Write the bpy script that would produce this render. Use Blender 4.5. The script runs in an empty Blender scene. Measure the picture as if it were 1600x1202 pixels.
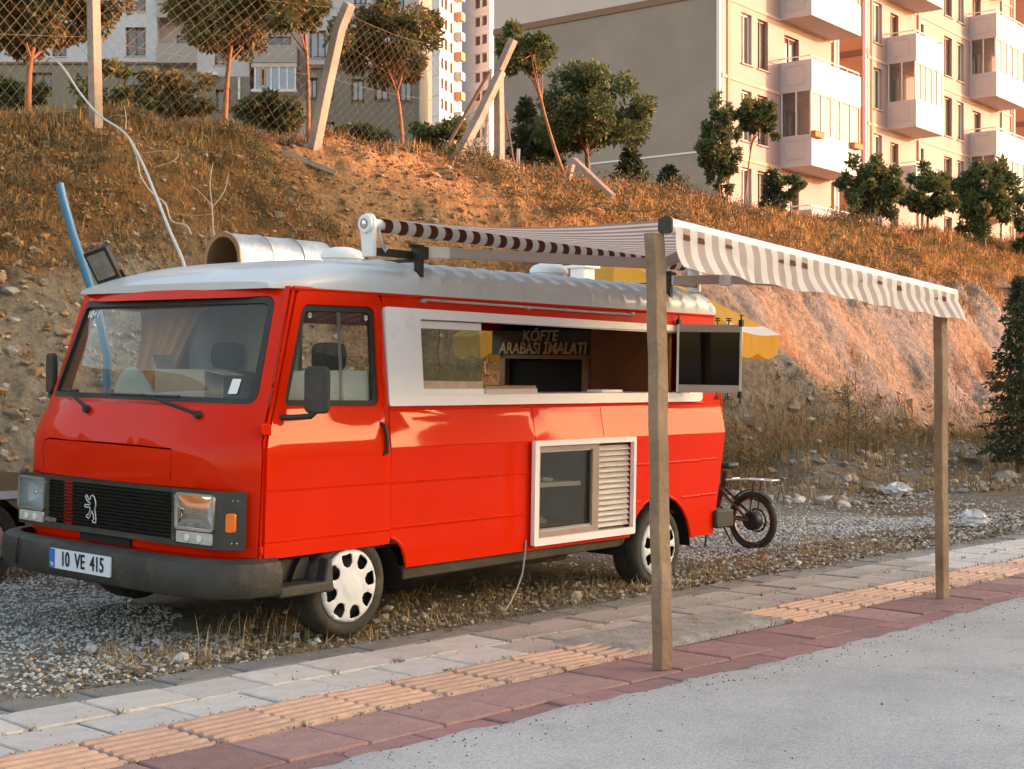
import bpy, bmesh, math, random
import numpy as np
from mathutils import Vector, Matrix, Euler
from mathutils.geometry import delaunay_2d_cdt

R = math.radians
random.seed(7)
rng = np.random.default_rng(11)
scene = bpy.context.scene
COL = scene.collection

# ------------------------------------------------------------------ camera
CAM_H = 1.40
FPX = 2300.0
cd = bpy.data.cameras.new('camera')
cam = bpy.data.objects.new('camera', cd)
COL.objects.link(cam)
cam.location = (0, 0, CAM_H)
cam.rotation_euler = (R(90), 0, 0)
cd.sensor_width = 36.0
cd.lens = 36.0 * FPX / 1600.0
cd.clip_start = 0.05
cd.clip_end = 3000
scene.camera = cam

# ------------------------------------------------------------------ sky, sun, exposure
SUN_EL = 9.5
SUN_AZ = 3.0            # degrees from +X towards +Y, the side the sun stands on
world = bpy.data.worlds.new('World')
scene.world = world
world.use_nodes = True
wn = world.node_tree
for n in list(wn.nodes):
    wn.nodes.remove(n)
sky = wn.nodes.new('ShaderNodeTexSky')
sky.sky_type = 'NISHITA'
sky.sun_disc = False
sky.sun_elevation = R(SUN_EL)
sky.sun_rotation = R(90 - SUN_AZ)
sky.altitude = 800
sky.air_density = 1.0
sky.dust_density = 3.5
sky.ozone_density = 0.6
bg = wn.nodes.new('ShaderNodeBackground')
bg.inputs['Strength'].default_value = 0.15
wo = wn.nodes.new('ShaderNodeOutputWorld')
wn.links.new(sky.outputs[0], bg.inputs[0])
wn.links.new(bg.outputs[0], wo.inputs[0])

sd = bpy.data.lights.new('sun', 'SUN')
sd.energy = 2.2
sd.angle = R(0.6)
sd.color = (1.0, 0.51, 0.42)
sun = bpy.data.objects.new('sun', sd)
COL.objects.link(sun)
S = Vector((math.cos(R(SUN_EL)) * math.cos(R(SUN_AZ)), math.cos(R(SUN_EL)) * math.sin(R(SUN_AZ)), math.sin(R(SUN_EL))))
sun.rotation_euler = S.to_track_quat('Z', 'Y').to_euler()
sun.location = S * 60

vs = scene.view_settings
vs.view_transform = 'Standard'
vs.look = 'None'
vs.gamma = 1.0
vs.use_curve_mapping = False
vs.exposure = 2.2
vs.use_white_balance = True      # camera white balance set for open shade
vs.white_balance_temperature = 7900
vs.white_balance_tint = 13
scene.cycles.max_bounces = 8
scene.cycles.transparent_max_bounces = 12
scene.cycles.use_denoising = True


# ------------------------------------------------------------------ materials
MATS = {}


def mat(name, col, rough=0.7, metal=0.0, var=0.0, vscale=6.0, col2=None, bump=0.0, bscale=40.0, coat=0.0,
        spec=None, trans=0.0, detail=6.0, dirt=None, dirt_amt=0.0, dirt_scale=3.0, rvar=0.0, sheen=0.0):
    """Principled material with procedural colour variation, dirt patches and bump."""
    if name in MATS:
        return MATS[name]
    m = bpy.data.materials.new(name)
    m.use_nodes = True
    nt = m.node_tree
    b = nt.nodes['Principled BSDF']
    b.inputs['Base Color'].default_value = (*col, 1)
    b.inputs['Roughness'].default_value = rough
    b.inputs['Metallic'].default_value = metal
    if coat:
        b.inputs['Coat Weight'].default_value = coat
        b.inputs['Coat Roughness'].default_value = 0.04
    if spec is not None:
        b.inputs['Specular IOR Level'].default_value = spec
    if trans:
        b.inputs['Transmission Weight'].default_value = trans
    tc = nt.nodes.new('ShaderNodeTexCoord')
    last = None
    if var or col2:
        nz = nt.nodes.new('ShaderNodeTexNoise')
        nz.inputs['Scale'].default_value = vscale
        nz.inputs['Detail'].default_value = detail
        nz.inputs['Roughness'].default_value = 0.65
        nt.links.new(tc.outputs['Object'], nz.inputs['Vector'])
        rmp = nt.nodes.new('ShaderNodeMapRange')
        rmp.inputs['From Min'].default_value = 0.32
        rmp.inputs['From Max'].default_value = 0.68
        nt.links.new(nz.outputs['Fac'], rmp.inputs['Value'])
        mx = nt.nodes.new('ShaderNodeMix')
        mx.data_type = 'RGBA'
        nt.links.new(rmp.outputs[0], mx.inputs['Factor'])
        if col2 is None:
            a = tuple(c * (1 - var) for c in col)
            c2 = tuple(min(1, c * (1 + var)) for c in col)
        else:
            a, c2 = col, col2
        mx.inputs[6].default_value = (*a, 1)
        mx.inputs[7].default_value = (*c2, 1)
        last = mx.outputs[2]
        if rvar:
            rr = nt.nodes.new('ShaderNodeMapRange')
            rr.inputs['To Min'].default_value = max(0, rough - rvar)
            rr.inputs['To Max'].default_value = min(1, rough + rvar)
            nt.links.new(rmp.outputs[0], rr.inputs['Value'])
            nt.links.new(rr.outputs[0], b.inputs['Roughness'])
    if dirt is not None:
        n2 = nt.nodes.new('ShaderNodeTexNoise')
        n2.inputs['Scale'].default_value = dirt_scale
        n2.inputs['Detail'].default_value = 10
        n2.inputs['Roughness'].default_value = 0.72
        nt.links.new(tc.outputs['Object'], n2.inputs['Vector'])
        r2 = nt.nodes.new('ShaderNodeMapRange')
        r2.inputs['From Min'].default_value = 0.62 - 0.22 * dirt_amt
        r2.inputs['From Max'].default_value = 0.78 - 0.1 * dirt_amt
        r2.inputs['To Max'].default_value = min(1.0, 0.45 + 0.5 * dirt_amt)
        nt.links.new(n2.outputs['Fac'], r2.inputs['Value'])
        m2 = nt.nodes.new('ShaderNodeMix')
        m2.data_type = 'RGBA'
        nt.links.new(r2.outputs[0], m2.inputs['Factor'])
        if last is not None:
            nt.links.new(last, m2.inputs[6])
        else:
            m2.inputs[6].default_value = (*col, 1)
        m2.inputs[7].default_value = (*dirt, 1)
        last = m2.outputs[2]
    if last is not None:
        nt.links.new(last, b.inputs['Base Color'])
    if bump:
        n3 = nt.nodes.new('ShaderNodeTexNoise')
        n3.inputs['Scale'].default_value = bscale
        n3.inputs['Detail'].default_value = 8
        nt.links.new(tc.outputs['Object'], n3.inputs['Vector'])
        bp = nt.nodes.new('ShaderNodeBump')
        bp.inputs['Strength'].default_value = min(1.0, bump)
        bp.inputs['Distance'].default_value = 0.02
        nt.links.new(n3.outputs['Fac'], bp.inputs['Height'])
        nt.links.new(bp.outputs[0], b.inputs['Normal'])
    MATS[name] = m
    return m


def glass_mat(name, tint=(1, 1, 1), opac=0.25, dust_haze_col=(0.25, 0.25, 0.22), ior=1.6):
    """Thin window glass: see-through pane with a real mirror film and a film for dust and painted haze."""
    if name in MATS:
        return MATS[name]
    m = bpy.data.materials.new(name)
    m.use_nodes = True
    nt = m.node_tree
    for n in list(nt.nodes):
        nt.nodes.remove(n)
    out = nt.nodes.new('ShaderNodeOutputMaterial')
    tr = nt.nodes.new('ShaderNodeBsdfTransparent')
    tr.inputs[0].default_value = (*tint, 1)
    gl = nt.nodes.new('ShaderNodeBsdfGlossy')
    gl.inputs['Roughness'].default_value = 0.02
    fr = nt.nodes.new('ShaderNodeFresnel')
    fr.inputs['IOR'].default_value = ior
    df = nt.nodes.new('ShaderNodeBsdfDiffuse')
    df.inputs[0].default_value = (*dust_haze_col, 1)
    m1 = nt.nodes.new('ShaderNodeMixShader')
    m1.inputs[0].default_value = opac
    nt.links.new(tr.outputs[0], m1.inputs[1])
    nt.links.new(df.outputs[0], m1.inputs[2])
    m2 = nt.nodes.new('ShaderNodeMixShader')
    nt.links.new(fr.outputs[0], m2.inputs[0])
    nt.links.new(m1.outputs[0], m2.inputs[1])
    nt.links.new(gl.outputs[0], m2.inputs[2])
    nt.links.new(m2.outputs[0], out.inputs[0])
    MATS[name] = m
    return m


# ------------------------------------------------------------------ mesh helpers
class MB:
    def __init__(self):
        self.v = []
        self.f = []
        self.m = []
        self.mi = 0

    def add(self, vs_, fs):
        o = len(self.v)
        self.v += [tuple(p) for p in vs_]
        self.f += [tuple(o + i for i in q) for q in fs]
        self.m += [self.mi] * len(fs)
        return self

    def box(self, x0, x1, y0, y1, z0, z1):
        return self.add([(x0, y0, z0), (x1, y0, z0), (x1, y1, z0), (x0, y1, z0), (x0, y0, z1), (x1, y0, z1), (x1, y1, z1), (x0, y1, z1)],
                        [(0, 3, 2, 1), (4, 5, 6, 7), (0, 1, 5, 4), (1, 2, 6, 5), (2, 3, 7, 6), (3, 0, 4, 7)])

    def obox(self, c, sx, sy, sz, rot=None):
        m_ = rot if rot is not None else Matrix.Identity(3)
        c = Vector(c)
        p = []
        for dz in (-1, 1):
            for dx, dy in ((-1, -1), (1, -1), (1, 1), (-1, 1)):
                p.append(c + m_ @ Vector((dx * sx / 2, dy * sy / 2, dz * sz / 2)))
        return self.add(p, [(0, 3, 2, 1), (4, 5, 6, 7), (0, 1, 5, 4), (1, 2, 6, 5), (2, 3, 7, 6), (3, 0, 4, 7)])

    def bar(self, a, b, w, h, up=(0, 0, 1), taper=1.0):
        a, b = Vector(a), Vector(b)
        d = (b - a).normalized()
        u = Vector(up)
        s = d.cross(u)
        if s.length < 1e-4:
            s = d.cross(Vector((1, 0, 0)))
        s.normalize()
        u = s.cross(d).normalized()
        p = []
        for q, k in ((a, 1.0), (b, taper)):
            for i, j in ((-1, -1), (1, -1), (1, 1), (-1, 1)):
                p.append(q + s * (i * w / 2 * k) + u * (j * h / 2 * k))
        return self.add(p, [(3, 2, 1, 0), (4, 5, 6, 7), (0, 1, 5, 4), (1, 2, 6, 5), (2, 3, 7, 6), (3, 0, 4, 7)])

    def tube(self, pts, r, n=8, cap=True, close=False):
        pts = [Vector(p) for p in pts]
        k = len(pts)
        rs = r if isinstance(r, (list, tuple)) else [r] * k
        vs_ = []
        prev = None
        for i in range(k):
            if close:
                d = pts[(i + 1) % k] - pts[i - 1]
            else:
                d = pts[min(i + 1, k - 1)] - pts[max(i - 1, 0)]
            d.normalize()
            if prev is None:
                a = Vector((0, 0, 1)) if abs(d.z) < 0.9 else Vector((1, 0, 0))
                s = d.cross(a).normalized()
            else:
                s = (prev - d * prev.dot(d)).normalized()
            prev = s
            t = d.cross(s)
            for j in range(n):
                an = 2 * math.pi * j / n
                vs_.append(pts[i] + (s * math.cos(an) + t * math.sin(an)) * rs[i])
        fs = []
        for i in range(k if close else k - 1):
            i2 = (i + 1) % k
            for j in range(n):
                fs.append((i * n + j, i2 * n + j, i2 * n + (j + 1) % n, i * n + (j + 1) % n))
        if cap and not close:
            fs.append(tuple(range(n)))
            fs.append(tuple(reversed(range((k - 1) * n, k * n))))
        return self.add(vs_, fs)

    def lathe(self, prof, n=32, axis='y', c=(0, 0, 0), close=False):
        """prof: (radius, along axis)."""
        vs_ = []
        k = len(prof)
        for r_, a in prof:
            for j in range(n):
                an = 2 * math.pi * j / n
                x, z = r_ * math.cos(an), r_ * math.sin(an)
                if axis == 'y':
                    p = (c[0] + x, c[1] + a, c[2] + z)
                elif axis == 'x':
                    p = (c[0] + a, c[1] + x, c[2] + z)
                else:
                    p = (c[0] + x, c[1] + z, c[2] + a)
                vs_.append(p)
        fs = []
        for i in range(k if close else k - 1):
            i2 = (i + 1) % k
            for j in range(n):
                fs.append((i * n + j, i * n + (j + 1) % n, i2 * n + (j + 1) % n, i2 * n + j))
        return self.add(vs_, fs)

    def prism(self, poly, fn0, fn1):
        """polygon (2D) swept between two maps of 2D to 3D."""
        n = len(poly)
        vs_ = [fn0(*p) for p in poly] + [fn1(*p) for p in poly]
        fs = [tuple(range(n)), tuple(reversed(range(n, 2 * n)))]
        for i in range(n):
            j = (i + 1) % n
            fs.append((j, i, n + i, n + j))
        return self.add(vs_, fs)

    def grid(self, P):
        """P[i][j] of points -> quads."""
        a, b = len(P), len(P[0])
        vs_ = [p for row in P for p in row]
        fs = [(i * b + j, i * b + j + 1, (i + 1) * b + j + 1, (i + 1) * b + j) for i in range(a - 1) for j in range(b - 1)]
        return self.add(vs_, fs)

    def plate(self, outer, holes, fn, lines=(), step=None):
        """flat outline with holes, triangulated, mapped into space by fn(a, b)."""
        V, E = [], []

        def loop(pl, closed=True):
            o = len(V)
            for p in pl:
                V.append(Vector((p[0], p[1])))
            for i in range(len(pl) if closed else len(pl) - 1):
                E.append((o + i, o + (i + 1) % len(pl)))
        loop(outer)
        for h in holes:
            loop(h)
        for l_ in lines:
            loop(l_, False)
        if step:
            xs = [p[0] for p in outer]
            ys = [p[1] for p in outer]
            nx = max(1, int((max(xs) - min(xs)) / step[0]))
            ny = max(1, int((max(ys) - min(ys)) / step[1]))
            for i in range(1, nx):
                for j in range(1, ny):
                    q = (min(xs) + (max(xs) - min(xs)) * i / nx, min(ys) + (max(ys) - min(ys)) * j / ny)
                    if inside(q, outer) and not any(inside(q, h) for h in holes):
                        V.append(Vector(q))
        rv, re_, rf = delaunay_2d_cdt(V, E, [], 0, 1e-6)[:3]
        keep = []
        for t in rf:
            c = sum((rv[i] for i in t), Vector((0, 0))) / len(t)
            if inside(c, outer) and not any(inside(c, h) for h in holes):
                keep.append(tuple(t))
        return self.add([fn(p[0], p[1]) for p in rv], keep)

    def mesh(self, name, mats, smooth=30):
        me = bpy.data.meshes.new(name)
        me.from_pydata(self.v, [], self.f)
        for m_ in mats:
            me.materials.append(m_)
        if len(mats) > 1:
            me.polygons.foreach_set('material_index', self.m)
        if smooth:
            me.polygons.foreach_set('use_smooth', [True] * len(me.polygons))
            me.set_sharp_from_angle(angle=R(smooth))
        me.update()
        return me

    def build(self, name, m_, parent=None, smooth=30, bevel=0.0, solid=0.0, loc=None, rot=None, fix=False, seg=2):
        mats = m_ if isinstance(m_, (list, tuple)) else [m_]
        me = self.mesh(name, mats, smooth)
        if fix:
            b = bmesh.new()
            b.from_mesh(me)
            bmesh.ops.remove_doubles(b, verts=b.verts, dist=1e-5)
            bmesh.ops.recalc_face_normals(b, faces=b.faces)
            b.to_mesh(me)
            b.free()
            if smooth:
                me.set_sharp_from_angle(angle=R(smooth))
        o = bpy.data.objects.new(name, me)
        COL.objects.link(o)
        if parent is not None:
            o.parent = parent
        if loc is not None:
            o.location = loc
        if rot is not None:
            o.rotation_euler = rot
        if solid:
            sm = o.modifiers.new('solid', 'SOLIDIFY')
            sm.thickness = solid
            sm.offset = 0.0
        if bevel:
            bm_ = o.modifiers.new('bevel', 'BEVEL')
            bm_.width = bevel
            bm_.segments = seg
            bm_.limit_method = 'ANGLE'
            bm_.angle_limit = R(40)
        return o


def thick(o, t, ang=35):
    sm = o.modifiers.new('thick', 'SOLIDIFY')
    sm.thickness = t
    es = o.modifiers.new('split', 'EDGE_SPLIT')
    es.split_angle = R(ang)
    return o


def smooth_path(pts, k=5):
    """Catmull-Rom through the points."""
    P = [Vector(p) for p in pts]
    out = []
    for i in range(len(P) - 1):
        p0, p1, p2, p3 = P[max(0, i - 1)], P[i], P[i + 1], P[min(len(P) - 1, i + 2)]
        for j in range(k):
            t = j / k
            out.append(0.5 * ((2 * p1) + (p2 - p0) * t + (2 * p0 - 5 * p1 + 4 * p2 - p3) * t * t + (3 * p1 - p0 - 3 * p2 + p3) * t ** 3))
    out.append(P[-1])
    return out


def inside(p, poly):
    x, y = p[0], p[1]
    c = False
    n = len(poly)
    j = n - 1
    for i in range(n):
        xi, yi = poly[i][0], poly[i][1]
        xj, yj = poly[j][0], poly[j][1]
        if (yi > y) != (yj > y) and x < (xj - xi) * (y - yi) / (yj - yi) + xi:
            c = not c
        j = i
    return c


def rrect(x0, x1, y0, y1, r, n=5):
    r = min(r, (x1 - x0) / 2.01, (y1 - y0) / 2.01)
    P = []
    for cx, cy, a0 in ((x1 - r, y1 - r, 0), (x0 + r, y1 - r, 90), (x0 + r, y0 + r, 180), (x1 - r, y0 + r, 270)):
        for i in range(n + 1):
            a = R(a0 + 90 * i / n)
            P.append((cx + r * math.cos(a), cy + r * math.sin(a)))
    return P


def rpoly(pts, r, n=5):
    """round every corner of a polygon."""
    P = []
    k = len(pts)
    for i in range(k):
        a, b, c = Vector(pts[i - 1]), Vector(pts[i]), Vector(pts[(i + 1) % k])
        ri = r[i] if isinstance(r, (list, tuple)) else r
        if ri <= 0:
            P.append(tuple(b))
            continue
        d1, d2 = (a - b), (c - b)
        k1 = min(ri, d1.length * 0.48, d2.length * 0.48)
        p, q = b + d1.normalized() * k1, b + d2.normalized() * k1
        for j in range(n + 1):
            t = j / n
            P.append(tuple(p * (1 - t) ** 2 + b * 2 * t * (1 - t) + q * t * t))
    return P


def tag(o, label=None, cat=None, group=None, kind=None):
    if label:
        o['label'] = label
    if cat:
        o['category'] = cat
    if group:
        o['group'] = group
    if kind:
        o['kind'] = kind
    return o


def empty(name, loc=(0, 0, 0), rz=0.0):
    o = bpy.data.objects.new(name, None)
    COL.objects.link(o)
    o.location = loc
    o.rotation_euler = (0, 0, rz)
    o.empty_display_size = 0.2
    return o


def inst(me, name, parent=None, loc=(0, 0, 0), rot=(0, 0, 0), scale=(1, 1, 1)):
    o = bpy.data.objects.new(name, me)
    COL.objects.link(o)
    if parent is not None:
        o.parent = parent
    o.location = loc
    o.rotation_euler = rot
    o.scale = scale
    return o


def text_mesh(txt, size, depth, m_, name, parent, loc, rot, shear=0.0, sx=1.0, bold=0.0):
    cu = bpy.data.curves.new(name, 'FONT')
    cu.body = txt
    cu.size = size
    cu.extrude = depth
    cu.align_x = 'CENTER'
    cu.align_y = 'CENTER'
    cu.shear = shear
    cu.offset = bold
    o = bpy.data.objects.new(name, cu)
    COL.objects.link(o)
    dg = bpy.context.evaluated_depsgraph_get()
    me = bpy.data.meshes.new_from_object(o.evaluated_get(dg))
    bpy.data.objects.remove(o)
    me.materials.clear()
    me.materials.append(m_)
    ob = bpy.data.objects.new(name, me)
    COL.objects.link(ob)
    ob.parent = parent
    ob.location = loc
    ob.rotation_euler = rot
    ob.scale = (sx, 1, 1)
    return ob


# value noise on numpy arrays
_perm = rng.random((256, 256))


def vnoise(x, y):
    xi = np.floor(x).astype(int)
    yi = np.floor(y).astype(int)
    fx = x - xi
    fy = y - yi
    fx = fx * fx * (3 - 2 * fx)
    fy = fy * fy * (3 - 2 * fy)
    a = _perm[xi % 256, yi % 256]
    b = _perm[(xi + 1) % 256, yi % 256]
    c = _perm[xi % 256, (yi + 1) % 256]
    d = _perm[(xi + 1) % 256, (yi + 1) % 256]
    return (a * (1 - fx) + b * fx) * (1 - fy) + (c * (1 - fx) + d * fx) * fy


def fbm(x, y, oct_=5, gain=0.5):
    x = np.asarray(x, float)
    y = np.asarray(y, float)
    s, a, tot = 0, 1.0, 0
    for o in range(oct_):
        s = s + a * vnoise(x * 2 ** o + 17.3 * o, y * 2 ** o + 9.1 * o)
        tot += a
        a *= gain
    return s / tot - 0.5


def sstep(a, b, x):
    t = np.clip((np.asarray(x, float) - a) / (b - a), 0, 1)
    return t * t * (3 - 2 * t)


def np_mesh(name, V, F, mats, parent=None, smooth=False, mi=None):
    """V (n,3), F (m,k) arrays -> object."""
    me = bpy.data.meshes.new(name)
    V = np.asarray(V, np.float32)
    F = np.asarray(F, np.int32)
    k = F.shape[1]
    me.vertices.add(len(V))
    me.vertices.foreach_set('co', V.ravel())
    me.loops.add(F.size)
    me.loops.foreach_set('vertex_index', F.ravel())
    me.polygons.add(len(F))
    me.polygons.foreach_set('loop_start', np.arange(0, F.size, k, dtype=np.int32))
    me.polygons.foreach_set('loop_total', np.full(len(F), k, np.int32))
    for m_ in mats:
        me.materials.append(m_)
    if mi is not None:
        me.polygons.foreach_set('material_index', np.asarray(mi, np.int32))
    me.polygons.foreach_set('use_smooth', np.full(len(F), bool(smooth)))
    me.update(calc_edges=True)
    o = bpy.data.objects.new(name, me)
    COL.objects.link(o)
    if parent is not None:
        o.parent = parent
    return o


# street frame: s runs along the pavement (away, to the right), t across it towards the bank
DS = Vector((0.688, 0.7257, 0))
DT = Vector((-0.7257, 0.688, 0))
ST_ROT = math.atan2(DS.y, DS.x)


def st(s, t, z=0.0):
    return DS * s + DT * t + Vector((0, 0, z))


def pix(px, py, Y):
    """a point measured in the photograph, at distance Y in front of the camera."""
    return Vector(((px - 800) / FPX * Y, Y, CAM_H - (py - 601) / FPX * Y))

# =================================================================== ground
def ground_h(s, t):
    s = np.asarray(s, float)
    t = np.asarray(t, float)
    t0 = 12.2 + 0.9 * fbm(s * 0.25, s * 0 + 3.3, 3)
    c = sstep(14.5, 17.8, s)
    v = t - t0
    u = np.clip(v / 4.8, 0, 1)
    zl = 5.0 * (1 - (1 - u) ** 1.35) * 0.995
    rk = np.clip(v / 1.5, 0, 1)
    zr = 2.9 * (rk ** 0.85) + 2.1 * (1 - (1 - np.clip((v - 1.5) / 3.6, 0, 1)) ** 1.4)
    z = zl * (1 - c) + zr * c
    z = z * (1 - 0.11 * (1 - sstep(6.5, 12.0, s)))
    onb = sstep(0.0, 0.7, v) * (1 - 0.7 * sstep(4.3, 5.6, v))
    z = z + onb * (0.85 * fbm(s * 0.7, t * 0.7, 5, 0.55) + 0.20 * fbm(s * 3.1 + 5, t * 3.1, 4, 0.6))
    z = z + onb * (0.10 * fbm(s * 6.5, t * 6.5, 3, 0.6) + 0.10 * np.clip(fbm(s * 3.3 + 9, t * 3.3, 3) - 0.05, 0, None))
    # gullies and buttresses in the cut face
    z = z + c * sstep(0.1, 0.8, v) * (1 - sstep(1.6, 3.0, v)) * (1.2 * fbm(s * 0.95 + 0.35 * t, t * 0.25, 4, 0.5) + 0.25 * fbm(s * 4, t * 2.5, 3))
    z = z + np.clip(t - 17.4, 0, None) * 0.05
    # flat lot: small unevenness, spoil heaps at the foot of the cut
    flat = sstep(6.25, 6.9, t) * (1 - sstep(11.5, 12.6, t))
    z = z + flat * (0.10 * fbm(s * 0.9, t * 0.9, 4) - 0.005)
    heap = sstep(15.5, 18, s) * (1 - sstep(27, 32, s)) * sstep(9.6, 11.3, t) * (1 - sstep(12.2, 13.2, t))
    z = z + heap * (0.35 + 0.7 * fbm(s * 0.8 + 4, t * 0.9, 5, 0.6))
    foot = sstep(3, 6, s) * (1 - c) * sstep(11.2, 12.3, t) * (1 - sstep(12.6, 13.5, t))
    z = z + foot * 0.35 * (0.5 + fbm(s * 1.3, t * 1.3, 4))
    under = 1 - sstep(6.05, 6.3, t)
    z = z * (1 - under) + under * (-0.09)
    # the lot meets the paving a little below its top
    z = z - 0.02 * (1 - sstep(6.1, 6.8, t)) * (1 - under)
    return z


def gh(x, y):
    s = 0.688 * x + 0.7257 * y
    t = -0.7257 * x + 0.688 * y
    return float(ground_h(np.array([s]), np.array([t]))[0])


def axis(fine0, fine1, st_, lo, hi, g=1.35):
    a = list(np.arange(fine0, fine1, st_))
    d, q = st_ * g, fine1
    while q < hi:
        a.append(q)
        q += d
        d *= g
    a.append(hi)
    d, q = st_ * g, fine0 - st_
    b = []
    while q > lo:
        b.append(q)
        q -= d
        d *= g
    b.append(lo)
    return np.array(b[::-1] + a)


def attr_ground_mat():
    m = bpy.data.materials.new('earth')
    m.use_nodes = True
    nt = m.node_tree
    b = nt.nodes['Principled BSDF']
    b.inputs['Roughness'].default_value = 0.95
    b.inputs['Specular IOR Level'].default_value = 0.15
    at = nt.nodes.new('ShaderNodeAttribute')
    at.attribute_name = 'soil'
    tc = nt.nodes.new('ShaderNodeTexCoord')
    n1 = nt.nodes.new('ShaderNodeTexNoise')
    n1.inputs['Scale'].default_value = 8.0
    n1.inputs['Detail'].default_value = 12
    n1.inputs['Roughness'].default_value = 0.75
    nt.links.new(tc.outputs['Object'], n1.inputs['Vector'])
    r1 = nt.nodes.new('ShaderNodeMapRange')
    r1.inputs['From Min'].default_value = 0.3
    r1.inputs['From Max'].default_value = 0.7
    r1.inputs['To Min'].default_value = 0.42
    r1.inputs['To Max'].default_value = 1.45
    nt.links.new(n1.outputs['Fac'], r1.inputs['Value'])
    mx = nt.nodes.new('ShaderNodeMix')
    mx.data_type = 'RGBA'
    mx.blend_type = 'MULTIPLY'
    mx.inputs['Factor'].default_value = 1.0
    nt.links.new(at.outputs['Color'], mx.inputs[6])
    nt.links.new(r1.outputs[0], mx.inputs[7])
    nt.links.new(mx.outputs[2], b.inputs['Base Color'])
    n2 = nt.nodes.new('ShaderNodeTexNoise')
    n2.inputs['Scale'].default_value = 9.0
    n2.inputs['Detail'].default_value = 12
    n2.inputs['Roughness'].default_value = 0.8
    nt.links.new(tc.outputs['Object'], n2.inputs['Vector'])
    vo = nt.nodes.new('ShaderNodeTexVoronoi')
    vo.inputs['Scale'].default_value = 16.0
    nt.links.new(tc.outputs['Object'], vo.inputs['Vector'])
    ad = nt.nodes.new('ShaderNodeMath')
    ad.operation = 'MULTIPLY_ADD'
    ad.inputs[1].default_value = -0.35
    nt.links.new(vo.outputs['Distance'], ad.inputs[0])
    nt.links.new(n2.outputs['Fac'], ad.inputs[2])
    bp = nt.nodes.new('ShaderNodeBump')
    bp.inputs['Strength'].default_value = 0.9
    bp.inputs['Distance'].default_value = 0.16
    nt.links.new(ad.outputs[0], bp.inputs['Height'])
    nt.links.new(bp.outputs[0], b.inputs['Normal'])
    return m


def build_ground():
    sa = axis(3.5, 44.0, 0.085, -500, 700)
    ta = np.unique(np.concatenate([axis(11.0, 18.2, 0.065, 6.0, 700), np.arange(6.0, 11.0, 0.09), np.array([-700, -300, -120, -60, -30, -12, 0, 3, 5])]))
    SS, TT = np.meshgrid(sa, ta, indexing='ij')
    Z = ground_h(SS, TT)
    X = 0.688 * SS - 0.7257 * TT
    Y = 0.7257 * SS + 0.688 * TT
    # bedding shifts sideways a little so that the cut face is not a clean height field
    c = sstep(15.5, 18, SS) * sstep(12.4, 12.9, TT) * (1 - sstep(14, 15, TT))
    w = 0.22 * fbm(SS * 1.7, Z * 1.6, 4) * c
    X = X + w * 0.7
    Y = Y - w * 0.7
    V = np.stack([X, Y, Z], -1).reshape(-1, 3)
    ns, nt_ = SS.shape
    I = np.arange(ns * nt_).reshape(ns, nt_)
    F = np.stack([I[:-1, :-1], I[1:, :-1], I[1:, 1:], I[:-1, 1:]], -1).reshape(-1, 4)
    o = np_mesh('ground', V, F, [attr_ground_mat()], smooth=True)
    # soil colours: what the earth itself is made of, from place to place
    v = TT - 12.2

    def lerp(a, b, k):
        return a * (1 - k[..., None]) + np.array(b) * k[..., None]
    n1 = fbm(SS * 0.45, TT * 0.6, 5)
    n2 = fbm(SS * 1.3 + 7, TT * 1.3, 5)
    n3 = fbm(SS * 1.2 + 0.5 * TT, TT * 0.2, 4)
    C = np.zeros(SS.shape + (3,)) + np.array((0.285, 0.138, 0.05))
    C = lerp(C, (0.41, 0.20, 0.07), sstep(-0.05, 0.2, n1))
    C = lerp(C, (0.15, 0.085, 0.035), sstep(-0.02, 0.18, n2) * 0.8)
    # rubble fill at the lower left
    k = (1 - sstep(10.5, 12.5, SS + 1.2 * n2)) * (1 - sstep(1.9, 2.9, v + 1.4 * n1))
    C = lerp(C, (0.33, 0.275, 0.205), k)
    # bare orange soil near the broken fence
    k = sstep(12.2, 13.6, SS + 2 * n2) * (1 - sstep(20.5, 22.5, SS)) * sstep(2.0, 2.8, v + 1.2 * n1) * (1 - sstep(4.6, 5.0, v))
    C = lerp(C, (0.52, 0.285, 0.14), k)
    # the cut face
    cf = sstep(15.0, 17.0, SS + n2) * sstep(-0.15, 0.25, v) * (1 - sstep(1.7, 2.5, v + 1.3 * n1))
    C = lerp(C, (0.39, 0.29, 0.21), cf)
    C = lerp(C, (0.42, 0.275, 0.18), cf * sstep(0.02, 0.14, n3))
    C = lerp(C, (0.31, 0.275, 0.24), cf * sstep(0.05, 0.16, -n3))
    C = lerp(C, (0.40, 0.19, 0.08), cf * sstep(0.16, 0.28, n2) * 0.55)
    # dry grass tops
    k = sstep(15.0, 18.0, SS) * sstep(1.9, 2.8, v + 1.2 * n2)
    C = lerp(C, (0.34, 0.175, 0.05), k)
    # lot
    lot = 1 - sstep(-0.8, 0.3, v + n2)
    C = lerp(C, (0.27, 0.195, 0.135), lot)
    C = lerp(C, (0.27, 0.24, 0.205), lot * sstep(-0.02, 0.12, n2) * 0.8)
    g = lot * ((1 - sstep(4.6, 5.6, SS + n2)) + sstep(9.2, 10.0, SS + n1) * (1 - sstep(13.6, 14.8, SS + 2 * n1)) * sstep(7.0, 7.7, TT + n2))
    C = lerp(C, (0.37, 0.345, 0.31), np.clip(g, 0, 1))
    col = np.ones((len(V), 4), np.float32)
    col[:, :3] = C.reshape(-1, 3)
    a = o.data.color_attributes.new('soil', 'FLOAT_COLOR', 'POINT')
    a.data.foreach_set('color', col.ravel())
    tag(o, kind='structure')
    return o


build_ground()


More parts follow.
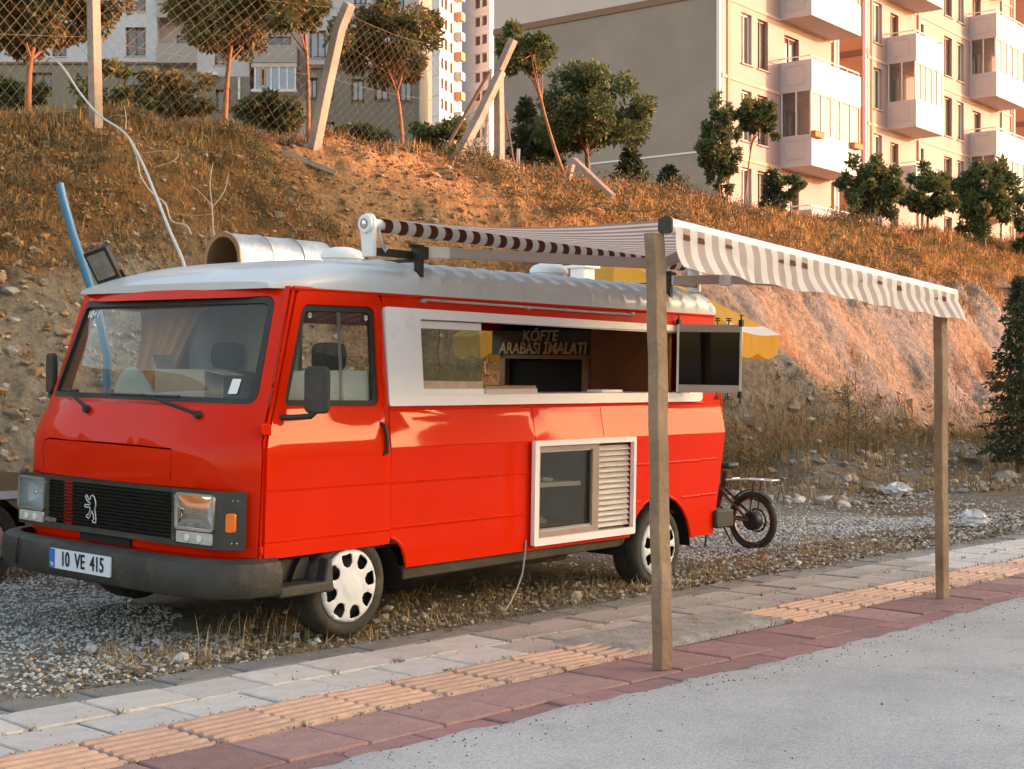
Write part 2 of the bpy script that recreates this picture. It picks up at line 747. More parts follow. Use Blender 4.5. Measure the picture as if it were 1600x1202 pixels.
# a hill across the road, unseen, added and shaped to cast shade
def build_shade_hill():
    Sh = np.array([math.cos(R(SUN_AZ)), math.sin(R(SUN_AZ))])
    Wp = np.array([-Sh[1], Sh[0]])
    te = math.tan(R(SUN_EL))
    D = 85.0
    wk = np.array([-400, -40, 0, 6, 10, 13, 16, 20.9, 21.6, 22.3, 22.9, 24.2, 26, 33, 60, 400])
    hk = np.array([6, 4.0, 3.2, 3.0, 3.0, 3.8, 6.0, 6.2, 3.7, 2.4, 0.6, -0.3, -1.0, -1.8, -4, -8])
    wa = np.unique(np.concatenate([np.linspace(-400, -40, 25), np.linspace(-40, 60, 300), np.linspace(60, 400, 25)]))
    da = np.array([-32, -26, -18, -10, -5, -2, 0, 2, 6, 14, 30, 60, 120])
    V = []
    for w in wa:
        ridge = np.interp(w, wk, hk) + te * D + 0.35 * fbm(np.array([w * 0.9]), np.array([1.7]), 4)[0]
        for d in da:
            f = math.exp(-(d / 15.0) ** 2) if d < 0 else math.exp(-(d / 70.0) ** 2)
            z = ridge * f + (0.8 * fbm(np.array([w * 0.12]), np.array([d * 0.12]), 4)[0] if abs(d) > 1 else 0) - (0.5 if d == -32 else 0)
            p = Sh * (D + d) + Wp * w
            V.append((p[0], p[1], z))
    n, k = len(wa), len(da)
    I = np.arange(n * k).reshape(n, k)
    F = np.stack([I[:-1, :-1], I[1:, :-1], I[1:, 1:], I[:-1, 1:]], -1).reshape(-1, 4)
    o = np_mesh('shade_hill', V, F, [mat('hill_scrub', (0.10, 0.075, 0.04), 0.95, var=0.5, vscale=0.4, spec=0.1)], smooth=True)
    tag(o, kind='structure')


build_shade_hill()

# =================================================================== road
def asphalt_mat():
    m = bpy.data.materials.new('worn_asphalt')
    m.use_nodes = True
    nt = m.node_tree
    b = nt.nodes['Principled BSDF']
    b.inputs['Roughness'].default_value = 0.92
    b.inputs['Specular IOR Level'].default_value = 0.2
    tc = nt.nodes.new('ShaderNodeTexCoord')

    def noise(scale, det=8, rough=0.6, dist=0.0):
        n = nt.nodes.new('ShaderNodeTexNoise')
        n.inputs['Scale'].default_value = scale
        n.inputs['Detail'].default_value = det
        n.inputs['Roughness'].default_value = rough
        n.inputs['Distortion'].default_value = dist
        nt.links.new(tc.outputs['Object'], n.inputs['Vector'])
        return n.outputs['Fac']

    def rng_(sock, a, b_, c=0.0, d=1.0):
        r = nt.nodes.new('ShaderNodeMapRange')
        for k, v in zip(('From Min', 'From Max', 'To Min', 'To Max'), (a, b_, c, d)):
            r.inputs[k].default_value = v
        nt.links.new(sock, r.inputs['Value'])
        return r.outputs[0]

    def mix(fac, c1, c2, blend='MIX'):
        x = nt.nodes.new('ShaderNodeMix')
        x.data_type = 'RGBA'
        x.blend_type = blend
        if hasattr(fac, 'is_output'):
            nt.links.new(fac, x.inputs['Factor'])
        else:
            x.inputs['Factor'].default_value = fac
        for i_, c in ((6, c1), (7, c2)):
            if hasattr(c, 'is_output'):
                nt.links.new(c, x.inputs[i_])
            else:
                x.inputs[i_].default_value = (*c, 1)
        return x.outputs[2]
    col = mix(rng_(noise(0.55, 9, 0.62, 0.4), 0.35, 0.65), (0.365, 0.37, 0.385), (0.485, 0.48, 0.475))
    col = mix(rng_(noise(2.6, 10, 0.7), 0.50, 0.72, 0, 0.6), col, (0.29, 0.29, 0.29))
    col = mix(rng_(noise(48, 3, 0.6), 0.60, 0.72, 0, 0.45), col, (0.22, 0.22, 0.22))
    col = mix(rng_(noise(120, 2, 0.6), 0.30, 0.70, 0.0, 1.0), mix(1.0, col, (0.70, 0.70, 0.70), 'MULTIPLY'), mix(1.0, col, (1.24, 1.24, 1.22), 'MULTIPLY'))
    col = mix(rng_(noise(11, 4, 0.62), 0.675, 0.73, 0, 0.8), col, (0.07, 0.065, 0.06))
    nt.links.new(col, b.inputs['Base Color'])
    bp = nt.nodes.new('ShaderNodeBump')
    bp.inputs['Strength'].default_value = 0.55
    bp.inputs['Distance'].default_value = 0.006
    nt.links.new(noise(110, 4, 0.7), bp.inputs['Height'])
    nt.links.new(bp.outputs[0], b.inputs['Normal'])
    return m


M_asph = asphalt_mat()


def road_edge(s):
    s = np.asarray(s, float)
    return 4.20 + 0.03 * np.sin(s * 0.9 - 1.5) + 0.10 * fbm(s * 0.7, s * 0 + 8, 3) + 0.09 * fbm(s * 6.0, s * 0 + 2.0, 4)


def build_road():
    sa = axis(0.5, 14.0, 0.035, -400, 600)
    ta = [-7.5, -3, 0, 2, 3.0, 3.6, 3.9]
    ed = road_edge(sa)
    rows = []
    for i, s in enumerate(sa):
        row = []
        for t in ta:
            row.append((0.688 * s - 0.7257 * t, 0.7257 * s + 0.688 * t, 0.004 + 0.012 * fbm(np.array([s * 0.5]), np.array([t * 0.5]), 3)[0]))
        t = ed[i]
        for dt, z in ((-0.10, 0.007), (-0.02, 0.0065), (0.0, 0.0)):
            row.append((0.688 * s - 0.7257 * (t + dt), 0.7257 * s + 0.688 * (t + dt), z))
        rows.append(row)
    mb = MB().grid(rows)
    o = mb.build('road', M_asph, smooth=60)
    tag(o, kind='structure')


build_road()

# =================================================================== pavement, each paver a piece
M_pink = [mat('paver_pink%d' % i, c, 0.9, var=0.18, vscale=9, bump=0.5, bscale=90, dirt=(0.20, 0.17, 0.15), dirt_amt=0.35, dirt_scale=5)
          for i, c in enumerate(((0.31, 0.165, 0.155), (0.255, 0.14, 0.135), (0.36, 0.205, 0.19)))]
M_tact = [mat('paver_tactile%d' % i, c, 0.85, var=0.15, vscale=9, bump=0.35, bscale=80, dirt=(0.27, 0.2, 0.14), dirt_amt=0.4, dirt_scale=6)
          for i, c in enumerate(((0.53, 0.335, 0.245), (0.47, 0.30, 0.225), (0.57, 0.37, 0.275)))]
M_lite = [mat('paver_pale%d' % i, c, 0.9, var=0.14, vscale=7, bump=0.45, bscale=90, dirt=(0.24, 0.2, 0.165), dirt_amt=0.35, dirt_scale=4)
          for i, c in enumerate(((0.56, 0.52, 0.485), (0.51, 0.475, 0.45), (0.60, 0.555, 0.51)))]
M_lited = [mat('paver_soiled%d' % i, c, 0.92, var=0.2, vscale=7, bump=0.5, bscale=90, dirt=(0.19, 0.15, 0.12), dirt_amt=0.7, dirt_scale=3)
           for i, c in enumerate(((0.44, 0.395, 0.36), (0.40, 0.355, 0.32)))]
M_dark = [mat('paver_grey%d' % i, c, 0.9, var=0.2, vscale=7, bump=0.5, bscale=90, dirt=(0.25, 0.21, 0.17), dirt_amt=0.45, dirt_scale=4)
          for i, c in enumerate(((0.20, 0.19, 0.18), (0.23, 0.215, 0.2)))]


def paver_mesh(l, w, m_, name, ridges=0):
    mb = MB()
    g = 0.0075
    rr = random.Random(name)
    P = [(-l / 2 + g, -w / 2 + g), (l / 2 - g, -w / 2 + g), (l / 2 - g, w / 2 - g), (-l / 2 + g, w / 2 - g)]
    P = [(x + rr.uniform(-.002, .002), y + rr.uniform(-.002, .002)) for x, y in P]
    c = 0.006
    lo = [(x, y, -0.06) for x, y in P]
    mi = [(x, y, -c) for x, y in P]
    hi = [(x - math.copysign(c, x), y - math.copysign(c, y), 0) for x, y in P]
    vs_ = lo + mi + hi
    fs = [(8, 9, 10, 11)]
    for a in (0, 4):
        for i in range(4):
            fs.append((a + i, a + (i + 1) % 4, a + 4 + (i + 1) % 4, a + 4 + i))
    mb.add(vs_, fs)
    for k in range(ridges):
        y = -w / 2 + w * (k + 0.5) / ridges
        h, b, tp = 0.010, w / ridges * 0.30, w / ridges * 0.17
        x0, x1 = -l / 2 + 0.009, l / 2 - 0.009
        mb.add([(x0, y - b, 0), (x1, y - b, 0), (x1, y + b, 0), (x0, y + b, 0), (x0 + .008, y - tp, h), (x1 - .008, y - tp, h), (x1 - .008, y + tp, h), (x0 + .008, y + tp, h)],
               [(4, 5, 6, 7), (0, 1, 5, 4), (1, 2, 6, 5), (2, 3, 7, 6), (3, 0, 4, 7)])
    return mb.mesh(name, [m_], smooth=0)


def build_pavement():
    mb = MB()
    rows = []
    for s in np.linspace(-60, 120, 60):
        rows.append([(*st(s, t)[:2], z) for t, z in ((4.0, -0.06), (4.05, -0.012), (6.08, -0.012), (6.12, -0.08))])
    mb.grid(rows)
    pv = mb.build('pavement', mat('joint_dirt', (0.085, 0.066, 0.048), 0.95, var=0.4, vscale=12, bump=0.5, bscale=60), smooth=0)
    tag(pv, kind='structure')
    L = 0.405
    bands = [(4.07, 4.365, M_pink, 'paver', 0), (4.365, 4.775, None, 'paver', 0), (4.775, 5.195, M_tact, 'tactile_paver', 6),
             (5.195, 5.53, M_lite, 'paver', 0), (5.53, 5.87, M_lite, 'paver', 0), (5.87, 6.10, M_dark, 'paver', 0)]
    cache = {}
    rr = random.Random(5)
    for bi, (t0, t1, mats_, nm, rid) in enumerate(bands):
        if mats_ is None:
            mats_ = M_pink
        for i in range(0, 44):
            s = 1.58 + L * i + (0.2 if bi in (0, 3) else 0.0) + (0.11 if bi == 5 else 0)
            if nm == 'tactile_paver' and 6.42 < s < 7.5:
                continue
            ms = mats_
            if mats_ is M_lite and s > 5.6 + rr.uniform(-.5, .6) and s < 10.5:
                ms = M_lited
            key = (bi, rr.randrange(len(ms)), ms is M_lited)
            if key not in cache:
                cache[key] = paver_mesh(L, t1 - t0, ms[key[1]], '%s_%d%d%d' % (nm, bi, key[1], key[2]), rid)
            p = st(s, (t0 + t1) / 2, rr.uniform(-0.006, 0.003))
            inst(cache[key], nm, pv, p, (rr.uniform(-.014, .014), rr.uniform(-.014, .014), ST_ROT + rr.uniform(-.006, .006)))
    # cement smear where the tactile pavers are missing
    rows = []
    for i in range(40):
        a = i / 39
        s = 5.9 + 1.75 * a
        row = []
        for j in range(14):
            b = j / 13
            t = 4.80 + 0.62 * b
            e = max(abs(a * 2 - 1), abs(b * 2 - 1))
            h = 0.012 - 0.03 * max(0, e - 0.75) / 0.25 + 0.018 * float(fbm(s * 5, t * 5, 4))
            row.append(tuple(st(s, t, h)))
        rows.append(row)
    MB().grid(rows).build('cement_patch', mat('cement_smear', (0.30, 0.275, 0.245), 0.95, var=0.3, vscale=8, bump=0.7, bscale=40,
                                             dirt=(0.17, 0.14, 0.11), dirt_amt=0.5), pv, smooth=60)
    # crumbs of soil and leaf litter in the joints and on the paving
    n = 1900
    s = rng.uniform(1.6, 13.5, n)
    t = rng.uniform(4.2, 6.1, n)
    k = rng.random(n)
    t = np.where(k < 0.25, 5.195 + rng.normal(0, 0.02, n), np.where(k < 0.45, 4.775 + rng.normal(0, 0.02, n), np.where(k < 0.7, 6.06 - np.abs(rng.normal(0, 0.12, n)), t)))
    r = rng.uniform(0.002, 0.006, n)
    pebbles('litter', s, t, np.full(n, 0.003), r, [mat('crumb_a', (0.17, 0.125, 0.085), 0.95), mat('crumb_b', (0.22, 0.17, 0.12), 0.95), mat('crumb_c', (0.34, 0.3, 0.26), 0.95)],
            'soil crumbs and dry leaf bits scattered on the pavement', 'litter', flat=0.6, probs=(0.55, 0.3, 0.15))
    # grit on the road, thickest along its edge
    n = 900
    s = rng.uniform(2.5, 13.5, n)
    t = np.where(rng.random(n) < 0.7, road_edge(s) - np.abs(rng.normal(0, 0.16, n)), rng.uniform(0.5, 4.2, n))
    pebbles('road_grit', s, t, np.full(n, 0.009), rng.uniform(0.002, 0.0065, n), [MATS['crumb_a'], MATS['crumb_b'], MATS['crumb_c']],
            'grit and small crumbs on the road beside the pavers', 'grit', flat=0.6, probs=(0.3, 0.35, 0.35))


def pebbles(name, s, t, z, r, mats_, label, cat, flat=0.75, probs=None, smooth=False):
    """one mesh of many small rough stones (octahedra with jitter)."""
    n = len(s)
    base = np.array([(1, 0, 0), (0, 1, 0), (-1, 0, 0), (0, -1, 0), (0, 0, 1), (0, 0, -1), (.6, .6, .55), (-.6, .6, .5), (-.6, -.6, .55), (.6, -.6, .5)], float)
    fc = np.array([(0, 6, 9), (6, 1, 7), (7, 2, 8), (8, 3, 9), (4, 6, 7), (4, 7, 8), (4, 8, 9), (4, 9, 6), (0, 1, 6), (1, 2, 7), (2, 3, 8), (3, 0, 9), (5, 1, 0), (5, 2, 1), (5, 3, 2), (5, 0, 3)])
    k = len(base)
    B = base[None] * rng.uniform(0.65, 1.25, (n, k, 1)) * r[:, None, None]
    B = B * rng.uniform(0.7, 1.3, (n, 1, 3))
    a = rng.uniform(0, 2 * np.pi, n)
    b = rng.normal(0, 0.35, n)
    ca, sa, cb, sb = np.cos(a)[:, None], np.sin(a)[:, None], np.cos(b)[:, None], np.sin(b)[:, None]
    x, y, zz = B[..., 0], B[..., 1], B[..., 2] * flat
    y, zz = y * cb - zz * sb, y * sb + zz * cb
    x, y = x * ca - y * sa, x * sa + y * ca
    X = 0.688 * s - 0.7257 * t
    Y = 0.7257 * s + 0.688 * t
    V = np.stack([x + X[:, None], y + Y[:, None], zz + z[:, None]], -1).reshape(-1, 3)
    F = (fc[None] + (np.arange(n) * k)[:, None, None]).reshape(-1, 3)
    pr = probs or [1 / len(mats_)] * len(mats_)
    mi = np.repeat(rng.choice(len(mats_), n, p=pr), len(fc))
    o = np_mesh(name, V, F, mats_, mi=mi, smooth=smooth)
    tag(o, label, cat, kind='stuff')
    return o


build_pavement()

GR = [mat('gravel_%d' % i, c, 0.9, var=0.2, vscale=30) for i, c in enumerate(((0.47, 0.46, 0.44), (0.36, 0.355, 0.345), (0.53, 0.51, 0.475), (0.36, 0.30, 0.235)))]


def scatter_gravel():
    # left lot in front of the van
    n = 24000
    s = rng.uniform(1.9, 7.2, n)
    t = 6.1 + np.abs(rng.uniform(0, 1, n)) ** 0.8 * 4.6
    keep = (s + 0.6 * fbm(s * 1.5, t * 1.5, 3) < 4.75 + 0.2 * (t - 6)) & (rng.random(n) < 0.95)
    s, t = s[keep], t[keep]
    r = rng.uniform(0.006, 0.015, len(s))
    pebbles('gravel', s, t, ground_h(s, t) + r * 0.3, r, GR, 'crushed grey gravel on the lot in front of the van', 'gravel', probs=(.4, .3, .2, .1))
    # behind the van and along the lot to the right
    n = 30000
    s = rng.uniform(8.5, 17, n)
    t = rng.uniform(6.2, 10.0, n)
    m_ = fbm(s * 0.8, t * 0.8, 4)
    dens = np.where((t > 7.0 + 0.8 * m_) & (s > 9.6) & (s + 2.5 * m_ + 0.5 * (t - 7) < 14.6), 0.95, 0.14)
    keep = rng.random(n) < dens
    s, t = s[keep], t[keep]
    r = rng.uniform(0.007, 0.018, len(s))
    pebbles('gravel', s, t, ground_h(s, t) + r * 0.3, r, GR, 'grey gravel on the lot behind the van and bicycle', 'gravel', probs=(.4, .3, .2, .1))
    # stones and crumbs along the dirt edge
    n = 5200
    s = rng.uniform(3.5, 15, n)
    t = 6.08 + np.abs(rng.normal(0, 0.45, n))
    r = rng.gamma(2.0, 0.004, n) + 0.004
    pebbles('dirt_stones', s, t, ground_h(s, t) + r * 0.3, r, [GR[3], GR[2], mat('clod', (0.16, 0.11, 0.07), 0.95, var=0.3, vscale=20)],
            'small stones and clods on the dirt strip beside the pavement', 'stones', probs=(.35, .2, .45))
    # rubble on the bank
    n = 6500
    s = rng.uniform(5.0, 26, n)
    t = rng.uniform(11.6, 17.3, n)
    left = (s < 11.5) & (t < 14.9)
    keep = (rng.random(n) < np.where(left, 1.0, 0.3)) & ~((s > 15.0) & (t < 14.4))
    s, t, left = s[keep], t[keep], left[keep]
    r = rng.gamma(1.5, 0.016, len(s)) + 0.010
    r = np.clip(r * np.where(left, 1.15, 0.75), 0.01, 0.085)
    pebbles('rubble', s, t, ground_h(s, t) + r * 0.2, r,
            [mat('rock_pale', (0.36, 0.315, 0.26), 0.9, var=0.25, vscale=8, bump=0.6, bscale=30), mat('rock_tan', (0.29, 0.195, 0.125), 0.9, var=0.3, vscale=8, bump=0.6, bscale=30),
             mat('rock_grey', (0.27, 0.25, 0.225), 0.9, var=0.25, vscale=8, bump=0.6, bscale=30)], 'broken stones and rubble lying on the earth bank', 'rubble', probs=(.3, .45, .25))
    n = 1500
    s = rng.uniform(14.5, 30, n)
    t = rng.uniform(8.6, 12.6, n)
    r = rng.gamma(1.5, 0.02, n) + 0.012
    pebbles('rubble', s, t, ground_h(s, t) + r * 0.2, np.clip(r, 0.01, 0.16), [MATS['rock_pale'], MATS['rock_tan'], MATS['rock_grey']],
            'stones and spoil lying along the foot of the cut face', 'rubble', probs=(.4, .4, .2))


scatter_gravel()


def scatter_clods():
    n = 15000
    s = rng.uniform(5.0, 30, n)
    t = 12.2 + rng.uniform(0, 1, n) * 5.2
    m_ = fbm(s * 1.1 + 3, t * 1.1, 3)
    keep = (rng.random(n) < np.clip(0.6 + 2.5 * m_, 0.1, 1)) & ~((s > 15.0) & (t < 14.6))
    s, t = s[keep], t[keep]
    r = rng.gamma(1.6, 0.011, len(s)) + 0.008
    pebbles('clods', s, t, ground_h(s, t) + r * 0.15, np.clip(r, 0.008, 0.06),
            [mat('earth_brown', (0.28, 0.145, 0.062), 0.95, var=.3, vscale=9), mat('earth_ochre', (0.40, 0.215, 0.095), 0.95, var=.3, vscale=9), mat('earth_dark', (0.17, 0.11, 0.06), 0.95, var=.3, vscale=9)],
            'crumbled earth clods all over the bank', 'earth', probs=(.4, .3, .3))


scatter_clods()


# =================================================================== grass and weeds, nobody could count them
def blades(name, s, t, hgt, wid, mats_, probs, label, lean=0.45, per=5, spread=0.05, z=None, cat='grass'):
    n0 = len(s)
    s = np.repeat(s, per) + rng.normal(0, spread, n0 * per)
    t = np.repeat(t, per) + rng.normal(0, spread, n0 * per)
    h = np.repeat(hgt, per) * rng.uniform(0.45, 1.2, n0 * per)
    w = np.repeat(wid, per) * rng.uniform(0.6, 1.3, n0 * per)
    n = n0 * per
    Z = ground_h(s, t) - 0.02
    X = 0.688 * s - 0.7257 * t
    Y = 0.7257 * s + 0.688 * t
    a = rng.uniform(0, 2 * np.pi, n)
    l = np.abs(rng.normal(0, lean, n)) + 0.08
    d = np.stack([np.cos(a), np.sin(a)], -1)
    b = rng.uniform(0, np.pi, n)
    q = np.stack([np.cos(b), np.sin(b)], -1)
    P0 = np.stack([X, Y], -1)
    mid = P0 + d * (h * l * 0.35)[:, None]
    tip = P0 + d * (h * l)[:, None]
    zm = Z + h * 0.6
    zt = Z + h * np.sqrt(np.clip(1 - (l * 0.7) ** 2, 0.15, 1))
    hw = (w / 2)[:, None]
    V = np.empty((n, 5, 3))
    V[:, 0, :2] = P0 - q * hw
    V[:, 1, :2] = P0 + q * hw
    V[:, 2, :2] = mid + q * hw * 0.8
    V[:, 3, :2] = mid - q * hw * 0.8
    V[:, 4, :2] = tip
    V[:, 0, 2] = Z
    V[:, 1, 2] = Z
    V[:, 2, 2] = zm
    V[:, 3, 2] = zm
    V[:, 4, 2] = zt
    o5 = (np.arange(n) * 5)[:, None]
    F = np.concatenate([o5 + np.array([[0, 1, 2]]), o5 + np.array([[0, 2, 3]]), o5 + np.array([[3, 2, 4]])], 1).reshape(-1, 3)
    mi = np.repeat(np.repeat(rng.choice(len(mats_), n0, p=probs), per), 3)
    o = np_mesh(name, V.reshape(-1, 3), F, mats_, mi=mi)
    tag(o, label, cat, kind='stuff')
    return o


GS = [mat('straw', (0.40, 0.235, 0.085), 0.8, var=0.3, vscale=3), mat('rust_grass', (0.33, 0.15, 0.05), 0.85, var=0.3, vscale=3),
      mat('olive_weed', (0.15, 0.13, 0.055), 0.85, var=0.3, vscale=3), mat('dull_weed', (0.23, 0.135, 0.06), 0.85, var=0.3, vscale=3)]


def scatter_grass():
    # left bank, brown and thin
    n = 17000
    s = rng.uniform(5.5, 19, n)
    t = 12.4 + rng.uniform(0, 1, n) ** 0.72 * 5.6
    v = t - 12.2
    m_ = fbm(s * 0.8, t * 0.8, 4)
    bare = (s > 12.8) & (s < 20) & (v > 2.2) & (v < 4.75)
    rub = (s < 11.5) & (v < 2.3)
    keep = (rng.random(n) < np.clip(0.75 + 2.2 * m_, 0.12, 1)) & ~(bare & (rng.random(n) < 0.93)) & ~(rub & (rng.random(n) < 0.93)) & ~((s > 16) & (v < 2))
    s, t = s[keep], t[keep]
    v = t - 12.2
    h = np.where(v > 4.3, 0.17, 0.10) * rng.uniform(0.5, 1.5, len(s))
    blades('dry_grass', s, t, h, np.full(len(s), 0.012), GS, (.16, .30, .18, .36), 'dry brown grass and weeds covering the earth bank above the van', per=5, spread=0.06)
    # right bank top, golden
    n = 17000
    s = rng.uniform(15.5, 44, n)
    t = 13.7 + rng.uniform(0, 1, n) * 4.6
    m_ = fbm(s * 0.5, t * 0.6, 4)
    bare = (s < 20.5) & (t < 16.8)
    keep = (rng.random(n) < np.clip(0.8 + 1.8 * m_, 0.2, 1)) & ~(bare & (rng.random(n) < 0.85))
    s, t = s[keep], t[keep]
    h = rng.uniform(0.06, 0.27, len(s))
    blades('golden_grass', s, t, h, np.full(len(s), 0.013), [mat('gold', (0.50, 0.245, 0.062), 0.8, var=0.3, vscale=2), GS[0], GS[1], GS[2]], (.42, .26, .22, .10),
           'golden dry grass on the bank top above the cut face', per=5, spread=0.08)
    # weeds at the foot of the cut and along the lot
    n = 5200
    s = rng.uniform(14.5, 40, n)
    t = 11.75 + rng.normal(0, 0.45, n)
    keep = fbm(s * 0.6, t, 4) > -0.12
    s, t = s[keep], t[keep]
    h = rng.uniform(0.05, 0.26, len(s)) * (1 + 0.9 * fbm(s * 0.7, t, 3))
    blades('foot_weeds', s, t, h, np.full(len(s), 0.011), [GS[2], GS[3], GS[0], GS[1]], (.35, .35, .18, .12), 'dry olive and brown weeds along the foot of the cut', per=6, spread=0.09)
    n = 1700
    s = rng.uniform(11, 40, n)
    t = rng.uniform(6.5, 11.6, n)
    keep = (fbm(s * 0.5, t * 0.5 + 4, 4) > 0.03) & (s > 15 - 0.2 * t)
    s, t = s[keep], t[keep]
    blades('lot_weeds', s, t, rng.uniform(0.06, 0.35, len(s)), np.full(len(s), 0.013), [GS[0], GS[3], GS[2]], (.5, .35, .15), 'sparse dry weeds on the lot behind the pavement', per=6, spread=0.07)
    # straw under and beside the van
    n = 1500
    s = rng.uniform(3.9, 11.8, n)
    t = 6.22 + np.abs(rng.normal(0, 0.55, n))
    keep = fbm(s * 1.5, t * 1.5, 3) > -0.12
    s, t = s[keep], t[keep]
    blades('straw_tufts', s, t, rng.uniform(0.02, 0.12, len(s)), np.full(len(s), 0.005), [GS[0], GS[3], mat('pale_straw', (0.45, 0.35, 0.2), 0.8)], (.4, .35, .25),
           'flattened dry straw in the dirt under the van', lean=1.0, per=6, spread=0.05)
    n = 36
    s = rng.uniform(4.3, 5.6, n)
    t = 6.35 + np.abs(rng.normal(0, 0.25, n))
    blades('tall_straws', s, t, rng.uniform(0.1, 0.3, n), np.full(n, 0.004), [MATS['pale_straw']], (1,), 'thin pale grass stalks standing beside the front tyre', lean=0.3, per=2, spread=0.04)




def scrub(name, s, t, size, n_leaf, leaf, mats_, probs, label, cat='weeds'):
    """low dry weeds: little sprays of narrow leaves and twigs."""
    k = len(s)
    z = ground_h(s, t)
    X = 0.688 * s - 0.7257 * t
    Y = 0.7257 * s + 0.688 * t
    n = k * n_leaf
    C = np.repeat(np.stack([X, Y, z], -1), n_leaf, 0)
    sz = np.repeat(size, n_leaf)
    d = rng.normal(0, 1, (n, 3))
    d[:, 2] = np.abs(d[:, 2]) * 1.1
    d /= np.linalg.norm(d, axis=1)[:, None]
    P = C + d * (sz * rng.uniform(0.1, 1.0, n) ** 0.7)[:, None]
    q = d * 0.7 + rng.normal(0, 0.5, (n, 3))
    q /= np.linalg.norm(q, axis=1)[:, None]
    s_ = np.cross(q, rng.normal(0, 1, (n, 3)))
    s_ /= np.linalg.norm(s_, axis=1)[:, None] + 1e-9
    L = (leaf * rng.uniform(0.5, 1.5, n) * (0.5 + sz / np.mean(size) * 0.5))[:, None]
    V = np.empty((n, 4, 3))
    V[:, 0] = P
    V[:, 1] = P + q * L * 0.5 + s_ * L * 0.12
    V[:, 2] = P + q * L
    V[:, 3] = P + q * L * 0.5 - s_ * L * 0.12
    F = np.arange(n * 4).reshape(n, 4)
    mi = np.repeat(rng.choice(len(mats_), k, p=probs), n_leaf)
    mi = np.where(rng.random(n) < 0.25, rng.choice(len(mats_), n, p=probs), mi)
    o = np_mesh(name, V.reshape(-1, 3), F, mats_, mi=mi)
    tag(o, label, cat, kind='stuff')


def scatter_scrub():
    n = 1500
    s = rng.uniform(6.0, 19.5, n)
    t = 13.0 + rng.uniform(0, 1, n) ** 0.7 * 4.6
    v = t - 12.2
    m_ = fbm(s * 0.7 + 2, t * 0.7, 3)
    bare = (s > 12.6) & (v > 2.0) & (v < 4.7)
    keep = (m_ > -0.10) & ~(bare & (rng.random(n) < .93)) & ~((s < 11.0) & (v < 2.2) & (rng.random(n) < .85)) & ~((s > 16) & (v < 2))
    s, t = s[keep], t[keep]
    scrub('bank_weeds', s, t, rng.uniform(0.05, 0.19, len(s)), 95, 0.042, [GS[3], GS[2], GS[1], GS[0], mat('dark_weed', (0.085, 0.068, 0.032), 0.85, var=.3, vscale=3)], (.26, .20, .22, .10, .22), 'small brown and olive weeds dotted over the shaded bank')
    n = 620
    s = rng.uniform(16.0, 44, n)
    t = rng.uniform(14.2, 17.6, n)
    keep = fbm(s * 0.45 + 1, t * 0.6, 3) > 0.04
    s, t = s[keep], t[keep]
    scrub('ridge_scrub', s, t, rng.uniform(0.12, 0.42, len(s)), 260, 0.05, [GS[2], MATS['dark_weed'], GS[3], GS[1]], (.42, .26, .18, .14), 'olive scrub clumps among the golden grass on the bank top')
    n = 1150
    s = rng.uniform(15.0, 40, n)
    t = np.where(rng.random(n) < 0.6, 11.8 + rng.normal(0, 0.4, n), 14.0 + rng.uniform(0, 1, n) * 4.2)
    keep = fbm(s * 0.6, t * 0.8 + 5, 3) > -0.08
    s, t = s[keep], t[keep]
    scrub('cut_weeds', s, t, rng.uniform(0.08, 0.27, len(s)), 130, 0.045, [GS[3], GS[2], GS[1], GS[0]], (.34, .26, .24, .16), 'scrubby weeds at the foot of the cut and among the golden grass')


scatter_grass()
scatter_scrub()


def joint_growth():
    """small weeds rooted in the paving joints, mostly along the lot edge."""
    n = 420
    s = rng.uniform(2.0, 13.8, n)
    k = rng.random(n)
    t = np.where(k < .35, 6.09 - np.abs(rng.normal(0, .05, n)), np.where(k < .6, 5.195, np.where(k < .8, 4.775, 5.53))) + rng.normal(0, .012, n)
    s = np.where(rng.random(n) < .5, np.round((s - 1.58) / .405) * .405 + 1.58 + .2, s)
    h = rng.uniform(.012, .04, n)
    o = blades('joint_weeds', s, t, h, np.full(n, .004), [GS[2], GS[3], MATS['pale_straw']], (.5, .3, .2), 'tiny weeds growing in the paving joints', lean=.9, per=6, spread=.012, cat='weeds')
    o.location.z = 0.105


joint_growth()

# =================================================================== the red food van
VX = Vector((0.64668525, 0.76275696, 0))
VY0 = Vector((-VX.y, VX.x, 0))
_r = R(1.1)
VYv = VY0 * math.cos(_r) + Vector((0, 0, math.sin(_r)))
VZv = Vector((0, 0, math.cos(_r))) - VY0 * math.sin(_r)
VAN_O = Vector((-0.90378, 8.15171, 0.0))
VAN_M = Matrix((VX, VYv, VZv)).transposed().to_4x4()
VAN_M.translation = VAN_O


def vw(x, y, z):
    return VAN_M @ Vector((x, y, z))


W = 2.10
M_red = mat('red_paint', (0.70, 0.018, 0.001), 0.4, var=0.05, vscale=2.5, coat=0.24, spec=0.05, rvar=0.06, dirt=(0.52, 0.075, 0.028), dirt_amt=0.16, dirt_scale=4.5, bump=0.16, bscale=2.4)
M_white = mat('white_panel', (0.86, 0.79, 0.77), 0.3, var=0.04, vscale=3, coat=0.3, dirt=(0.55, 0.5, 0.44), dirt_amt=0.2, dirt_scale=5)
M_roof = mat('roof_white', (0.55, 0.56, 0.56), 0.35, var=0.06, vscale=3, coat=0.3, dirt=(0.5, 0.47, 0.42), dirt_amt=0.25, dirt_scale=4)
M_rub = mat('black_rubber', (0.018, 0.016, 0.013), 0.6, var=0.3, vscale=12)
M_tyre = mat('tyre_rubber', (0.035, 0.031, 0.025), 0.8, var=0.3, vscale=9, dirt=(0.14, 0.11, 0.075), dirt_amt=0.45, dirt_scale=7, bump=0.25, bscale=60)
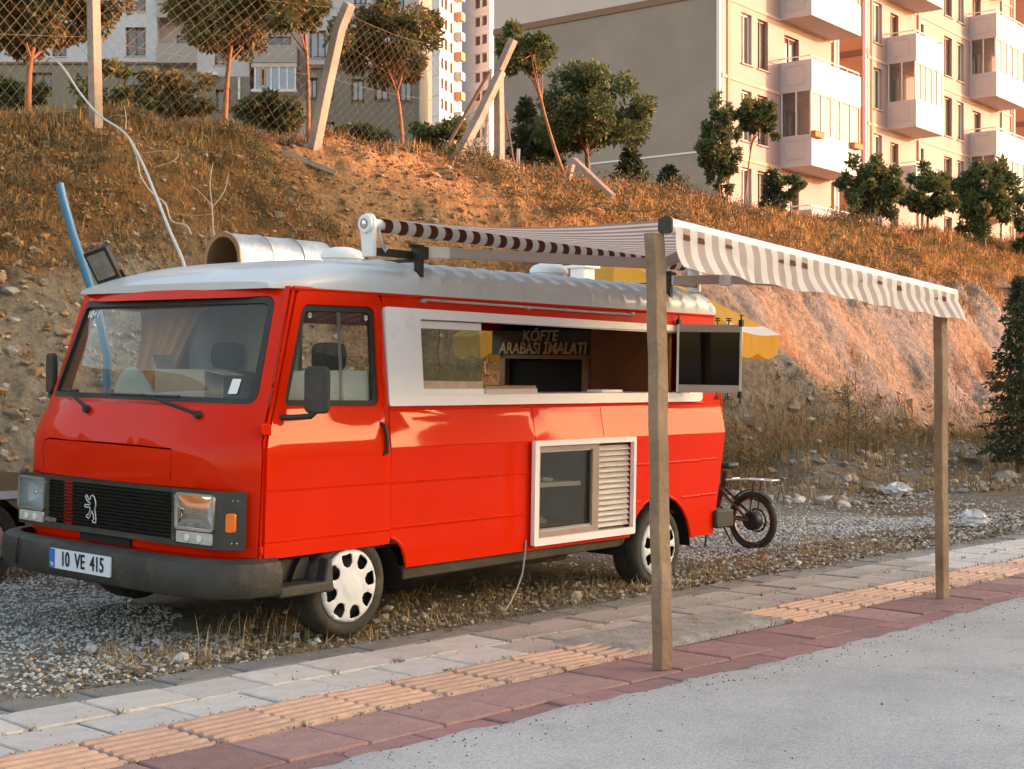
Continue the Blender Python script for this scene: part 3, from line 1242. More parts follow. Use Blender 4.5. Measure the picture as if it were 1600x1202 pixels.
M_bump = mat('bumper_plastic', (0.034, 0.031, 0.024), 0.6, var=0.3, vscale=6, bump=0.2, bscale=80, dirt=(0.11, 0.09, 0.065), dirt_amt=0.4, dirt_scale=5)
M_grille = mat('grille_plastic', (0.035, 0.032, 0.026), 0.5, var=0.2, vscale=9, dirt=(0.09, 0.075, 0.055), dirt_amt=0.3, dirt_scale=6)
M_blk = mat('dark_inside', (0.012, 0.010, 0.008), 0.85)
M_chrome = mat('chrome', (0.75, 0.75, 0.74), 0.18, metal=1.0)
M_alu = mat('aluminium', (0.55, 0.52, 0.48), 0.38, metal=0.9, var=0.15, vscale=6)
M_hub = mat('hubcap_white', (0.70, 0.71, 0.72), 0.35, var=0.05, vscale=8, dirt=(0.4, 0.34, 0.27), dirt_amt=0.2, dirt_scale=14)
M_glass = glass_mat('window_glass', (0.80, 0.86, 0.83), 0.06, (0.30, 0.31, 0.27))
M_wglass = glass_mat('windscreen_glass', (0.84, 0.90, 0.86), 0.17, (0.24, 0.23, 0.19), ior=1.38)  # film thickened to paint the hazy reflection over the windscreen
M_lens = glass_mat('lens_glass', (0.95, 0.97, 1.0), 0.04, (0.7, 0.7, 0.7))
M_wood = mat('counter_wood', (0.36, 0.19, 0.09), 0.5, var=0.25, vscale=6)
M_brown = mat('brown_panel', (0.20, 0.065, 0.022), 0.45, var=0.2, vscale=4)
M_sill = mat('sill_black', (0.05, 0.042, 0.028), 0.75, var=0.3, vscale=5, dirt=(0.15, 0.11, 0.07), dirt_amt=0.5, dirt_scale=4)
M_seat = mat('seat_cloth', (0.05, 0.05, 0.055), 0.95, var=0.2, vscale=20)
M_inner = mat('cab_lining', (0.45, 0.43, 0.39), 0.8, var=0.1, vscale=5)
M_orange = mat('orange_lens', (0.85, 0.16, 0.01), 0.25, coat=0.5)

van = empty('food_van')
van.matrix_world = VAN_M
tag(van, 'red food van with white roof and open serving hatch parked beside the pavement', 'van')


def ys(z):
    return float(np.interp(z, [1.04, 1.27, 1.91, 2.5], [0.0, 0.044, 0.100, 0.15]))


def near(x, z, off=0.0):
    return (x, ys(z) - off, z)


def far(x, z, off=0.0):
    return (x, W - ys(z) + off, z)


def interp(z, zs, xs):
    return float(np.interp(z, zs, xs))


EZ, EX = [.2, .473, 1.1, 1.27, 1.9, 1.95], [-.66, -.658, -.632, -.562, -.372, -.357]
CZ, CX = [.2, .45, .54, .84, 1.03, 1.05, 1.10, 1.29, 1.86, 1.95], [-.79, -.80, -.815, -.835, -.835, -.832, -.815, -.715, -.475, -.435]


def xe(z):
    return interp(z, EZ, EX)


def front_pt(u, z, off=0.0):
    p = interp(z, [0.9, 1.1, 1.3, 1.95], [5.0, 4.5, 3.4, 3.2])
    c = interp(z, CZ, CX)
    x = c + (xe(z) - c) * abs(u) ** p - off
    y = W / 2 - u * (W / 2 - ys(z))
    return (x, y, z)


def fy(y, z, off=0.0):
    u = (W / 2 - y) / (W / 2 - ys(z))
    return front_pt(max(-1, min(1, u)), z, off)


# ---- body shell -----------------------------------------------------
body = MB()
gap = 0.006
ws_hole = rpoly([(-.945, 1.285), (.945, 1.285), (.925, 1.872), (-.925, 1.872)], .075, 6)


def strip(pts, w):
    """outline of a thin groove along a polyline."""
    L, Rr = [], []
    for i, p in enumerate(pts):
        a = Vector(pts[max(0, i - 1)])
        b = Vector(pts[min(len(pts) - 1, i + 1)])
        d = (b - a).normalized()
        n_ = Vector((-d.y, d.x))
        L.append(tuple(Vector(p) + n_ * w / 2))
        Rr.append(tuple(Vector(p) - n_ * w / 2))
    return L + Rr[::-1]


hood_groove = strip([(-.655, .87), (-.665, 1.0), (-.65, 1.04), (-.6, 1.052), (0, 1.052), (.52, 1.045), (.522, .87)], .007)
outer = []
for i in range(25):
    outer.append((-1 + 2 * i / 24, .50))
for i in range(1, 15):
    outer.append((1, .50 + (1.925 - .50) * i / 14))
for i in range(1, 25):
    outer.append((1 - 2 * i / 24, 1.925))
for i in range(1, 14):
    outer.append((-1, 1.925 - (1.925 - .50) * i / 14))
body.plate(outer, [ws_hole, hood_groove, rrect(-.885, .885, .556, .828, .01, 2)], lambda u, z: front_pt(u, z), step=(.045, .05))

# near side wall: door opening to tail
arch_f = [(.302, .53), (.335, .522), (.372, .50), (.402, .467), (.425, .42), (.438, .37), (.443, .348)]
arch_r = [(3.0 + .40 * math.cos(R(a)), .235 + .385 * math.sin(R(a))) for a in (163, 150, 135, 120, 105, 90, 75, 60, 45, 30, 15, 8)]
tail = [(3.69, .29), (3.74, .55), (3.79, .80), (3.835, 1.04)]
lower = arch_f + [(2.0, .35)] + arch_r + tail + [(.302, 1.04)]
fr_hole = rrect(1.572, 2.622, .412, 1.022, .01, 2)
body.plate(lower, [fr_hole], lambda x, z: near(x, z), step=(.15, .1))
win_n = rpoly([(.345, 1.285), (3.535, 1.285), (3.535, 1.825), (.345, 1.835)], [.03, .05, .06, .03], 5)
up = [(.302, 1.04), (3.835, 1.04), (3.835, 1.22), (3.815, 1.6), (3.79, 1.925), (.302, 1.925)]
body.plate(up, [win_n, strip([(1.595, 1.05), (1.595, 1.262)], .006), strip([(2.32, 1.05), (2.32, 1.262)], .006)], lambda x, z: near(x, z), step=(.2, .08), lines=[[(.303, 1.272), (3.82, 1.272)]])
# pillar strip beside the windscreen and above the door
pil = [(-.654, .46), (-.628, 1.1), (-.556, 1.27), (-.366, 1.9), (-.36, 1.925), (.296, 1.925), (.296, 1.912), (-.345, 1.908), (-.535, 1.275), (-.610, 1.102), (-.640, .462)]
body.plate(pil, [], lambda x, z: near(x, z))
body.plate(pil, [], lambda x, z: far(x, z))
# far side wall with its openings
far_out = [(-.654, .46), (-.628, 1.1), (-.556, 1.27), (-.366, 1.9), (-.36, 1.925), (3.79, 1.925), (3.835, 1.04), (3.69, .29), (3.4, .29), (3.3, .55), (3.0, .62), (2.7, .55), (2.6, .35), (.44, .35), (.36, .52), (0, .58), (-.3, .52), (-.36, .46)]
far_holes = [rpoly([(-.46, 1.28), (.22, 1.28), (.22, 1.83), (-.30, 1.83)], .05), rrect(1.2, 3.66, 1.33, 1.80, .03)]
body.plate(far_out, far_holes, lambda x, z: far(x, z), step=(.3, .2))
# tail wall
tz = [.29, .55, .80, 1.04, 1.22, 1.6, 1.925]
tx = [3.69, 3.74, 3.79, 3.835, 3.835, 3.815, 3.79]
body.plate([(0, .29), (W, .29), (W, 1.04), (W - .1, 1.925), (.1, 1.925), (0, 1.04)], [rrect(.25, 1.85, 1.25, 1.3, .01)],
           lambda y, z: (interp(z, tz, tx) + .035 * (1 - abs(2 * y / W - 1) ** 6), y, z), step=(.12, .12))
# swage lines pressed into the sides
def swage(mb, xa, xb, z0, off=0.0):
    y = ys(z0) - off
    P = [(y + .004, z0 + .013), (y - .009, z0 - .001), (y - .007, z0 - .005), (y + .004, z0 - .010)]
    mb.add([(xa, a, b_) for a, b_ in P] + [(xb, a, b_) for a, b_ in P], [(0, 1, 5, 4), (1, 2, 6, 5), (2, 3, 7, 6), (0, 3, 2, 1), (4, 5, 6, 7)])


for z0, xa, xb in ((.845, .30, 1.53), (.845, 2.64, 3.50), (.586, .30, 1.53), (.586, 2.64, 2.74), (.586, 3.27, 3.50), (1.262, .30, 3.60)):
    swage(body, xa, xb, z0)
for z0 in (.85, .59):
    swage(body, 3.53, 3.715, z0)
# wheel arch lips
for pts in (arch_f, arch_r):
    body.tube([(x, -.004, z) for x, z in pts], .012, 6)
b = body.build('body', M_red, van, smooth=35, fix=False)
thick(b, -0.012)

# gutter and white roof
g = MB()
gz = 1.918
g.tube([(-.36, .085, gz), (.3, .085, gz), (1.5, .085, gz), (3.81, .085, gz)], .013, 6)
g.tube([(-.36, W - .085, gz), (3.81, W - .085, gz)], .013, 6)
g.build('gutter', M_red, van)

rf = MB()
xs_ = list(np.arange(-.46, .5, .035)) + list(np.arange(.5, 3.815, .0185))


def roof_pt(x, a):
    """a: -1 near gutter .. 1 far gutter."""
    hf = 1.0
    if x < .45:
        hf = 1 - ((.45 - x) / .95) ** 2.6 * .96
    if x > 3.5:
        hf = 1 - ((x - 3.5) / .34) ** 3 * .55
    half = W / 2 - .075
    if x < -.2:
        half -= .10 * ((-.2 - x) / .26) ** 2
    s_ = abs(a)
    # walk over the section: steep shoulder, flat crown
    ang = a * math.pi / 2
    yy = math.copysign(abs(math.sin(ang)) ** .62, a) * half
    zz = 1.93 + .205 * hf * abs(math.cos(ang)) ** .62
    if x > .52:
        ph = ((x + .12 * (1 - s_) - .52) / .185) % 1.0
        rib = max(0.0, 1 - abs(ph - .5) / .17)
        rib = rib * rib * (3 - 2 * rib)
        e = min(1, max(0, (s_ - .28) / .1)) * min(1, max(0, (.985 - s_) / .06))
        zz += .016 * rib * e
        yy += math.copysign(.014 * rib * e, a)
        zz += .012
    return (x, W / 2 + yy, zz)


A = [-1 + 2 * i / 56 for i in range(57)]
rf.grid([[(x, roof_pt(x, -1)[1], 1.915)] + [roof_pt(x, a) for a in A] + [(x, roof_pt(x, 1)[1], 1.915)] for x in xs_])
k = len(rf.v)
# close the nose and the tail of the roof shell
for x, n_ in ((xs_[0], 0), (xs_[-1], 1)):
    loop = [(x, roof_pt(x, -1)[1], 1.915)] + [roof_pt(x, a) for a in A] + [(x, roof_pt(x, 1)[1], 1.915)]
    rf.add(loop, [tuple(range(len(loop))) if n_ else tuple(reversed(range(len(loop))))])
roof = rf.build('roof', M_roof, van, smooth=50)
pb = MB()
pb.tube([(.63, .075, 1.898), (1.6, .075, 1.893), (2.76, .075, 1.884)], .009, 7)
for x in (.63, 1.6, 2.0, 2.74):
    pb.lathe([(.0, -.02), (.013, -.02), (.013, .02), (.0, .02)], 8, 'x', (x, .075, 1.89))
pb.build('awning_rod', M_alu, van)

# ---- near door -------------------------------------------------------
dr = MB()
door_o = rpoly([(-.633, .487), (.288, .497), (.288, 1.04), (.288, 1.905), (-.338, 1.903), (-.528, 1.275), (-.606, 1.10), (-.618, 1.04)], [.02, .02, 0, .05, .03, .04, .03, 0], 4)
dwin = rpoly([(-.475, 1.285), (.232, 1.275), (.232, 1.838), (-.305, 1.832)], [.05, .06, .06, .05], 5)
dr.plate(door_o, [dwin], lambda x, z: near(x, z, .003), step=(.13, .1), lines=[[(-.617, 1.04), (.287, 1.04)], [(-.525, 1.268), (.287, 1.268)]])
swage(dr, -.60, .27, .847, .003)
swage(dr, -.62, .275, .579, .003)
door = dr.build('door', M_red, van, smooth=35)
thick(door, -0.02)


def ring(mb, poly, w, fn0, fn1):
    """rubber seal that follows an outline: inset by w, raised."""
    c = Vector((sum(p[0] for p in poly) / len(poly), sum(p[1] for p in poly) / len(poly)))
    n_ = len(poly)
    inn = []
    for i in range(n_):
        a, b_ = Vector(poly[i - 1]), Vector(poly[(i + 1) % n_])
        d = (b_ - a).normalized()
        nn = Vector((-d.y, d.x))
        p = Vector(poly[i])
        if (c - p).dot(nn) < 0:
            nn = -nn
        inn.append(tuple(p + nn * w))
    vs_ = [fn0(*p) for p in poly] + [fn1(*p) for p in poly] + [fn1(*p) for p in inn] + [fn0(*p) for p in inn]
    fs = []
    for i in range(n_):
        j = (i + 1) % n_
        for k_ in range(4):
            l_ = (k_ + 1) % 4
            fs.append((k_ * n_ + i, k_ * n_ + j, l_ * n_ + j, l_ * n_ + i))
    mb.add(vs_, fs)
    return inn


sl = MB()
din = ring(sl, dwin, .033, lambda x, z: near(x, z, -.012), lambda x, z: near(x, z, .012))
sl.build('window_seal', M_rub, door, fix=True)
gl = MB()
gl.plate(din, [], lambda x, z: near(x, z, -.002))
gl.build('glass', M_glass, door)
bb = MB()
bb.bar(near(-.02, 1.31, -.01), near(-.02, 1.81, -.01), .014, .012, up=(1, 0, 0))
bb.build('window_divider', M_alu, door)
cu = MB()
cu.plate([(-.45, 1.29), (.22, 1.29), (.22, 1.475), (.0, 1.478), (-.41, 1.47)], [], lambda x, z: near(x, z, -.022 - .004 * math.sin(x * 40)), step=(.02, .05))
cu.build('white_cloth', mat('white_cloth', (0.88, 0.83, 0.80), 0.9, var=0.06, vscale=6), door)
hd = MB()
hd.plate(rrect(.155, .262, .985, 1.20, .05), [], lambda x, z: near(x, z, .006))
hd.build('handle_recess', M_blk, door)
hd = MB()
hd.tube([near(.225, 1.185, .012), near(.245, 1.17, .035), near(.25, 1.09, .04), near(.245, 1.02, .035), near(.222, 1.0, .012)], .011, 8)
hd.build('handle', M_rub, door)
for x in (-.25, .17):
    ck = MB()
    ck.lathe([(.0, -.012), (.016, -.010), (.016, .0), (.0, .0)], 12, 'y', near(x, 1.775, .004))
    ck.build('window_stud', M_chrome, door)
hg = MB()
hg.box(-.66, -.59, -.022, .004, 1.135, 1.20)
hg.build('hinge', M_red, door, bevel=.008)
hg = MB()
hg.box(-.655, -.62, -.018, .004, .51, .56)
hg.build('hinge', M_red, door, bevel=.008)


# ---- mirrors ------------------------------------------------------------
def mirror(y0, sgn):
    mb = MB()
    P = rrect(-.072, .072, -.125, .125, .035, 5)
    rot = Matrix.Rotation(R(18 * sgn), 3, 'Z')
    mx0, mz0 = (-.37, 1.375) if sgn > 0 else (-.44, 1.43)

    def mp(d):
        def fn(a, b_):
            q = rot @ Vector((d, a, b_))
            return (mx0 + q.x, y0 + q.y, mz0 + q.z)
        return fn
    mb.prism(P, mp(-.028), mp(.012))
    o = mb.build('mirror', M_bump, van, bevel=.012, seg=3)
    g_ = MB()
    g_.prism(rrect(-.06, .06, -.11, .11, .03), mp(.0125), mp(.0145))
    g_.build('mirror_glass', M_chrome, o)
    a = MB()
    yb = -.0 if sgn > 0 else W
    a.tube([(mx0, y0, mz0 - .105), (mx0 - .03, y0 + .02 * sgn, mz0 - .14), (-.47, yb - .02 * sgn, 1.225), (-.50, yb + .02 * sgn, 1.225)], .016, 8)
    a.build('mirror_arm', M_rub, o)


mirror(-.13, 1)
mirror(W + .155, -1)

# ---- windscreen -------------------------------------------------------
sl = MB()
win = ring(sl, ws_hole, .036, lambda u, z: front_pt(u, z, -.02), lambda u, z: front_pt(u, z, .012))
wseal = sl.build('windscreen_seal', M_rub, van, fix=True)
gl = MB()
gl.plate(win, [], lambda u, z: front_pt(u, z, -.006), step=(.07, .08))
wsg = gl.build('windscreen', M_wglass, van, smooth=60)
for px0, ptip in ((1.385, 1.80), (.40, 1.22)):
    wp = MB()
    a = Vector(fy(px0, 1.232, .015))
    b_ = Vector(fy((px0 + ptip) / 2 + .1, 1.33, .035))
    wp.lathe([(.0, -.03), (.02, -.03), (.024, .0), (.0, .012)], 10, 'x', tuple(a))
    wp.tube([a, a.lerp(b_, .35), b_], [.014, .011, .005], 7)
    wp.build('wiper_arm', M_rub, van)
    wb = MB()
    P = [fy(ptip + (b_.y - ptip) * 2 * i / 6, 1.322 + (.012 if px0 > 1 else .0), .02) for i in range(7)]
    wb.tube(P, .009, 6)
    wb.build('wiper_blade', M_rub, van)
tx_ = text_mesh('10+1', .06, .0005, mat('sticker_white', (.75, .75, .72), .6), 'windscreen_marks', wsg, fy(1.78, 1.79, .001), (R(67), 0, R(-90)), bold=.001)
stk = MB()
stk.plate(rrect(.235, .29, 1.345, 1.425, .006), [], lambda y, z: fy(y, z, .0005))
stk.build('sticker', MATS['sticker_white'], wsg)

# ---- grille panel and lights ------------------------------------------
GZ0, GZ1 = .545, .845


def gpt(y, z, off=0.0):
    e = abs(y - W / 2) / (W / 2)
    x = -.862 + .035 * max(0, min(1, e)) ** 3
    if e > .90:
        x += (e - .90) / .10 * .085
    return (x - off + .02 * (z - GZ0), y, z)


hl_n = rrect(.135, .425, .640, .818, .02, 3)
hl_f = [(W - x, z) for x, z in hl_n]
sg_n = rrect(.14, .425, .560, .628, .008, 2)
sg_f = [(W - x, z) for x, z in sg_n]
slot = rrect(.46, W - .30, .572, .822, .01, 2)
slot_f = None
gr = MB()
outl = [(.0 + (W) * i / 30, GZ0) for i in range(31)] + [(W - W * i / 30, GZ1) for i in range(31)]
gr.plate(outl, [hl_n, hl_f, sg_n, sg_f, rrect(.47, W - .47, .575, .82, .01, 2)], lambda y, z: gpt(y, z), step=(.06, .05))
grille = gr.build('grille', M_grille, van, smooth=40)
thick(grille, -0.03)
for i in range(12):
    z = .588 + i * (.82 - .588) / 12
    s_ = MB()
    P0 = [gpt(.47 + (W - .94) * j / 12, z, -.004) for j in range(13)]
    vs_ = []
    for x, y, z_ in P0:
        vs_ += [(x, y, z_), (x - .006, y, z_ + .004), (x + .028, y, z_ + .010)]
    fs = []
    for j in range(12):
        for k_ in range(3):
            l_ = (k_ + 1) % 3
            fs.append((j * 3 + k_, j * 3 + l_, (j + 1) * 3 + l_, (j + 1) * 3 + k_))
    s_.add(vs_, fs)
    s_.build('slat', M_grille, grille, smooth=0)
bk = MB()
bk.box(-.825, -.81, .47, W - .47, .56, .83)
bk.build('grille_backing', M_blk, grille)
rb = MB()
rb.box(-.835, -.826, 1.42, 1.50, .575, .82)
rb.build('red_brace', M_red, grille)
for y0, nm in ((.62, 0), (W - .62, 1)):
    pass
M_refl = mat('reflector', (0.55, 0.60, 0.64), 0.25, metal=0.15, coat=.6, bump=0.35, bscale=14)
M_clear = mat('side_lamp_lens', (0.50, 0.48, 0.44), 0.25, coat=0.6, var=0.15, vscale=30)
for far_ in (0, 1):
    mp = (lambda y: W - y) if far_ else (lambda y: y)
    h = MB()
    c = (.28, .729)
    for i in range(8):
        pass
    pts = rrect(.14, .42, .645, .813, .02, 4)
    rings = [(1.0, -.002), (.86, -.035), (.6, -.06), (.25, -.07)]
    vs_, fs = [], []
    for kf, off in rings:
        for y, z in pts:
            p = gpt(mp(c[0] + (y - c[0]) * kf), c[1] + (z - c[1]) * kf, off)
            vs_.append(p)
    n_ = len(pts)
    for i in range(len(rings) - 1):
        for j in range(n_):
            fs.append((i * n_ + j, i * n_ + (j + 1) % n_, (i + 1) * n_ + (j + 1) % n_, (i + 1) * n_ + j))
    fs.append(tuple(range((len(rings) - 1) * n_, len(rings) * n_)))
    h.add(vs_, fs)
    hl = h.build('headlight', M_refl, van, fix=True, smooth=50)
    le = MB()
    le.plate(pts, [], lambda y, z: gpt(mp(y), z, .006 + .012 * (1 - abs((y - c[0]) / .14) ** 4) * (1 - abs((z - c[1]) / .084) ** 4)), step=(.03, .03))
    le.build('lens', M_lens, hl, smooth=60)
    bl = MB()
    bl.lathe([(.0, -.03), (.014, -.025), (.016, .0), (.016, .03)], 10, 'x', gpt(mp(.28), .73, -.045))
    bl.build('bulb', M_chrome, hl)
    fm = MB()
    ring(fm, rrect(.128, .432, .632, .826, .025, 4), .012, lambda y, z: gpt(mp(y), z, -.01), lambda y, z: gpt(mp(y), z, .012))
    fm.build('bezel', M_alu, hl, fix=True)
    sgm = MB()
    sgm.prism(rrect(.142, .423, .563, .625, .008, 2), lambda y, z: gpt(mp(y), z, -.02), lambda y, z: gpt(mp(y), z, .006))
    sg = sgm.build('side_lamp', M_clear, van, bevel=.003)
    for yy in (.235, .33):
        q = MB()
        q.lathe([(.0, -.006), (.020, -.005), (.022, 0), (.0, .0)], 12, 'x', gpt(mp(yy), .594, .007))
        q.build('lamp_disc', mat('lamp_disc', (.75, .75, .7), .2, coat=.5), sg)
    ind = MB()
    ind.prism(rrect(.035, .070, .635, .735, .012, 3), lambda y, z: gpt(mp(y), z, -.01), lambda y, z: gpt(mp(y), z, .014))
    ind.build('indicator', M_orange, van, bevel=.004)
    sc_ = MB()
    for zz in (.58, .80):
        for yy in (.03, .05):
            sc_.lathe([(.0, -.003), (.006, -.002), (.006, .0)], 8, 'x', gpt(mp(yy), zz, .003))
        sc_.lathe([(.0, -.003), (.006, -.002), (.006, .0)], 8, 'x', gpt(mp(.445), zz, .003))
    sc_.build('screw', M_chrome, grille)

# emblem on the grille: rampant figure as a raised chrome outline
EPX = [(572, 290), (583, 305), (590, 322), (592, 350), (585, 365), (592, 395), (595, 425), (594, 442), (575, 440), (573, 430), (582, 422), (578, 400), (568, 380), (560, 398), (552, 415), (548, 423),
       (532, 412), (535, 402), (545, 402), (552, 385), (557, 365), (550, 360), (535, 362), (520, 358), (520, 348), (535, 346), (552, 348), (556, 335), (545, 332), (530, 318), (522, 300), (530, 292),
       (538, 305), (548, 318), (558, 312), (556, 298)]
EMB = [((x - 520) / 75.0, (445 - y) / 155.0) for x, y in EPX]
em = MB()
P = []
for a, b_ in EMB:
    y = 1.240 - a * .110
    z = .603 + b_ * .156
    P.append(gpt(y, z, .012))
em.tube(P, .0036, 6, close=True)
em.build('emblem', mat('emblem_silver', (.62, .61, .58), .35, metal=.2), grille)
text_mesh('KARSAN', .036, .002, M_alu, 'lettering', grille, gpt(1.595, .590, .014), (R(90), 0, R(-90)), bold=.0012)

# ---- apron, bumper, plate --------------------------------------------
ap = MB()
rows = []
for z in (.30, .42, .52, .56):
    rows.append([(front_pt(u, z)[0] + .02 * (z < .5), front_pt(u, z)[1], z) for u in [1 - 2 * i / 30 for i in range(31)]])
ap.grid(rows)
ap.build('apron', M_red, van, smooth=50)
ah = MB()
ah.box(-.838, -.80, .86, 1.34, .495, .545)
ah.build('apron_opening', M_blk, van)
bp_ = MB()
# bumper: section swept round the front
path = [(-.565, -.045), (-.58, -.045), (-.62, -.045), (-.74, -.03), (-.85, .05), (-.925, .20), (-.955, .45), (-.962, 1.05), (-.955, W - .45), (-.925, W - .20), (-.85, W - .05), (-.74, W + .03), (-.60, W + .045), (-.56, W + .045)]
sec = [(.0, .295), (-.028, .305), (-.045, .335), (-.045, .435), (-.03, .478), (.0, .495), (.06, .497), (.06, .295)]
rows = []
for i, (x, y) in enumerate(path):
    a = Vector(path[max(0, i - 1)])
    c = Vector(path[min(len(path) - 1, i + 1)])
    d = (c - a).normalized()
    n_ = Vector((-d.y, d.x))
    if n_.dot(Vector((x, y)) - Vector((.5, W / 2))) < 0:
        n_ = -n_
    row = []
    for o_, z in sec:
        zz = z
        q = Vector((x, y)) - n_ * o_ * -1 * -1
        row.append((x + n_.x * -o_, y + n_.y * -o_, zz))
    row.append(row[0])
    rows.append(row)
bp_.grid(rows)
for r0 in (rows[0], rows[-1]):
    bp_.add(r0[:-1], [tuple(range(len(r0) - 1))])
bumper = bp_.build('bumper', M_bump, van, smooth=40, fix=True)
st_ = MB()
st_.box(-.57, -.20, -.085, .10, .285, .345)
st_.box(-.57, -.24, .06, .10, .34, .47)
st_.add([(-.27, -.085, .285), (-.19, -.085, .285), (-.19, .10, .285), (-.27, .10, .285), (-.215, -.06, .46), (-.185, -.06, .46), (-.185, .10, .46), (-.215, .10, .46)], [(0, 3, 2, 1), (4, 5, 6, 7), (0, 1, 5, 4), (1, 2, 6, 5), (2, 3, 7, 6), (3, 0, 4, 7)])
st_.build('step', M_bump, van, bevel=.012)
bc = MB()
bc.lathe([(.0, -.004), (.022, -.004), (.024, .004)], 14, 'y', (-.69, -.065, .40))
bc.build('bumper_cap', M_rub, bumper)
ln = MB()
ln.tube([(-1.0, 1.70, .488), (-1.007, 1.72, .40), (-.995, 1.74, .335)], .006, 6)
ln.build('bumper_seam', M_rub, bumper)
pl = MB()
pl.prism(rrect(.785, 1.365, .352, .462, .008, 2), lambda y, z: (-1.005, y, z - .002), lambda y, z: (-1.013, y, z - .002))
plate = pl.build('number_plate', mat('plate_white', (0.70, 0.74, 0.80), 0.4), bumper)
pb_ = MB()
pb_.prism(rrect(1.312, 1.364, .352, .460, .004, 2), lambda y, z: (-1.012, y, z - .002), lambda y, z: (-1.0155, y, z - .002))
pb_.build('plate_band', mat('plate_blue', (0.02, 0.16, 0.50), 0.4), plate)
M_ink = mat('plate_ink', (0.012, 0.012, 0.014), 0.5)
text_mesh('10  VE  415', .112, .0008, M_ink, 'plate_text', plate, (-1.0165, 1.045, .4055), (R(90), 0, R(-90)), sx=.78, bold=.0016)
text_mesh('TR', .026, .0006, mat('plate_tr', (.7, .75, .8), .5), 'plate_country', plate, (-1.0165, 1.338, .372), (R(90), 0, R(-90)), bold=.001)
rbm = MB()
rbm.prism(rrect(3.68, 3.92, .33, .465, .03, 4), lambda x, z: (x, -.05, z), lambda x, z: (x, .25, z))
rbm.prism(rrect(3.83, 3.93, .34, .46, .03, 4), lambda x, z: (x, .25, z), lambda x, z: (x, W + .02, z))
rbm.build('rear_bumper', M_bump, van, bevel=.012)

# ---- sills, chassis, exhaust ------------------------------------------
si = MB()
si.add([near(.435, .352, -.02), near(2.64, .352, -.02), (2.60, .03, .285), (.45, .03, .268), (.435, .12, .35), (2.64, .12, .35), (2.60, .10, .285), (.45, .10, .268)],
       [(0, 1, 2, 3), (4, 7, 6, 5), (3, 2, 6, 7), (0, 3, 7, 4), (1, 5, 6, 2)])
si.build('sill', M_sill, van, bevel=.01)
ch = MB()
ch.box(-.55, 3.6, .18, W - .18, .40, .44)
for y in (.45, W - .45):
    ch.box(-.5, 3.6, y - .05, y + .05, .30, .40)
ch.box(-.06, .06, .2, W - .2, .22, .30)
ch.tube([(3.0, .2, .25), (3.0, W - .2, .25)], .05, 8)
ch.lathe([(.0, -.14), (.15, -.1), (.15, .1), (.0, .14)], 16, 'y', (3.0, W / 2, .25))
ch.box(-.5, .45, .25, .29, .40, .9)
ch.build('chassis', M_blk, van)
ex = MB()
ex.tube([(.6, .5, .27), (1.2, .42, .25), (1.55, .34, .235), (2.05, .26, .23), (2.22, .24, .235)], .028, 10)
ex.lathe([(.0, -.3), (.075, -.28), (.08, 0), (.075, .28), (.0, .3)], 14, 'x', (1.15, .43, .25))
ex.build('exhaust', mat('rusty_pipe', (0.10, 0.07, 0.045), 0.8, var=0.4, vscale=10), van)
wr = MB()
wr.tube([(1.50, -.02, .42), (1.49, -.022, .33), (1.46, -.03, .22), (1.38, -.05, .12), (1.28, -.08, .05), (1.18, -.12, .02)], .006, 6)
wr.build('cable', mat('grey_cable', (.3, .28, .25), .6), van)


# ---- wheels -----------------------------------------------------------
def wheel_meshes():
    R0 = .285
    ty = MB()
    prof = [(.205, .0), (.212, -.008), (.235, -.016), (.262, -.014), (.277, -.002), (.2845, .022)]
    for yy in (.045, .075, .105, .135):
        prof += [(.285, yy - .010), (.278, yy - .008), (.278, yy - .003), (.285, yy - .001)]
    prof += [(.2845, .165), (.275, .190), (.24, .202), (.205, .195)]
    ty.lathe(prof, 56, 'y')
    hc = MB()
    holes = []
    for i in range(8):
        a = R(22.5 + 45 * i)
        ca, sa = math.cos(a), math.sin(a)
        q = [(.108, -.012), (.128, -.034), (.168, -.040), (.180, -.030), (.182, .030), (.168, .040), (.128, .034), (.108, .012)]
        holes.append([(x * ca - y * sa, x * sa + y * ca) for x, y in q])
    circ = [(.203 * math.cos(2 * math.pi * i / 48), .203 * math.sin(2 * math.pi * i / 48)) for i in range(48)]

    def dome(x, z):
        r_ = math.hypot(x, z)
        y = interp(r_, [0, .055, .062, .10, .17, .195, .203], [-.034, -.032, -.026, -.024, -.022, -.016, -.004])
        return (x, y, z)
    hc.plate(circ, holes, dome, step=(.018, .018))
    dk = MB()
    dk.lathe([(.0, .02), (.12, .02), (.19, .03), (.205, .06)], 32, 'y')
    bt = MB()
    for i in range(4):
        a = R(45 + 90 * i)
        bt.lathe([(.0, -.0285), (.004, -.028), (.004, -.02)], 8, 'y', (.145 * math.cos(a), 0, .145 * math.sin(a)))
    return ty.mesh('tyre', [M_tyre], 35), hc.mesh('hubcap', [M_hub], 40), dk.mesh('rim', [M_blk], 30), bt.mesh('rivet', [M_blk], 0)


T_, H_, D_, B_ = wheel_meshes()
for x, z, yb, fl in ((0, .285, .015, 0), (3.0, .246, .015, 0), (0, .285, W - .015, 1), (3.0, .246, W - .015, 1)):
    wl = inst(T_, 'wheel', van, (x, yb, z), (0, R(11) if x == 0 else R(-7), math.pi if fl else 0))
    h_ = inst(H_, 'hubcap', wl)
    sm = h_.modifiers.new('s', 'SOLIDIFY')
    sm.thickness = -.006
    inst(D_, 'rim', wl)
    if not fl:
        inst(B_, 'rivet', wl)
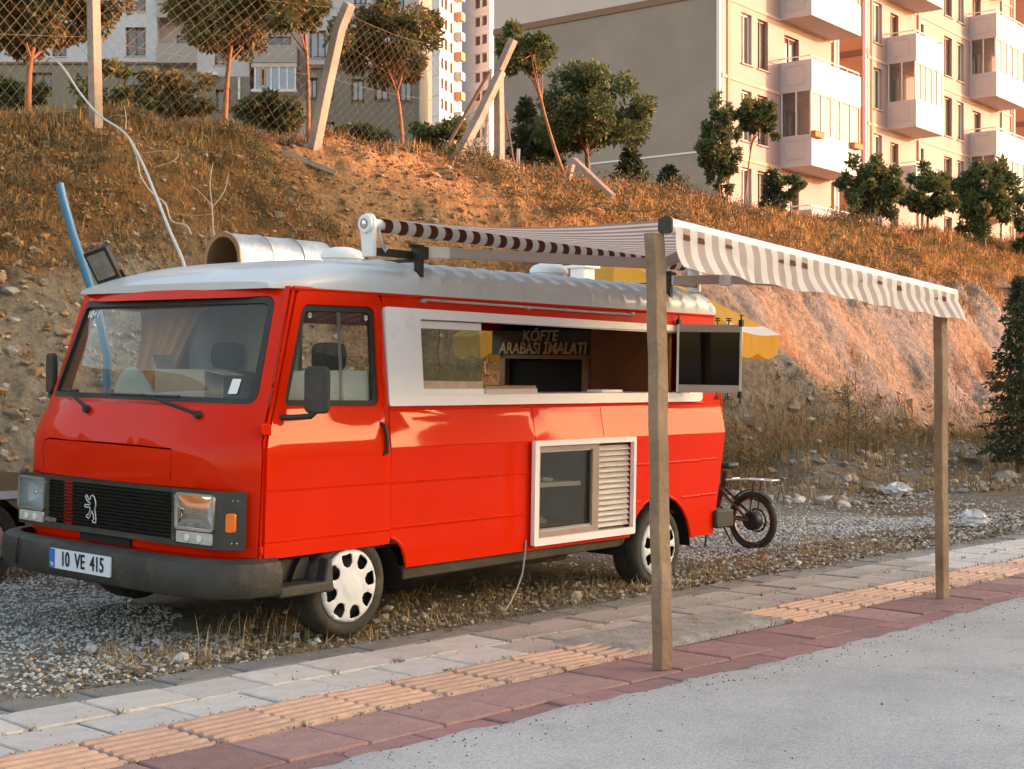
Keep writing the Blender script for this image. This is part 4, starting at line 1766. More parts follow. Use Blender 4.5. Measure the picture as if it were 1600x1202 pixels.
# inner wheel wells
for x in (0, 3.0):
    for y0, y1 in ((.02, .32), (W - .32, W - .02)):
        ww = MB()
        P = [(x + .43 * math.cos(R(a)), .22 + .41 * math.sin(R(a))) for a in range(0, 181, 15)]
        if x == 0:
            P = [(px_, min(pz, .60)) for px_, pz in P]
        vs_ = [(a, y0 + .001, c) for a, c in P] + [(a, y1, c) for a, c in P]
        n_ = len(P)
        ww.add(vs_, [(i, i + 1, n_ + i + 1, n_ + i) for i in range(n_ - 1)])
        ww.build('wheel_well', M_blk, van)

# ---- serving hatch ----------------------------------------------------
hf = MB()
h_out = rpoly([(.302, 1.274), (3.555, 1.274), (3.555, 1.822), (.302, 1.842)], [.02, .05, .06, .02], 5)
h_in = rrect(.588, 3.39, 1.335, 1.780, .012, 2)
hf.plate(h_out, [h_in], lambda x, z: near(x, z, .008), step=(.3, .12))
hatch = hf.build('hatch_frame', M_white, van, smooth=30)
thick(hatch, -0.03)
tr = MB()
ring(tr, rpoly([(.296, 1.268), (3.562, 1.268), (3.562, 1.828), (.296, 1.848)], [.02, .055, .065, .02], 5), .009, lambda x, z: near(x, z, -.002), lambda x, z: near(x, z, .010))
tr.build('hatch_trim', M_rub, hatch, fix=True)
pn = MB()
pn.plate(rrect(.60, 1.155, 1.415, 1.735, .004, 1), [], lambda x, z: near(x, z, -.01))
pane = pn.build('sliding_pane', glass_mat('pane_reflection', (0.55, 0.68, 0.60), 0.16, (0.30, 0.36, 0.31)), hatch)  # greenish sky reflection put into the pane's tint and film
for xa, xb, za, zb in ((.592, 1.165, 1.730, 1.776), (.592, 1.165, 1.338, 1.375)):
    fr = MB()
    P0 = [near(xa, za, -.018), near(xb, za, -.018), near(xb, zb, -.018), near(xa, zb, -.018), near(xa, za, .002), near(xb, za, .002), near(xb, zb, .002), near(xa, zb, .002)]
    fr.add(P0, [(0, 1, 2, 3), (7, 6, 5, 4), (0, 4, 5, 1), (1, 5, 6, 2), (2, 6, 7, 3), (3, 7, 4, 0)])
    fr.build('pane_rail', M_white, pane, bevel=.003)
fb = MB()
fb.plate([(.592, 1.376), (1.16, 1.376), (1.16, 1.418), (.592, 1.422)], [], lambda x, z: near(x, z, -.004))
fb.build('wood_rail', mat('pale_wood', (0.50, 0.34, 0.24), 0.6, var=0.25, vscale=9), pane)
cr = MB()
cr.tube([near(.80, 1.735, -.012), near(.795, 1.66, -.012), near(.775, 1.60, -.012), near(.78, 1.545, -.012), near(.79, 1.50, -.012)], .003, 5)
cr.build('glass_crack', M_blk, pane)
ct = MB()
ct.box(.60, 3.40, .035, .42, 1.325, 1.342)
ct.build('counter', M_white, van, bevel=.004)
cb = MB()
cb.box(1.17, 1.66, .045, .30, 1.375, 1.392)
cb.build('counter_board', M_wood, van, bevel=.003)
cb = MB()
cb.box(1.17, 1.67, .043, .06, 1.343, 1.374)
cb.build('counter_lip', mat('pink_lip', (0.62, 0.47, 0.42), 0.5), van)
pk = MB()
pk.obox((2.55, .16, 1.352), .34, .12, .02, Matrix.Rotation(.2, 3, 'Z'))
pk.build('napkin_pack', mat('napkin', (.75, .75, .74), .8), van, bevel=.006)
# inside
inn = MB()
inn.box(-.45, 3.70, .10, W - .10, .46, .48)
inn.build('floor_panel', M_brown, van)
inn = MB()
inn.box(-.3, 3.72, .16, W - .16, 1.905, 1.912)
inn.build('ceiling_lining', M_inner, van)
inn = MB()
inn.box(.40, .43, .06, W - .06, .48, 1.32)
inn.box(.40, .43, .9, W - .12, 1.32, 1.90)
inn.build('bulkhead', M_inner, van)
cab = MB()
cab.box(3.30, 3.33, .14, .86, .6, 1.86)
cab.build('brown_cupboard', M_brown, van)
# oven cabinet at the tail: black opening in a wooden surround
ov = MB()
ov.box(3.42, 3.45, .95, 1.90, 1.15, 1.30)
ov.box(3.40, 3.46, .955, 1.02, 1.15, 1.62)
ov.box(3.40, 3.46, 1.80, 1.86, 1.15, 1.62)
ov.box(3.40, 3.46, .95, 1.86, 1.575, 1.62)
ov.build('oven_surround', M_wood, van, bevel=.004)
ov = MB()
ov.box(3.47, 3.60, .95, 1.90, .8, 1.85)
ov.build('oven_back', M_blk, van)
sg_ = MB()
sg_.box(3.385, 3.40, .84, 1.93, 1.605, 1.80)
sign = sg_.build('sign_board', mat('sign_board', (0.075, 0.055, 0.04), 0.5, var=0.3, vscale=8), van)
M_gold = mat('sign_gold', (0.55, 0.42, 0.22), 0.45, metal=0.2, var=0.3, vscale=20)
text_mesh('ARABASI İMALATI', .125, .006, M_gold, 'sign_text', sign, (3.375, 1.40, 1.655), (R(90), 0, R(-90)), shear=.15, sx=.88, bold=.003)
text_mesh('KÖFTE', .118, .006, M_gold, 'sign_text', sign, (3.375, 1.42, 1.755), (R(90), 0, R(-90)), shear=.15, bold=.002)
# cab: dashboard, wheel, seats
da = MB()
da.box(-.60, -.30, .12, W - .12, 1.14, 1.255)
da.build('dashboard', mat('dash', (0.10, 0.09, 0.085), 0.8, var=0.2, vscale=10), van, bevel=.03)
sw = MB()
c = Vector((-.22, .55, 1.28))
P = []
for i in range(28):
    a = 2 * math.pi * i / 28
    P.append(c + Vector((.19 * math.cos(a) * .8, .19 * math.sin(a), .19 * math.cos(a) * .55)))
sw.tube(P, .014, 8, close=True)
for a in (0, math.pi):
    sw.bar(c, c + Vector((0, .19 * math.cos(a), 0)), .03, .015)
sw.tube([c, c + Vector((-.2, 0, -.25))], .025, 8)
sw.build('steering_wheel', M_rub, van)
for y in (.55, 1.5):
    se = MB()
    se.box(-.02, .38, y - .25, y + .25, .75, .92)
    se.box(.27, .40, y - .24, y + .24, .9, 1.46)
    se.box(.28, .38, y - .13, y + .13, 1.47, 1.64)
    se.build('seat', M_seat, van, bevel=.05, seg=3)
cr = MB()
rows = []
for i in range(49):
    y = 1.32 + .62 * i / 48
    xw = -.02 + .035 * math.sin(i * 1.05) + .012 * math.sin(i * 2.7)
    rows.append([(xw - .25 * (1.88 - z) * 0.15 + (.05 * math.sin(z * 5 + y * 3)), y + (1.88 - z) * .42 * (1 - i / 48), z) for z in (1.26, 1.36, 1.46, 1.56, 1.66, 1.76, 1.88)])
cr.grid(rows)
cr.build('curtain', mat('amber_reflection', (0.90, 0.46, 0.18), 0.9, var=0.2, vscale=5), van, smooth=60)  # cloth added in place of the amber windscreen reflection

# ---- drinks fridge unit let into the side -------------------------------
ff = MB()
ff.plate(rrect(1.537, 2.631, .378, 1.045, .012, 3), [rrect(1.58, 2.605, .425, 1.010, .006, 2)], lambda x, z: (x, -.028, z))
fu = ff.build('fridge_frame', M_white, van)
thick(fu, -0.03)
fi = MB()
fi.plate(rrect(1.580, 2.235, .425, 1.010, .004, 1), [rrect(1.615, 2.165, .465, .975, .004, 1)], lambda x, z: (x, -.016, z))
o_ = fi.build('fridge_door_frame', mat('taupe_frame', (0.30, 0.225, 0.18), 0.45, var=0.15, vscale=6), fu)
thick(o_, -0.02)
fi = MB()
fi.bar((1.615, -.024, .47), (2.165, -.024, .47), .012, .022, up=(0, 0, 1))
fi.bar((1.615, -.024, .972), (2.165, -.024, .972), .008, .010, up=(0, 0, 1))
fi.build('fridge_trim', M_chrome, fu)
fg = MB()
fg.plate(rrect(1.612, 2.168, .462, .978, .002, 1), [], lambda x, z: (x, -.004, z))
fg.build('fridge_glass', glass_mat('fridge_glass', (0.72, 0.74, 0.66), 0.08, (0.28, 0.28, 0.24)), fu)
fx = MB()
fx.box(1.58, 2.62, .50, .51, .42, 1.02)
fx.box(1.58, 1.59, .02, .50, .42, 1.02)
fx.box(2.22, 2.23, .02, .50, .42, 1.02)
fx.box(1.58, 2.62, .02, .50, .415, .425)
fx.box(1.58, 2.62, .02, .50, 1.012, 1.02)
fx.build('fridge_liner', mat('fridge_liner', (0.33, 0.33, 0.29), 0.5, var=0.1, vscale=5), fu)
fx = MB()
fx.box(1.60, 2.13, .05, .48, .745, .757)
fx.bar((1.60, .045, .753), (2.13, .045, .745), .014, .03, up=(0, 0, 1))
fx.build('fridge_shelf', M_white, fu)
for i, (x, z, sx_, sz) in enumerate(((1.75, .775, .16, .045), (1.93, .77, .12, .03), (1.86, .45, .44, .06), (1.78, .53, .30, .05))):
    fx = MB()
    fx.obox((x, .25, z), sx_, .2, sz, Matrix.Rotation(.1 * i, 3, 'Y'))
    fx.build('packet', mat('packet', (0.5, 0.5, 0.47), 0.6, var=0.2, vscale=9), fu, bevel=.012)
for i in range(15):
    z = .447 + i * (.998 - .447) / 15 + .012
    lv = MB()
    lv.add([(2.245, -.002, z + .016), (2.60, -.002, z + .016), (2.60, -.024, z - .010), (2.245, -.024, z - .010),
            (2.245, -.002, z + .013), (2.60, -.002, z + .013), (2.60, -.024, z - .016), (2.245, -.024, z - .016)],
           [(0, 1, 2, 3), (7, 6, 5, 4), (3, 2, 6, 7), (0, 4, 5, 1), (0, 3, 7, 4), (1, 5, 6, 2)])
    lv.build('louvre', mat('louvre_alu', (0.66, 0.60, 0.55), 0.35, metal=0.4, var=0.1, vscale=5), fu, smooth=0)
lb = MB()
lb.box(2.236, 2.608, .03, .04, .425, 1.01)
lb.build('louvre_backing', mat('louvre_back', (0.16, 0.10, 0.065), 0.8), fu)

# ---- roof fittings -------------------------------------------------------
for x, y, sc__ in ((.66, .80, 1.0), (2.36, .52, 1.0)):
    vt = MB()
    vt.lathe([(.0, .075), (.06, .07), (.11, .052), (.135, .025), (.135, .0), (.12, -.005), (.12, -.06)], 28, 'z', (x, y, 2.165))
    vt.build('roof_vent', mat('vent_white', (0.75, 0.74, 0.72), 0.4, var=.05, vscale=5), van, smooth=50)
cm = MB()
cm.prism(rrect(3.36, 3.50, .98, 1.12, .01, 2), lambda x, y: (x, y, 2.08), lambda x, y: (x, y, 2.31))
cm.box(3.33, 3.53, .95, 1.15, 2.28, 2.30)
cm.build('chimney', M_white, van, bevel=.004)

# things on the dashboard
box_ = MB()
cx, cy, cz = -.42, .90, 1.255
rot = Matrix.Rotation(R(12), 3, 'Z')
for a, b_, c_, sx_, sy_, sz_ in ((0, 0, .004, .16, .36, .006), (-.08, 0, .11, .006, .36, .21), (.08, 0, .11, .006, .36, .21), (0, .18, .11, .16, .006, .21), (0, -.18, .11, .16, .006, .21)):
    q = rot @ Vector((a, b_, c_))
    box_.obox((cx + q.x, cy + q.y, cz + q.z), sx_, sy_, sz_, rot)
q = rot @ Vector((.0, .19, .25))
box_.obox((cx + q.x, cy + q.y, cz + q.z), .16, .005, .10, rot @ Matrix.Rotation(R(-25), 3, 'X'))
q = rot @ Vector((.0, -.25, .20))
box_.obox((cx + q.x, cy + q.y, cz + q.z), .16, .15, .005, rot @ Matrix.Rotation(R(10), 3, 'X'))
bx = box_.build('cardboard_box', mat('cardboard', (0.66, 0.47, 0.38), 0.85, var=.1, vscale=5))
bx.matrix_world = VAN_M
tag(bx, 'open cardboard box on the dashboard behind the windscreen', 'box')
cl = MB()
rows = []
for i in range(15):
    row = []
    for j in range(11):
        a, b_ = i / 14, j / 10
        e = math.sin(math.pi * a) * math.sin(math.pi * b_)
        row.append((-.50 + .16 * b_ + .02 * math.sin(a * 9), 1.24 + .40 * a + .03 * math.sin(b_ * 7), 1.262 + e * (.09 + .06 * abs(math.sin(a * 7 + b_ * 3)) + .07 * math.sin(a * 3.1))))
    rows.append(row)
cl.grid(rows)
o_ = cl.build('crumpled_paper', mat('paper_white', (0.70, 0.70, 0.68), 0.9, var=.05, vscale=6))
o_.matrix_world = VAN_M
tag(o_, 'crumpled white paper on the dashboard behind the windscreen', 'paper')
cl = MB()
for i in range(12):
    pass
cl.lathe([(.0, .0), (.12, .0), (.125, .012), (.10, .03), (.0, .035)], 20, 'z', (-.44, .33, 1.262))
o_ = cl.build('plate', MATS['paper_white'])
o_.matrix_world = VAN_M
tag(o_, 'white dish on the dashboard at the driver side corner', 'dish')

# =================================================================== awning on the van
aw = empty('striped_awning')
aw.matrix_world = VAN_M
tag(aw, 'brown and white striped folding awning rolled out from the van roof over the pavement', 'awning')
M_fwhite = mat('awning_white', (0.80, 0.77, 0.74), 0.85, var=0.05, vscale=5, dirt=(0.55, 0.45, 0.4), dirt_amt=0.2, dirt_scale=4)
M_fbrown = mat('awning_brown', (0.155, 0.045, 0.022), 0.85, var=0.1, vscale=5)
M_ftan = mat('awning_tan', (0.40, 0.29, 0.265), 0.85, var=0.12, vscale=5)  # canopy stripes, paler than the brown on the roll
M_powder = mat('awning_metal', (0.72, 0.71, 0.69), 0.4, var=.04, vscale=5)
M_arm = mat('awning_arm', (0.42, 0.36, 0.325), 0.45, var=.06, vscale=4)
M_iron = mat('black_iron', (0.028, 0.022, 0.015), 0.6, var=.3, vscale=14)


def trans_fabric(m_, amt=0.35):
    nt = m_.node_tree
    b_ = nt.nodes['Principled BSDF']
    out = [n for n in nt.nodes if n.type == 'OUTPUT_MATERIAL'][0]
    tl = nt.nodes.new('ShaderNodeBsdfTranslucent')
    src = b_.inputs['Base Color'].links
    if src:
        nt.links.new(src[0].from_socket, tl.inputs[0])
    mx = nt.nodes.new('ShaderNodeMixShader')
    mx.inputs[0].default_value = amt
    nt.links.new(b_.outputs[0], mx.inputs[1])
    nt.links.new(tl.outputs[0], mx.inputs[2])
    nt.links.new(mx.outputs[0], out.inputs[0])


for m_ in (M_fwhite, M_ftan, M_fbrown):
    trans_fabric(m_, .38)

RX0, RX1 = .30, 3.66
BX0, BX1 = .335, 3.66
PAIR = .128


def rz(x):
    return 2.322 - .012 * (x - RX0)


def bz(x):
    return 2.212 - .055 * (x - BX0)


# rolled fabric on the tube
ro = MB()
r_ = .041
nseg = int((RX1 - RX0 - .10) / (PAIR / 2))
for i in range(nseg):
    x0 = RX0 + .10 + i * PAIR / 2
    ro.mi = 1 if i % 2 == 0 else 0
    x1 = x0 + PAIR / 2
    n = 20
    vs_ = []
    for x in (x0, x1):
        for j in range(n):
            a = 2 * math.pi * j / n
            vs_.append((x, .20 + r_ * math.cos(a), rz(x) + r_ * math.sin(a)))
    ro.add(vs_, [(j, (j + 1) % n, n + (j + 1) % n, n + j) for j in range(n)])
ro.build('fabric_roll', [M_fwhite, M_fbrown], aw, smooth=40)
tb = MB()
tb.tube([(RX0 + .02, .20, rz(RX0)), (RX0 + .10, .20, rz(RX0))], .034, 16)
tb.tube([(RX1 - .02, .20, rz(RX1)), (RX1 + .03, .20, rz(RX1))], .034, 16)
tb.build('roller_tube', M_powder, aw)
# end brackets
for x in (RX0, RX1 + .04):
    eb = MB()
    P = [(.20 + .062 * math.cos(R(a)), rz(x) + .062 * math.sin(R(a))) for a in range(-20, 201, 20)] + [(.142, rz(x) - .19), (.235, rz(x) - .19), (.25, rz(x) - .05)]
    eb.prism(P, lambda y, z: (x - .014, y, z), lambda y, z: (x + .014, y, z))
    eb.lathe([(.0, -.034), (.05, -.034), (.056, -.028), (.056, .0)], 20, 'x', (x, .20, rz(x)))
    e_ = eb.build('end_bracket', M_powder, aw, bevel=.005)
    if x == RX0:
        s_ = MB()
        s_.lathe([(.0, -.039), (.016, -.038), (.018, -.034)], 16, 'x', (x, .20, rz(x)))
        s_.build('spindle', M_chrome, e_)
        s_ = MB()
        ring(s_, [(.20 + .03 * math.cos(R(a)), rz(x) + .03 * math.sin(R(a))) for a in range(0, 360, 20)], .008, lambda y, z: (x - .032, y, z), lambda y, z: (x - .037, y, z))
        s_.build('spindle_ring', mat('grey_blue', (.16, .2, .3), .5), e_, fix=True)
# crank eye
ey = MB()
P = [(RX0 + .05, .165, rz(RX0) - .03), (RX0 + .062, .155, rz(RX0) - .09), (RX0 + .074, .15, rz(RX0) - .135), (RX0 + .090, .15, rz(RX0) - .155), (RX0 + .1, .15, rz(RX0) - .140), (RX0 + .092, .15, rz(RX0) - .118), (RX0 + .078, .15, rz(RX0) - .12)]
ey.tube(P, .008, 8)
ey.build('crank_eye', M_alu, aw)
# square support beam and legs on the roof
be = MB()
be.bar((RX0 - .005, .18, 2.165), (RX0 + .40, .18, 2.163), .04, .045)
be.build('support_beam', M_iron, aw, bevel=.003)
be = MB()
be.bar((3.2, .18, 2.150), (RX1 + .05, .18, 2.148), .04, .045)
be.build('support_beam', M_iron, aw, bevel=.003)
for x in (.64, 3.25):
    lg = MB()
    lg.bar((x, .118, 1.935), (x, .118, 2.155), .045, .04, up=(1, 0, 0))
    lg.bar((x, .10, 2.135), (x, .60, 2.125), .03, .02)
    lg.obox((x + .02, .13, 2.175), .075, .075, .075)
    lg.bar((x - .06, .14, 2.215), (x + .06, .14, 2.215), .02, .02)
    lg.build('support_leg', M_iron, aw, bevel=.003)
# canopy: stripes run from roll to front bar
cn = MB()
ns = int((BX1 - BX0) / (PAIR / 2))
rows = 13
for i in range(ns):
    a0, a1 = i / ns, (i + 1) / ns
    cn.mi = 1 if i % 2 == 0 else 0
    P = []
    for j in range(rows):
        t = j / (rows - 1)
        row = []
        for a in (a0, a1):
            xa = RX0 + .10 + (RX1 - RX0 - .10) * a
            xb = BX0 + (BX1 - BX0) * a
            x = xa + (xb - xa) * t
            y = .20 + (-1.83 - .20) * t
            z = (rz(xa) + r_) * (1 - t) + (bz(xb) + .028) * t - .045 * math.sin(math.pi * t)
            row.append((x, y, z))
        P.append(row)
    cn.grid(P)
cn.build('canopy', [M_fwhite, M_ftan], aw, smooth=50)
# front bar
fb = MB()
fb.prism(rrect(-1.89, -1.815, -.036, .036, .02, 4), lambda y, z: (BX0 - .01, y, z + bz(BX0)), lambda y, z: (BX1 + .01, y, z + bz(BX1)))
bar_ = fb.build('front_bar', M_powder, aw, smooth=40)
ec = MB()
ec.prism(rrect(-1.893, -1.812, -.04, .04, .02, 4), lambda y, z: (BX0 - .022, y, z + bz(BX0)), lambda y, z: (BX0 - .009, y, z + bz(BX0)))
ec.build('end_cap', M_iron, bar_)
# valance
va = MB()
nv = ns
rows = 11
for i in range(nv):
    va.mi = 1 if i % 2 == 1 else 0
    P = []
    sub = 3
    for j in range(rows):
        t = j / (rows - 1)
        row = []
        for k_ in range(sub + 1):
            a = (i + k_ / sub) / nv
            x = BX0 + (BX1 - BX0) * a
            blow = .045 * t * t * math.sin(x * 2.1 + .8) + .016 * math.sin(x * 9 + 1) * t + .008 * math.sin(t * 5 + x * 3)
            ln_ = .205 - .035 * a + .006 * math.sin(x * 14)
            row.append((x + .02 * t * t, -1.892 - .018 * t - abs(blow) * .9, bz(x) - .004 - ln_ * t))
        P.append(row)
    va.grid(P)
M_fpale = mat('valance_pale', (0.50, 0.415, 0.385), 0.85, var=0.12, vscale=5)  # valance stripes, paler again than the canopy
trans_fabric(M_fpale, .38)
va.build('valance', [M_fwhite, M_fpale], aw, smooth=60)
vg = MB()
rr = random.Random(3)
for i in range(1, nv, 2):
    if rr.random() < .5:
        vg = MB()
        x0 = BX0 + (BX1 - BX0) * i / nv
        x1 = BX0 + (BX1 - BX0) * (i + 1) / nv
        h = rr.uniform(.018, .034)
        z0 = bz(x0) - .035
        vg.add([(x0 + .003, -1.9045, z0 - h), (x1 - .003, -1.9045, z0 - h - .004), (x1 - .003, -1.9, z0 - .004), (x0 + .003, -1.9, z0)], [(0, 1, 2, 3)])
        vg.build('brown_patch', M_fbrown, bar_, smooth=0)  # brown strip at the top of a pale stripe
# folding arms: shoulder on the beam, elbow, forearm to the front bar
for sh, el_, ha in (((.76, .12, 2.185), (1.98, -.70, 2.165), (.80, -1.80, 2.170)), ((3.30, .12, 2.155), (2.55, -.80, 2.10), (3.35, -1.80, 2.045))):
    a_ = MB()
    a_.bar(sh, el_, .05, .062)
    o1 = a_.build('upper_arm', M_arm, aw, bevel=.006)
    a_ = MB()
    a_.bar(el_, ha, .045, .055)
    a_.build('forearm', M_arm, aw, bevel=.006)
    a_ = MB()
    a_.lathe([(.0, -.042), (.042, -.042), (.042, .042), (.0, .042)], 14, 'z', el_)
    a_.build('elbow', M_powder, aw)
    a_ = MB()
    a_.lathe([(.0, -.04), (.035, -.04), (.035, .04), (.0, .04)], 14, 'z', ha)
    a_.build('wrist', M_powder, aw)
    a_ = MB()
    d = (Vector(el_) - Vector(sh)).normalized()
    a_.bar(Vector(sh) - d * .06, Vector(sh) + d * .10, .056, .07)
    a_.build('shoulder', M_powder, aw, bevel=.008)

# =================================================================== timber posts under the front bar
def timber(name, base, top, w, d, label, rz_, seed):
    rr = random.Random(seed)
    m_ = mat('weathered_timber', (0.21, 0.125, 0.07), 0.85, col2=(0.34, 0.225, 0.14), vscale=3.5, detail=10, bump=0.6, bscale=24, dirt=(0.12, 0.08, 0.05), dirt_amt=0.45, dirt_scale=4)
    o = MB()
    n = 15
    rows = []
    base, top = Vector(base), Vector(top)
    for i in range(n):
        t = i / (n - 1)
        c = base.lerp(top, t) + Vector((rr.uniform(-.004, .004), rr.uniform(-.004, .004), 0))
        ww_ = w / 2 * (1 + rr.uniform(-.04, .04))
        dd_ = d / 2 * (1 + rr.uniform(-.04, .04))
        ca, sa = math.cos(rz_), math.sin(rz_)
        row = []
        ch_ = .12
        for a, b_ in ((-1, -1 + ch_), (-1 + ch_, -1), (1 - ch_, -1), (1, -1 + ch_), (1, 1 - ch_), (1 - ch_, 1), (-1 + ch_, 1), (-1, 1 - ch_)):
            x, y = a * ww_, b_ * dd_
            row.append((c.x + x * ca - y * sa, c.y + x * sa + y * ca, c.z))
        row.append(row[0])
        rows.append(row)
    o.grid(rows)
    for r0 in (rows[0], rows[-1]):
        o.add(r0[:-1], [tuple(range(8))])
    ob = o.build(name, m_, smooth=30, fix=True)
    tag(ob, label, 'post')
    return ob


P1b = pix(1036, 1045, 7.25)
P1t = pix(1023, 362, 7.19)
timber('timber_post', (P1b.x, P1b.y, 0.0), (P1t.x, P1t.y, P1t.z - .01), .082, .066, 'weathered timber post under the near end of the awning, beside the fridge vent', ST_ROT - .05, 1)
P2b = pix(1472, 935, 9.64)
P2t = pix(1469, 470, 9.60)
timber('timber_post', (P2b.x, P2b.y, 0.0), (P2t.x, P2t.y, P2t.z), .075, .062, 'weathered timber post under the far end of the awning, standing on the pink pavers', ST_ROT - .05, 2)

# =================================================================== folded glass leaf beside the hatch
fl = empty('folding_window')
fl.matrix_world = VAN_M
tag(fl, 'folded dark glass window leaves in aluminium frame swung out at the van rear corner', 'window')
a = Vector((3.29, .055, 0))
b_ = Vector((3.52, -.33, 0))
d = (b_ - a).normalized()
nn = Vector((d.y, -d.x, 0))
zb, zt = 1.345, 1.835
for k_ in range(3):
    off = nn * (.022 * k_)
    lf = MB()
    p, q = a + off, b_ + off
    for z0, z1 in ((zb, zb + .055), (zt - .055, zt)):
        lf.bar((p.x, p.y, (z0 + z1) / 2), (q.x, q.y, (z0 + z1) / 2), .016, z1 - z0, up=(0, 0, 1))
    leaf = lf.build('leaf_frame', M_arm, fl, bevel=.002)
    st2 = MB()
    for c in (p, q):
        st2.bar((c.x, c.y, zb), (c.x, c.y, zt), .022, .018, up=(d.x, d.y, 0))
    st2.build('stile', M_alu, leaf, bevel=.002)
    gg = MB()
    gg.add([(p.x, p.y, zb + .05), (q.x, q.y, zb + .05), (q.x, q.y, zt - .05), (p.x, p.y, zt - .05)], [(0, 1, 2, 3)])
    gg.build('pane', glass_mat('smoked_glass', (0.07, 0.05, 0.04), 0.25, (0.02, 0.014, 0.011), ior=1.4), leaf)
for c in (a, b_, b_ + nn * .022, b_ + nn * .044):
    hh = MB()
    for z in (zb - .012, zt + .012):
        hh.obox((c.x, c.y, z), .03, .03, .05)
        zz = z + (.055 if z > 1.6 else -.055)
        hh.tube([(c.x, c.y, z), (c.x, c.y, zz)], .006, 6)
        hh.bar((c.x - .02, c.y, zz), (c.x + .02, c.y, zz), .012, .008)
    hh.build('hinge', M_rub, fl, bevel=.004)
for t in (.62, .80):
    c = a.lerp(b_, t) - nn * 0.0
    hh = MB()
    for z, s_ in ((zb, -1), (zt, 1)):
        hh.tube([(c.x, c.y, z), (c.x, c.y, z + .045 * s_)], .005, 6)
        for zz in (.03, .045):
            hh.bar((c.x - d.x * .02, c.y - d.y * .02, z + zz * s_), (c.x + d.x * .02, c.y + d.y * .02, z + zz * s_), .012, .008)
    hh.build('roller', M_rub, fl)
rl = MB()
rl.bar((.62, .075, 1.792), (3.42, .075, 1.778), .022, .02)
rl.build('guide_rail', M_alu, hatch)

# =================================================================== floodlight, drum, hose on or by the roof
fd = empty('floodlight')
fd.matrix_world = VAN_M
tag(fd, 'black floodlight tilted up at the front corner of the white van roof', 'floodlight')
c = Vector((-.30, 1.93, 2.10))
rot = Euler((R(-18), R(-22), R(28))).to_matrix()
h = MB()


def fp(d_):
    def fn(a_, b__):
        return tuple(c + rot @ Vector((d_, a_, b__)))
    return fn


h.prism(rrect(-.085, .085, -.115, .115, .015, 3), fp(-.02), fp(.035))
h.prism(rrect(-.06, .06, -.09, .09, .015, 3), fp(.035), fp(.06))
hs = h.build('housing', M_rub, fd, bevel=.006)
h = MB()
h.prism(rrect(-.065, .065, -.075, .09, .01, 2), fp(-.026), fp(-.020))
h.build('front_glass', mat('flood_glass', (0.20, 0.18, 0.15), 0.15, coat=.6, var=.2, vscale=14), hs)
h = MB()
b0 = c + rot @ Vector((.02, 0, -.11))
h.tube([b0 + rot @ Vector((0, -.09, .05)), b0 + rot @ Vector((0, -.09, -.02)), (-.33, 1.80, 1.99), (-.26, 1.72, 1.985)], .013, 7)
h.tube([b0 + rot @ Vector((0, .085, .05)), b0 + rot @ Vector((0, .085, -.02)), (-.34, 1.86, 1.975)], .012, 7)
h.box(-.36, -.20, 1.66, 1.86, 1.955, 1.985)
h.build('bracket', M_rub, fd, bevel=.004)

dm = MB()
x0, x1, yy, zz, rr_ = .57, 1.42, 1.86, 2.185, .188
prof = [(rr_ - .012, .0), (rr_, .0), (rr_ + .006, .008), (rr_, .02)]
for i in range(1, 3):
    xb = (x1 - x0) * i / 3
    prof += [(rr_, xb - .02), (rr_ + .006, xb - .008), (rr_ + .006, xb + .008), (rr_, xb + .02)]
prof += [(rr_, x1 - x0), (rr_ - .03, x1 - x0 + .004), (0.0, x1 - x0 + .004)]
dm.mi = 1
dm.lathe([(.0, .55), (rr_ - .03, .55), (rr_ - .03, .03), (rr_ - .028, -.002), (rr_ + .004, -.004), (rr_ + .004, .006)], 36, 'x', (x0, yy, zz))
dm.mi = 0
dm.lathe(prof[1:], 36, 'x', (x0, yy, zz))
dm.mi = 2
for xb in (.28, .56):
    dm.lathe([(rr_ + .004, xb - .006), (rr_ + .010, xb), (rr_ + .004, xb + .006)], 36, 'x', (x0, yy, zz))
drum = dm.build('steel_drum', [mat('galvanised', (0.55, 0.54, 0.52), 0.38, metal=0.8, var=.25, vscale=7, bump=.15, bscale=9, dirt=(.30, .24, .18), dirt_amt=.3, dirt_scale=9), mat('drum_inner', (0.30, 0.16, 0.07), .4, metal=.5, var=.3, vscale=5), mat('drum_seam', (.22, .19, .15), .6)])
drum.matrix_world = VAN_M
tag(drum, 'galvanised steel duct drum lying on the white van roof', 'drum')

# blue pipe standing behind the van
bpipe = MB()
P = [pix(150, 640, 10.6), pix(168, 560, 10.6), pix(152, 480, 10.6), pix(132, 420, 10.6), pix(112, 360, 10.6), pix(98, 310, 10.6), pix(93, 287, 10.6)]
P[0].z = 0
P[0].x -= 0.0
bpipe.tube([P[0], pix(164, 700, 10.6)] + P[1:], .030, 10)
tag(bpipe.build('blue_pipe', mat('blue_pipe', (0.03, 0.17, 0.31), 0.5, var=.12, vscale=5), smooth=40), 'bent blue plastic pipe standing up behind the van windscreen corner', 'pipe')

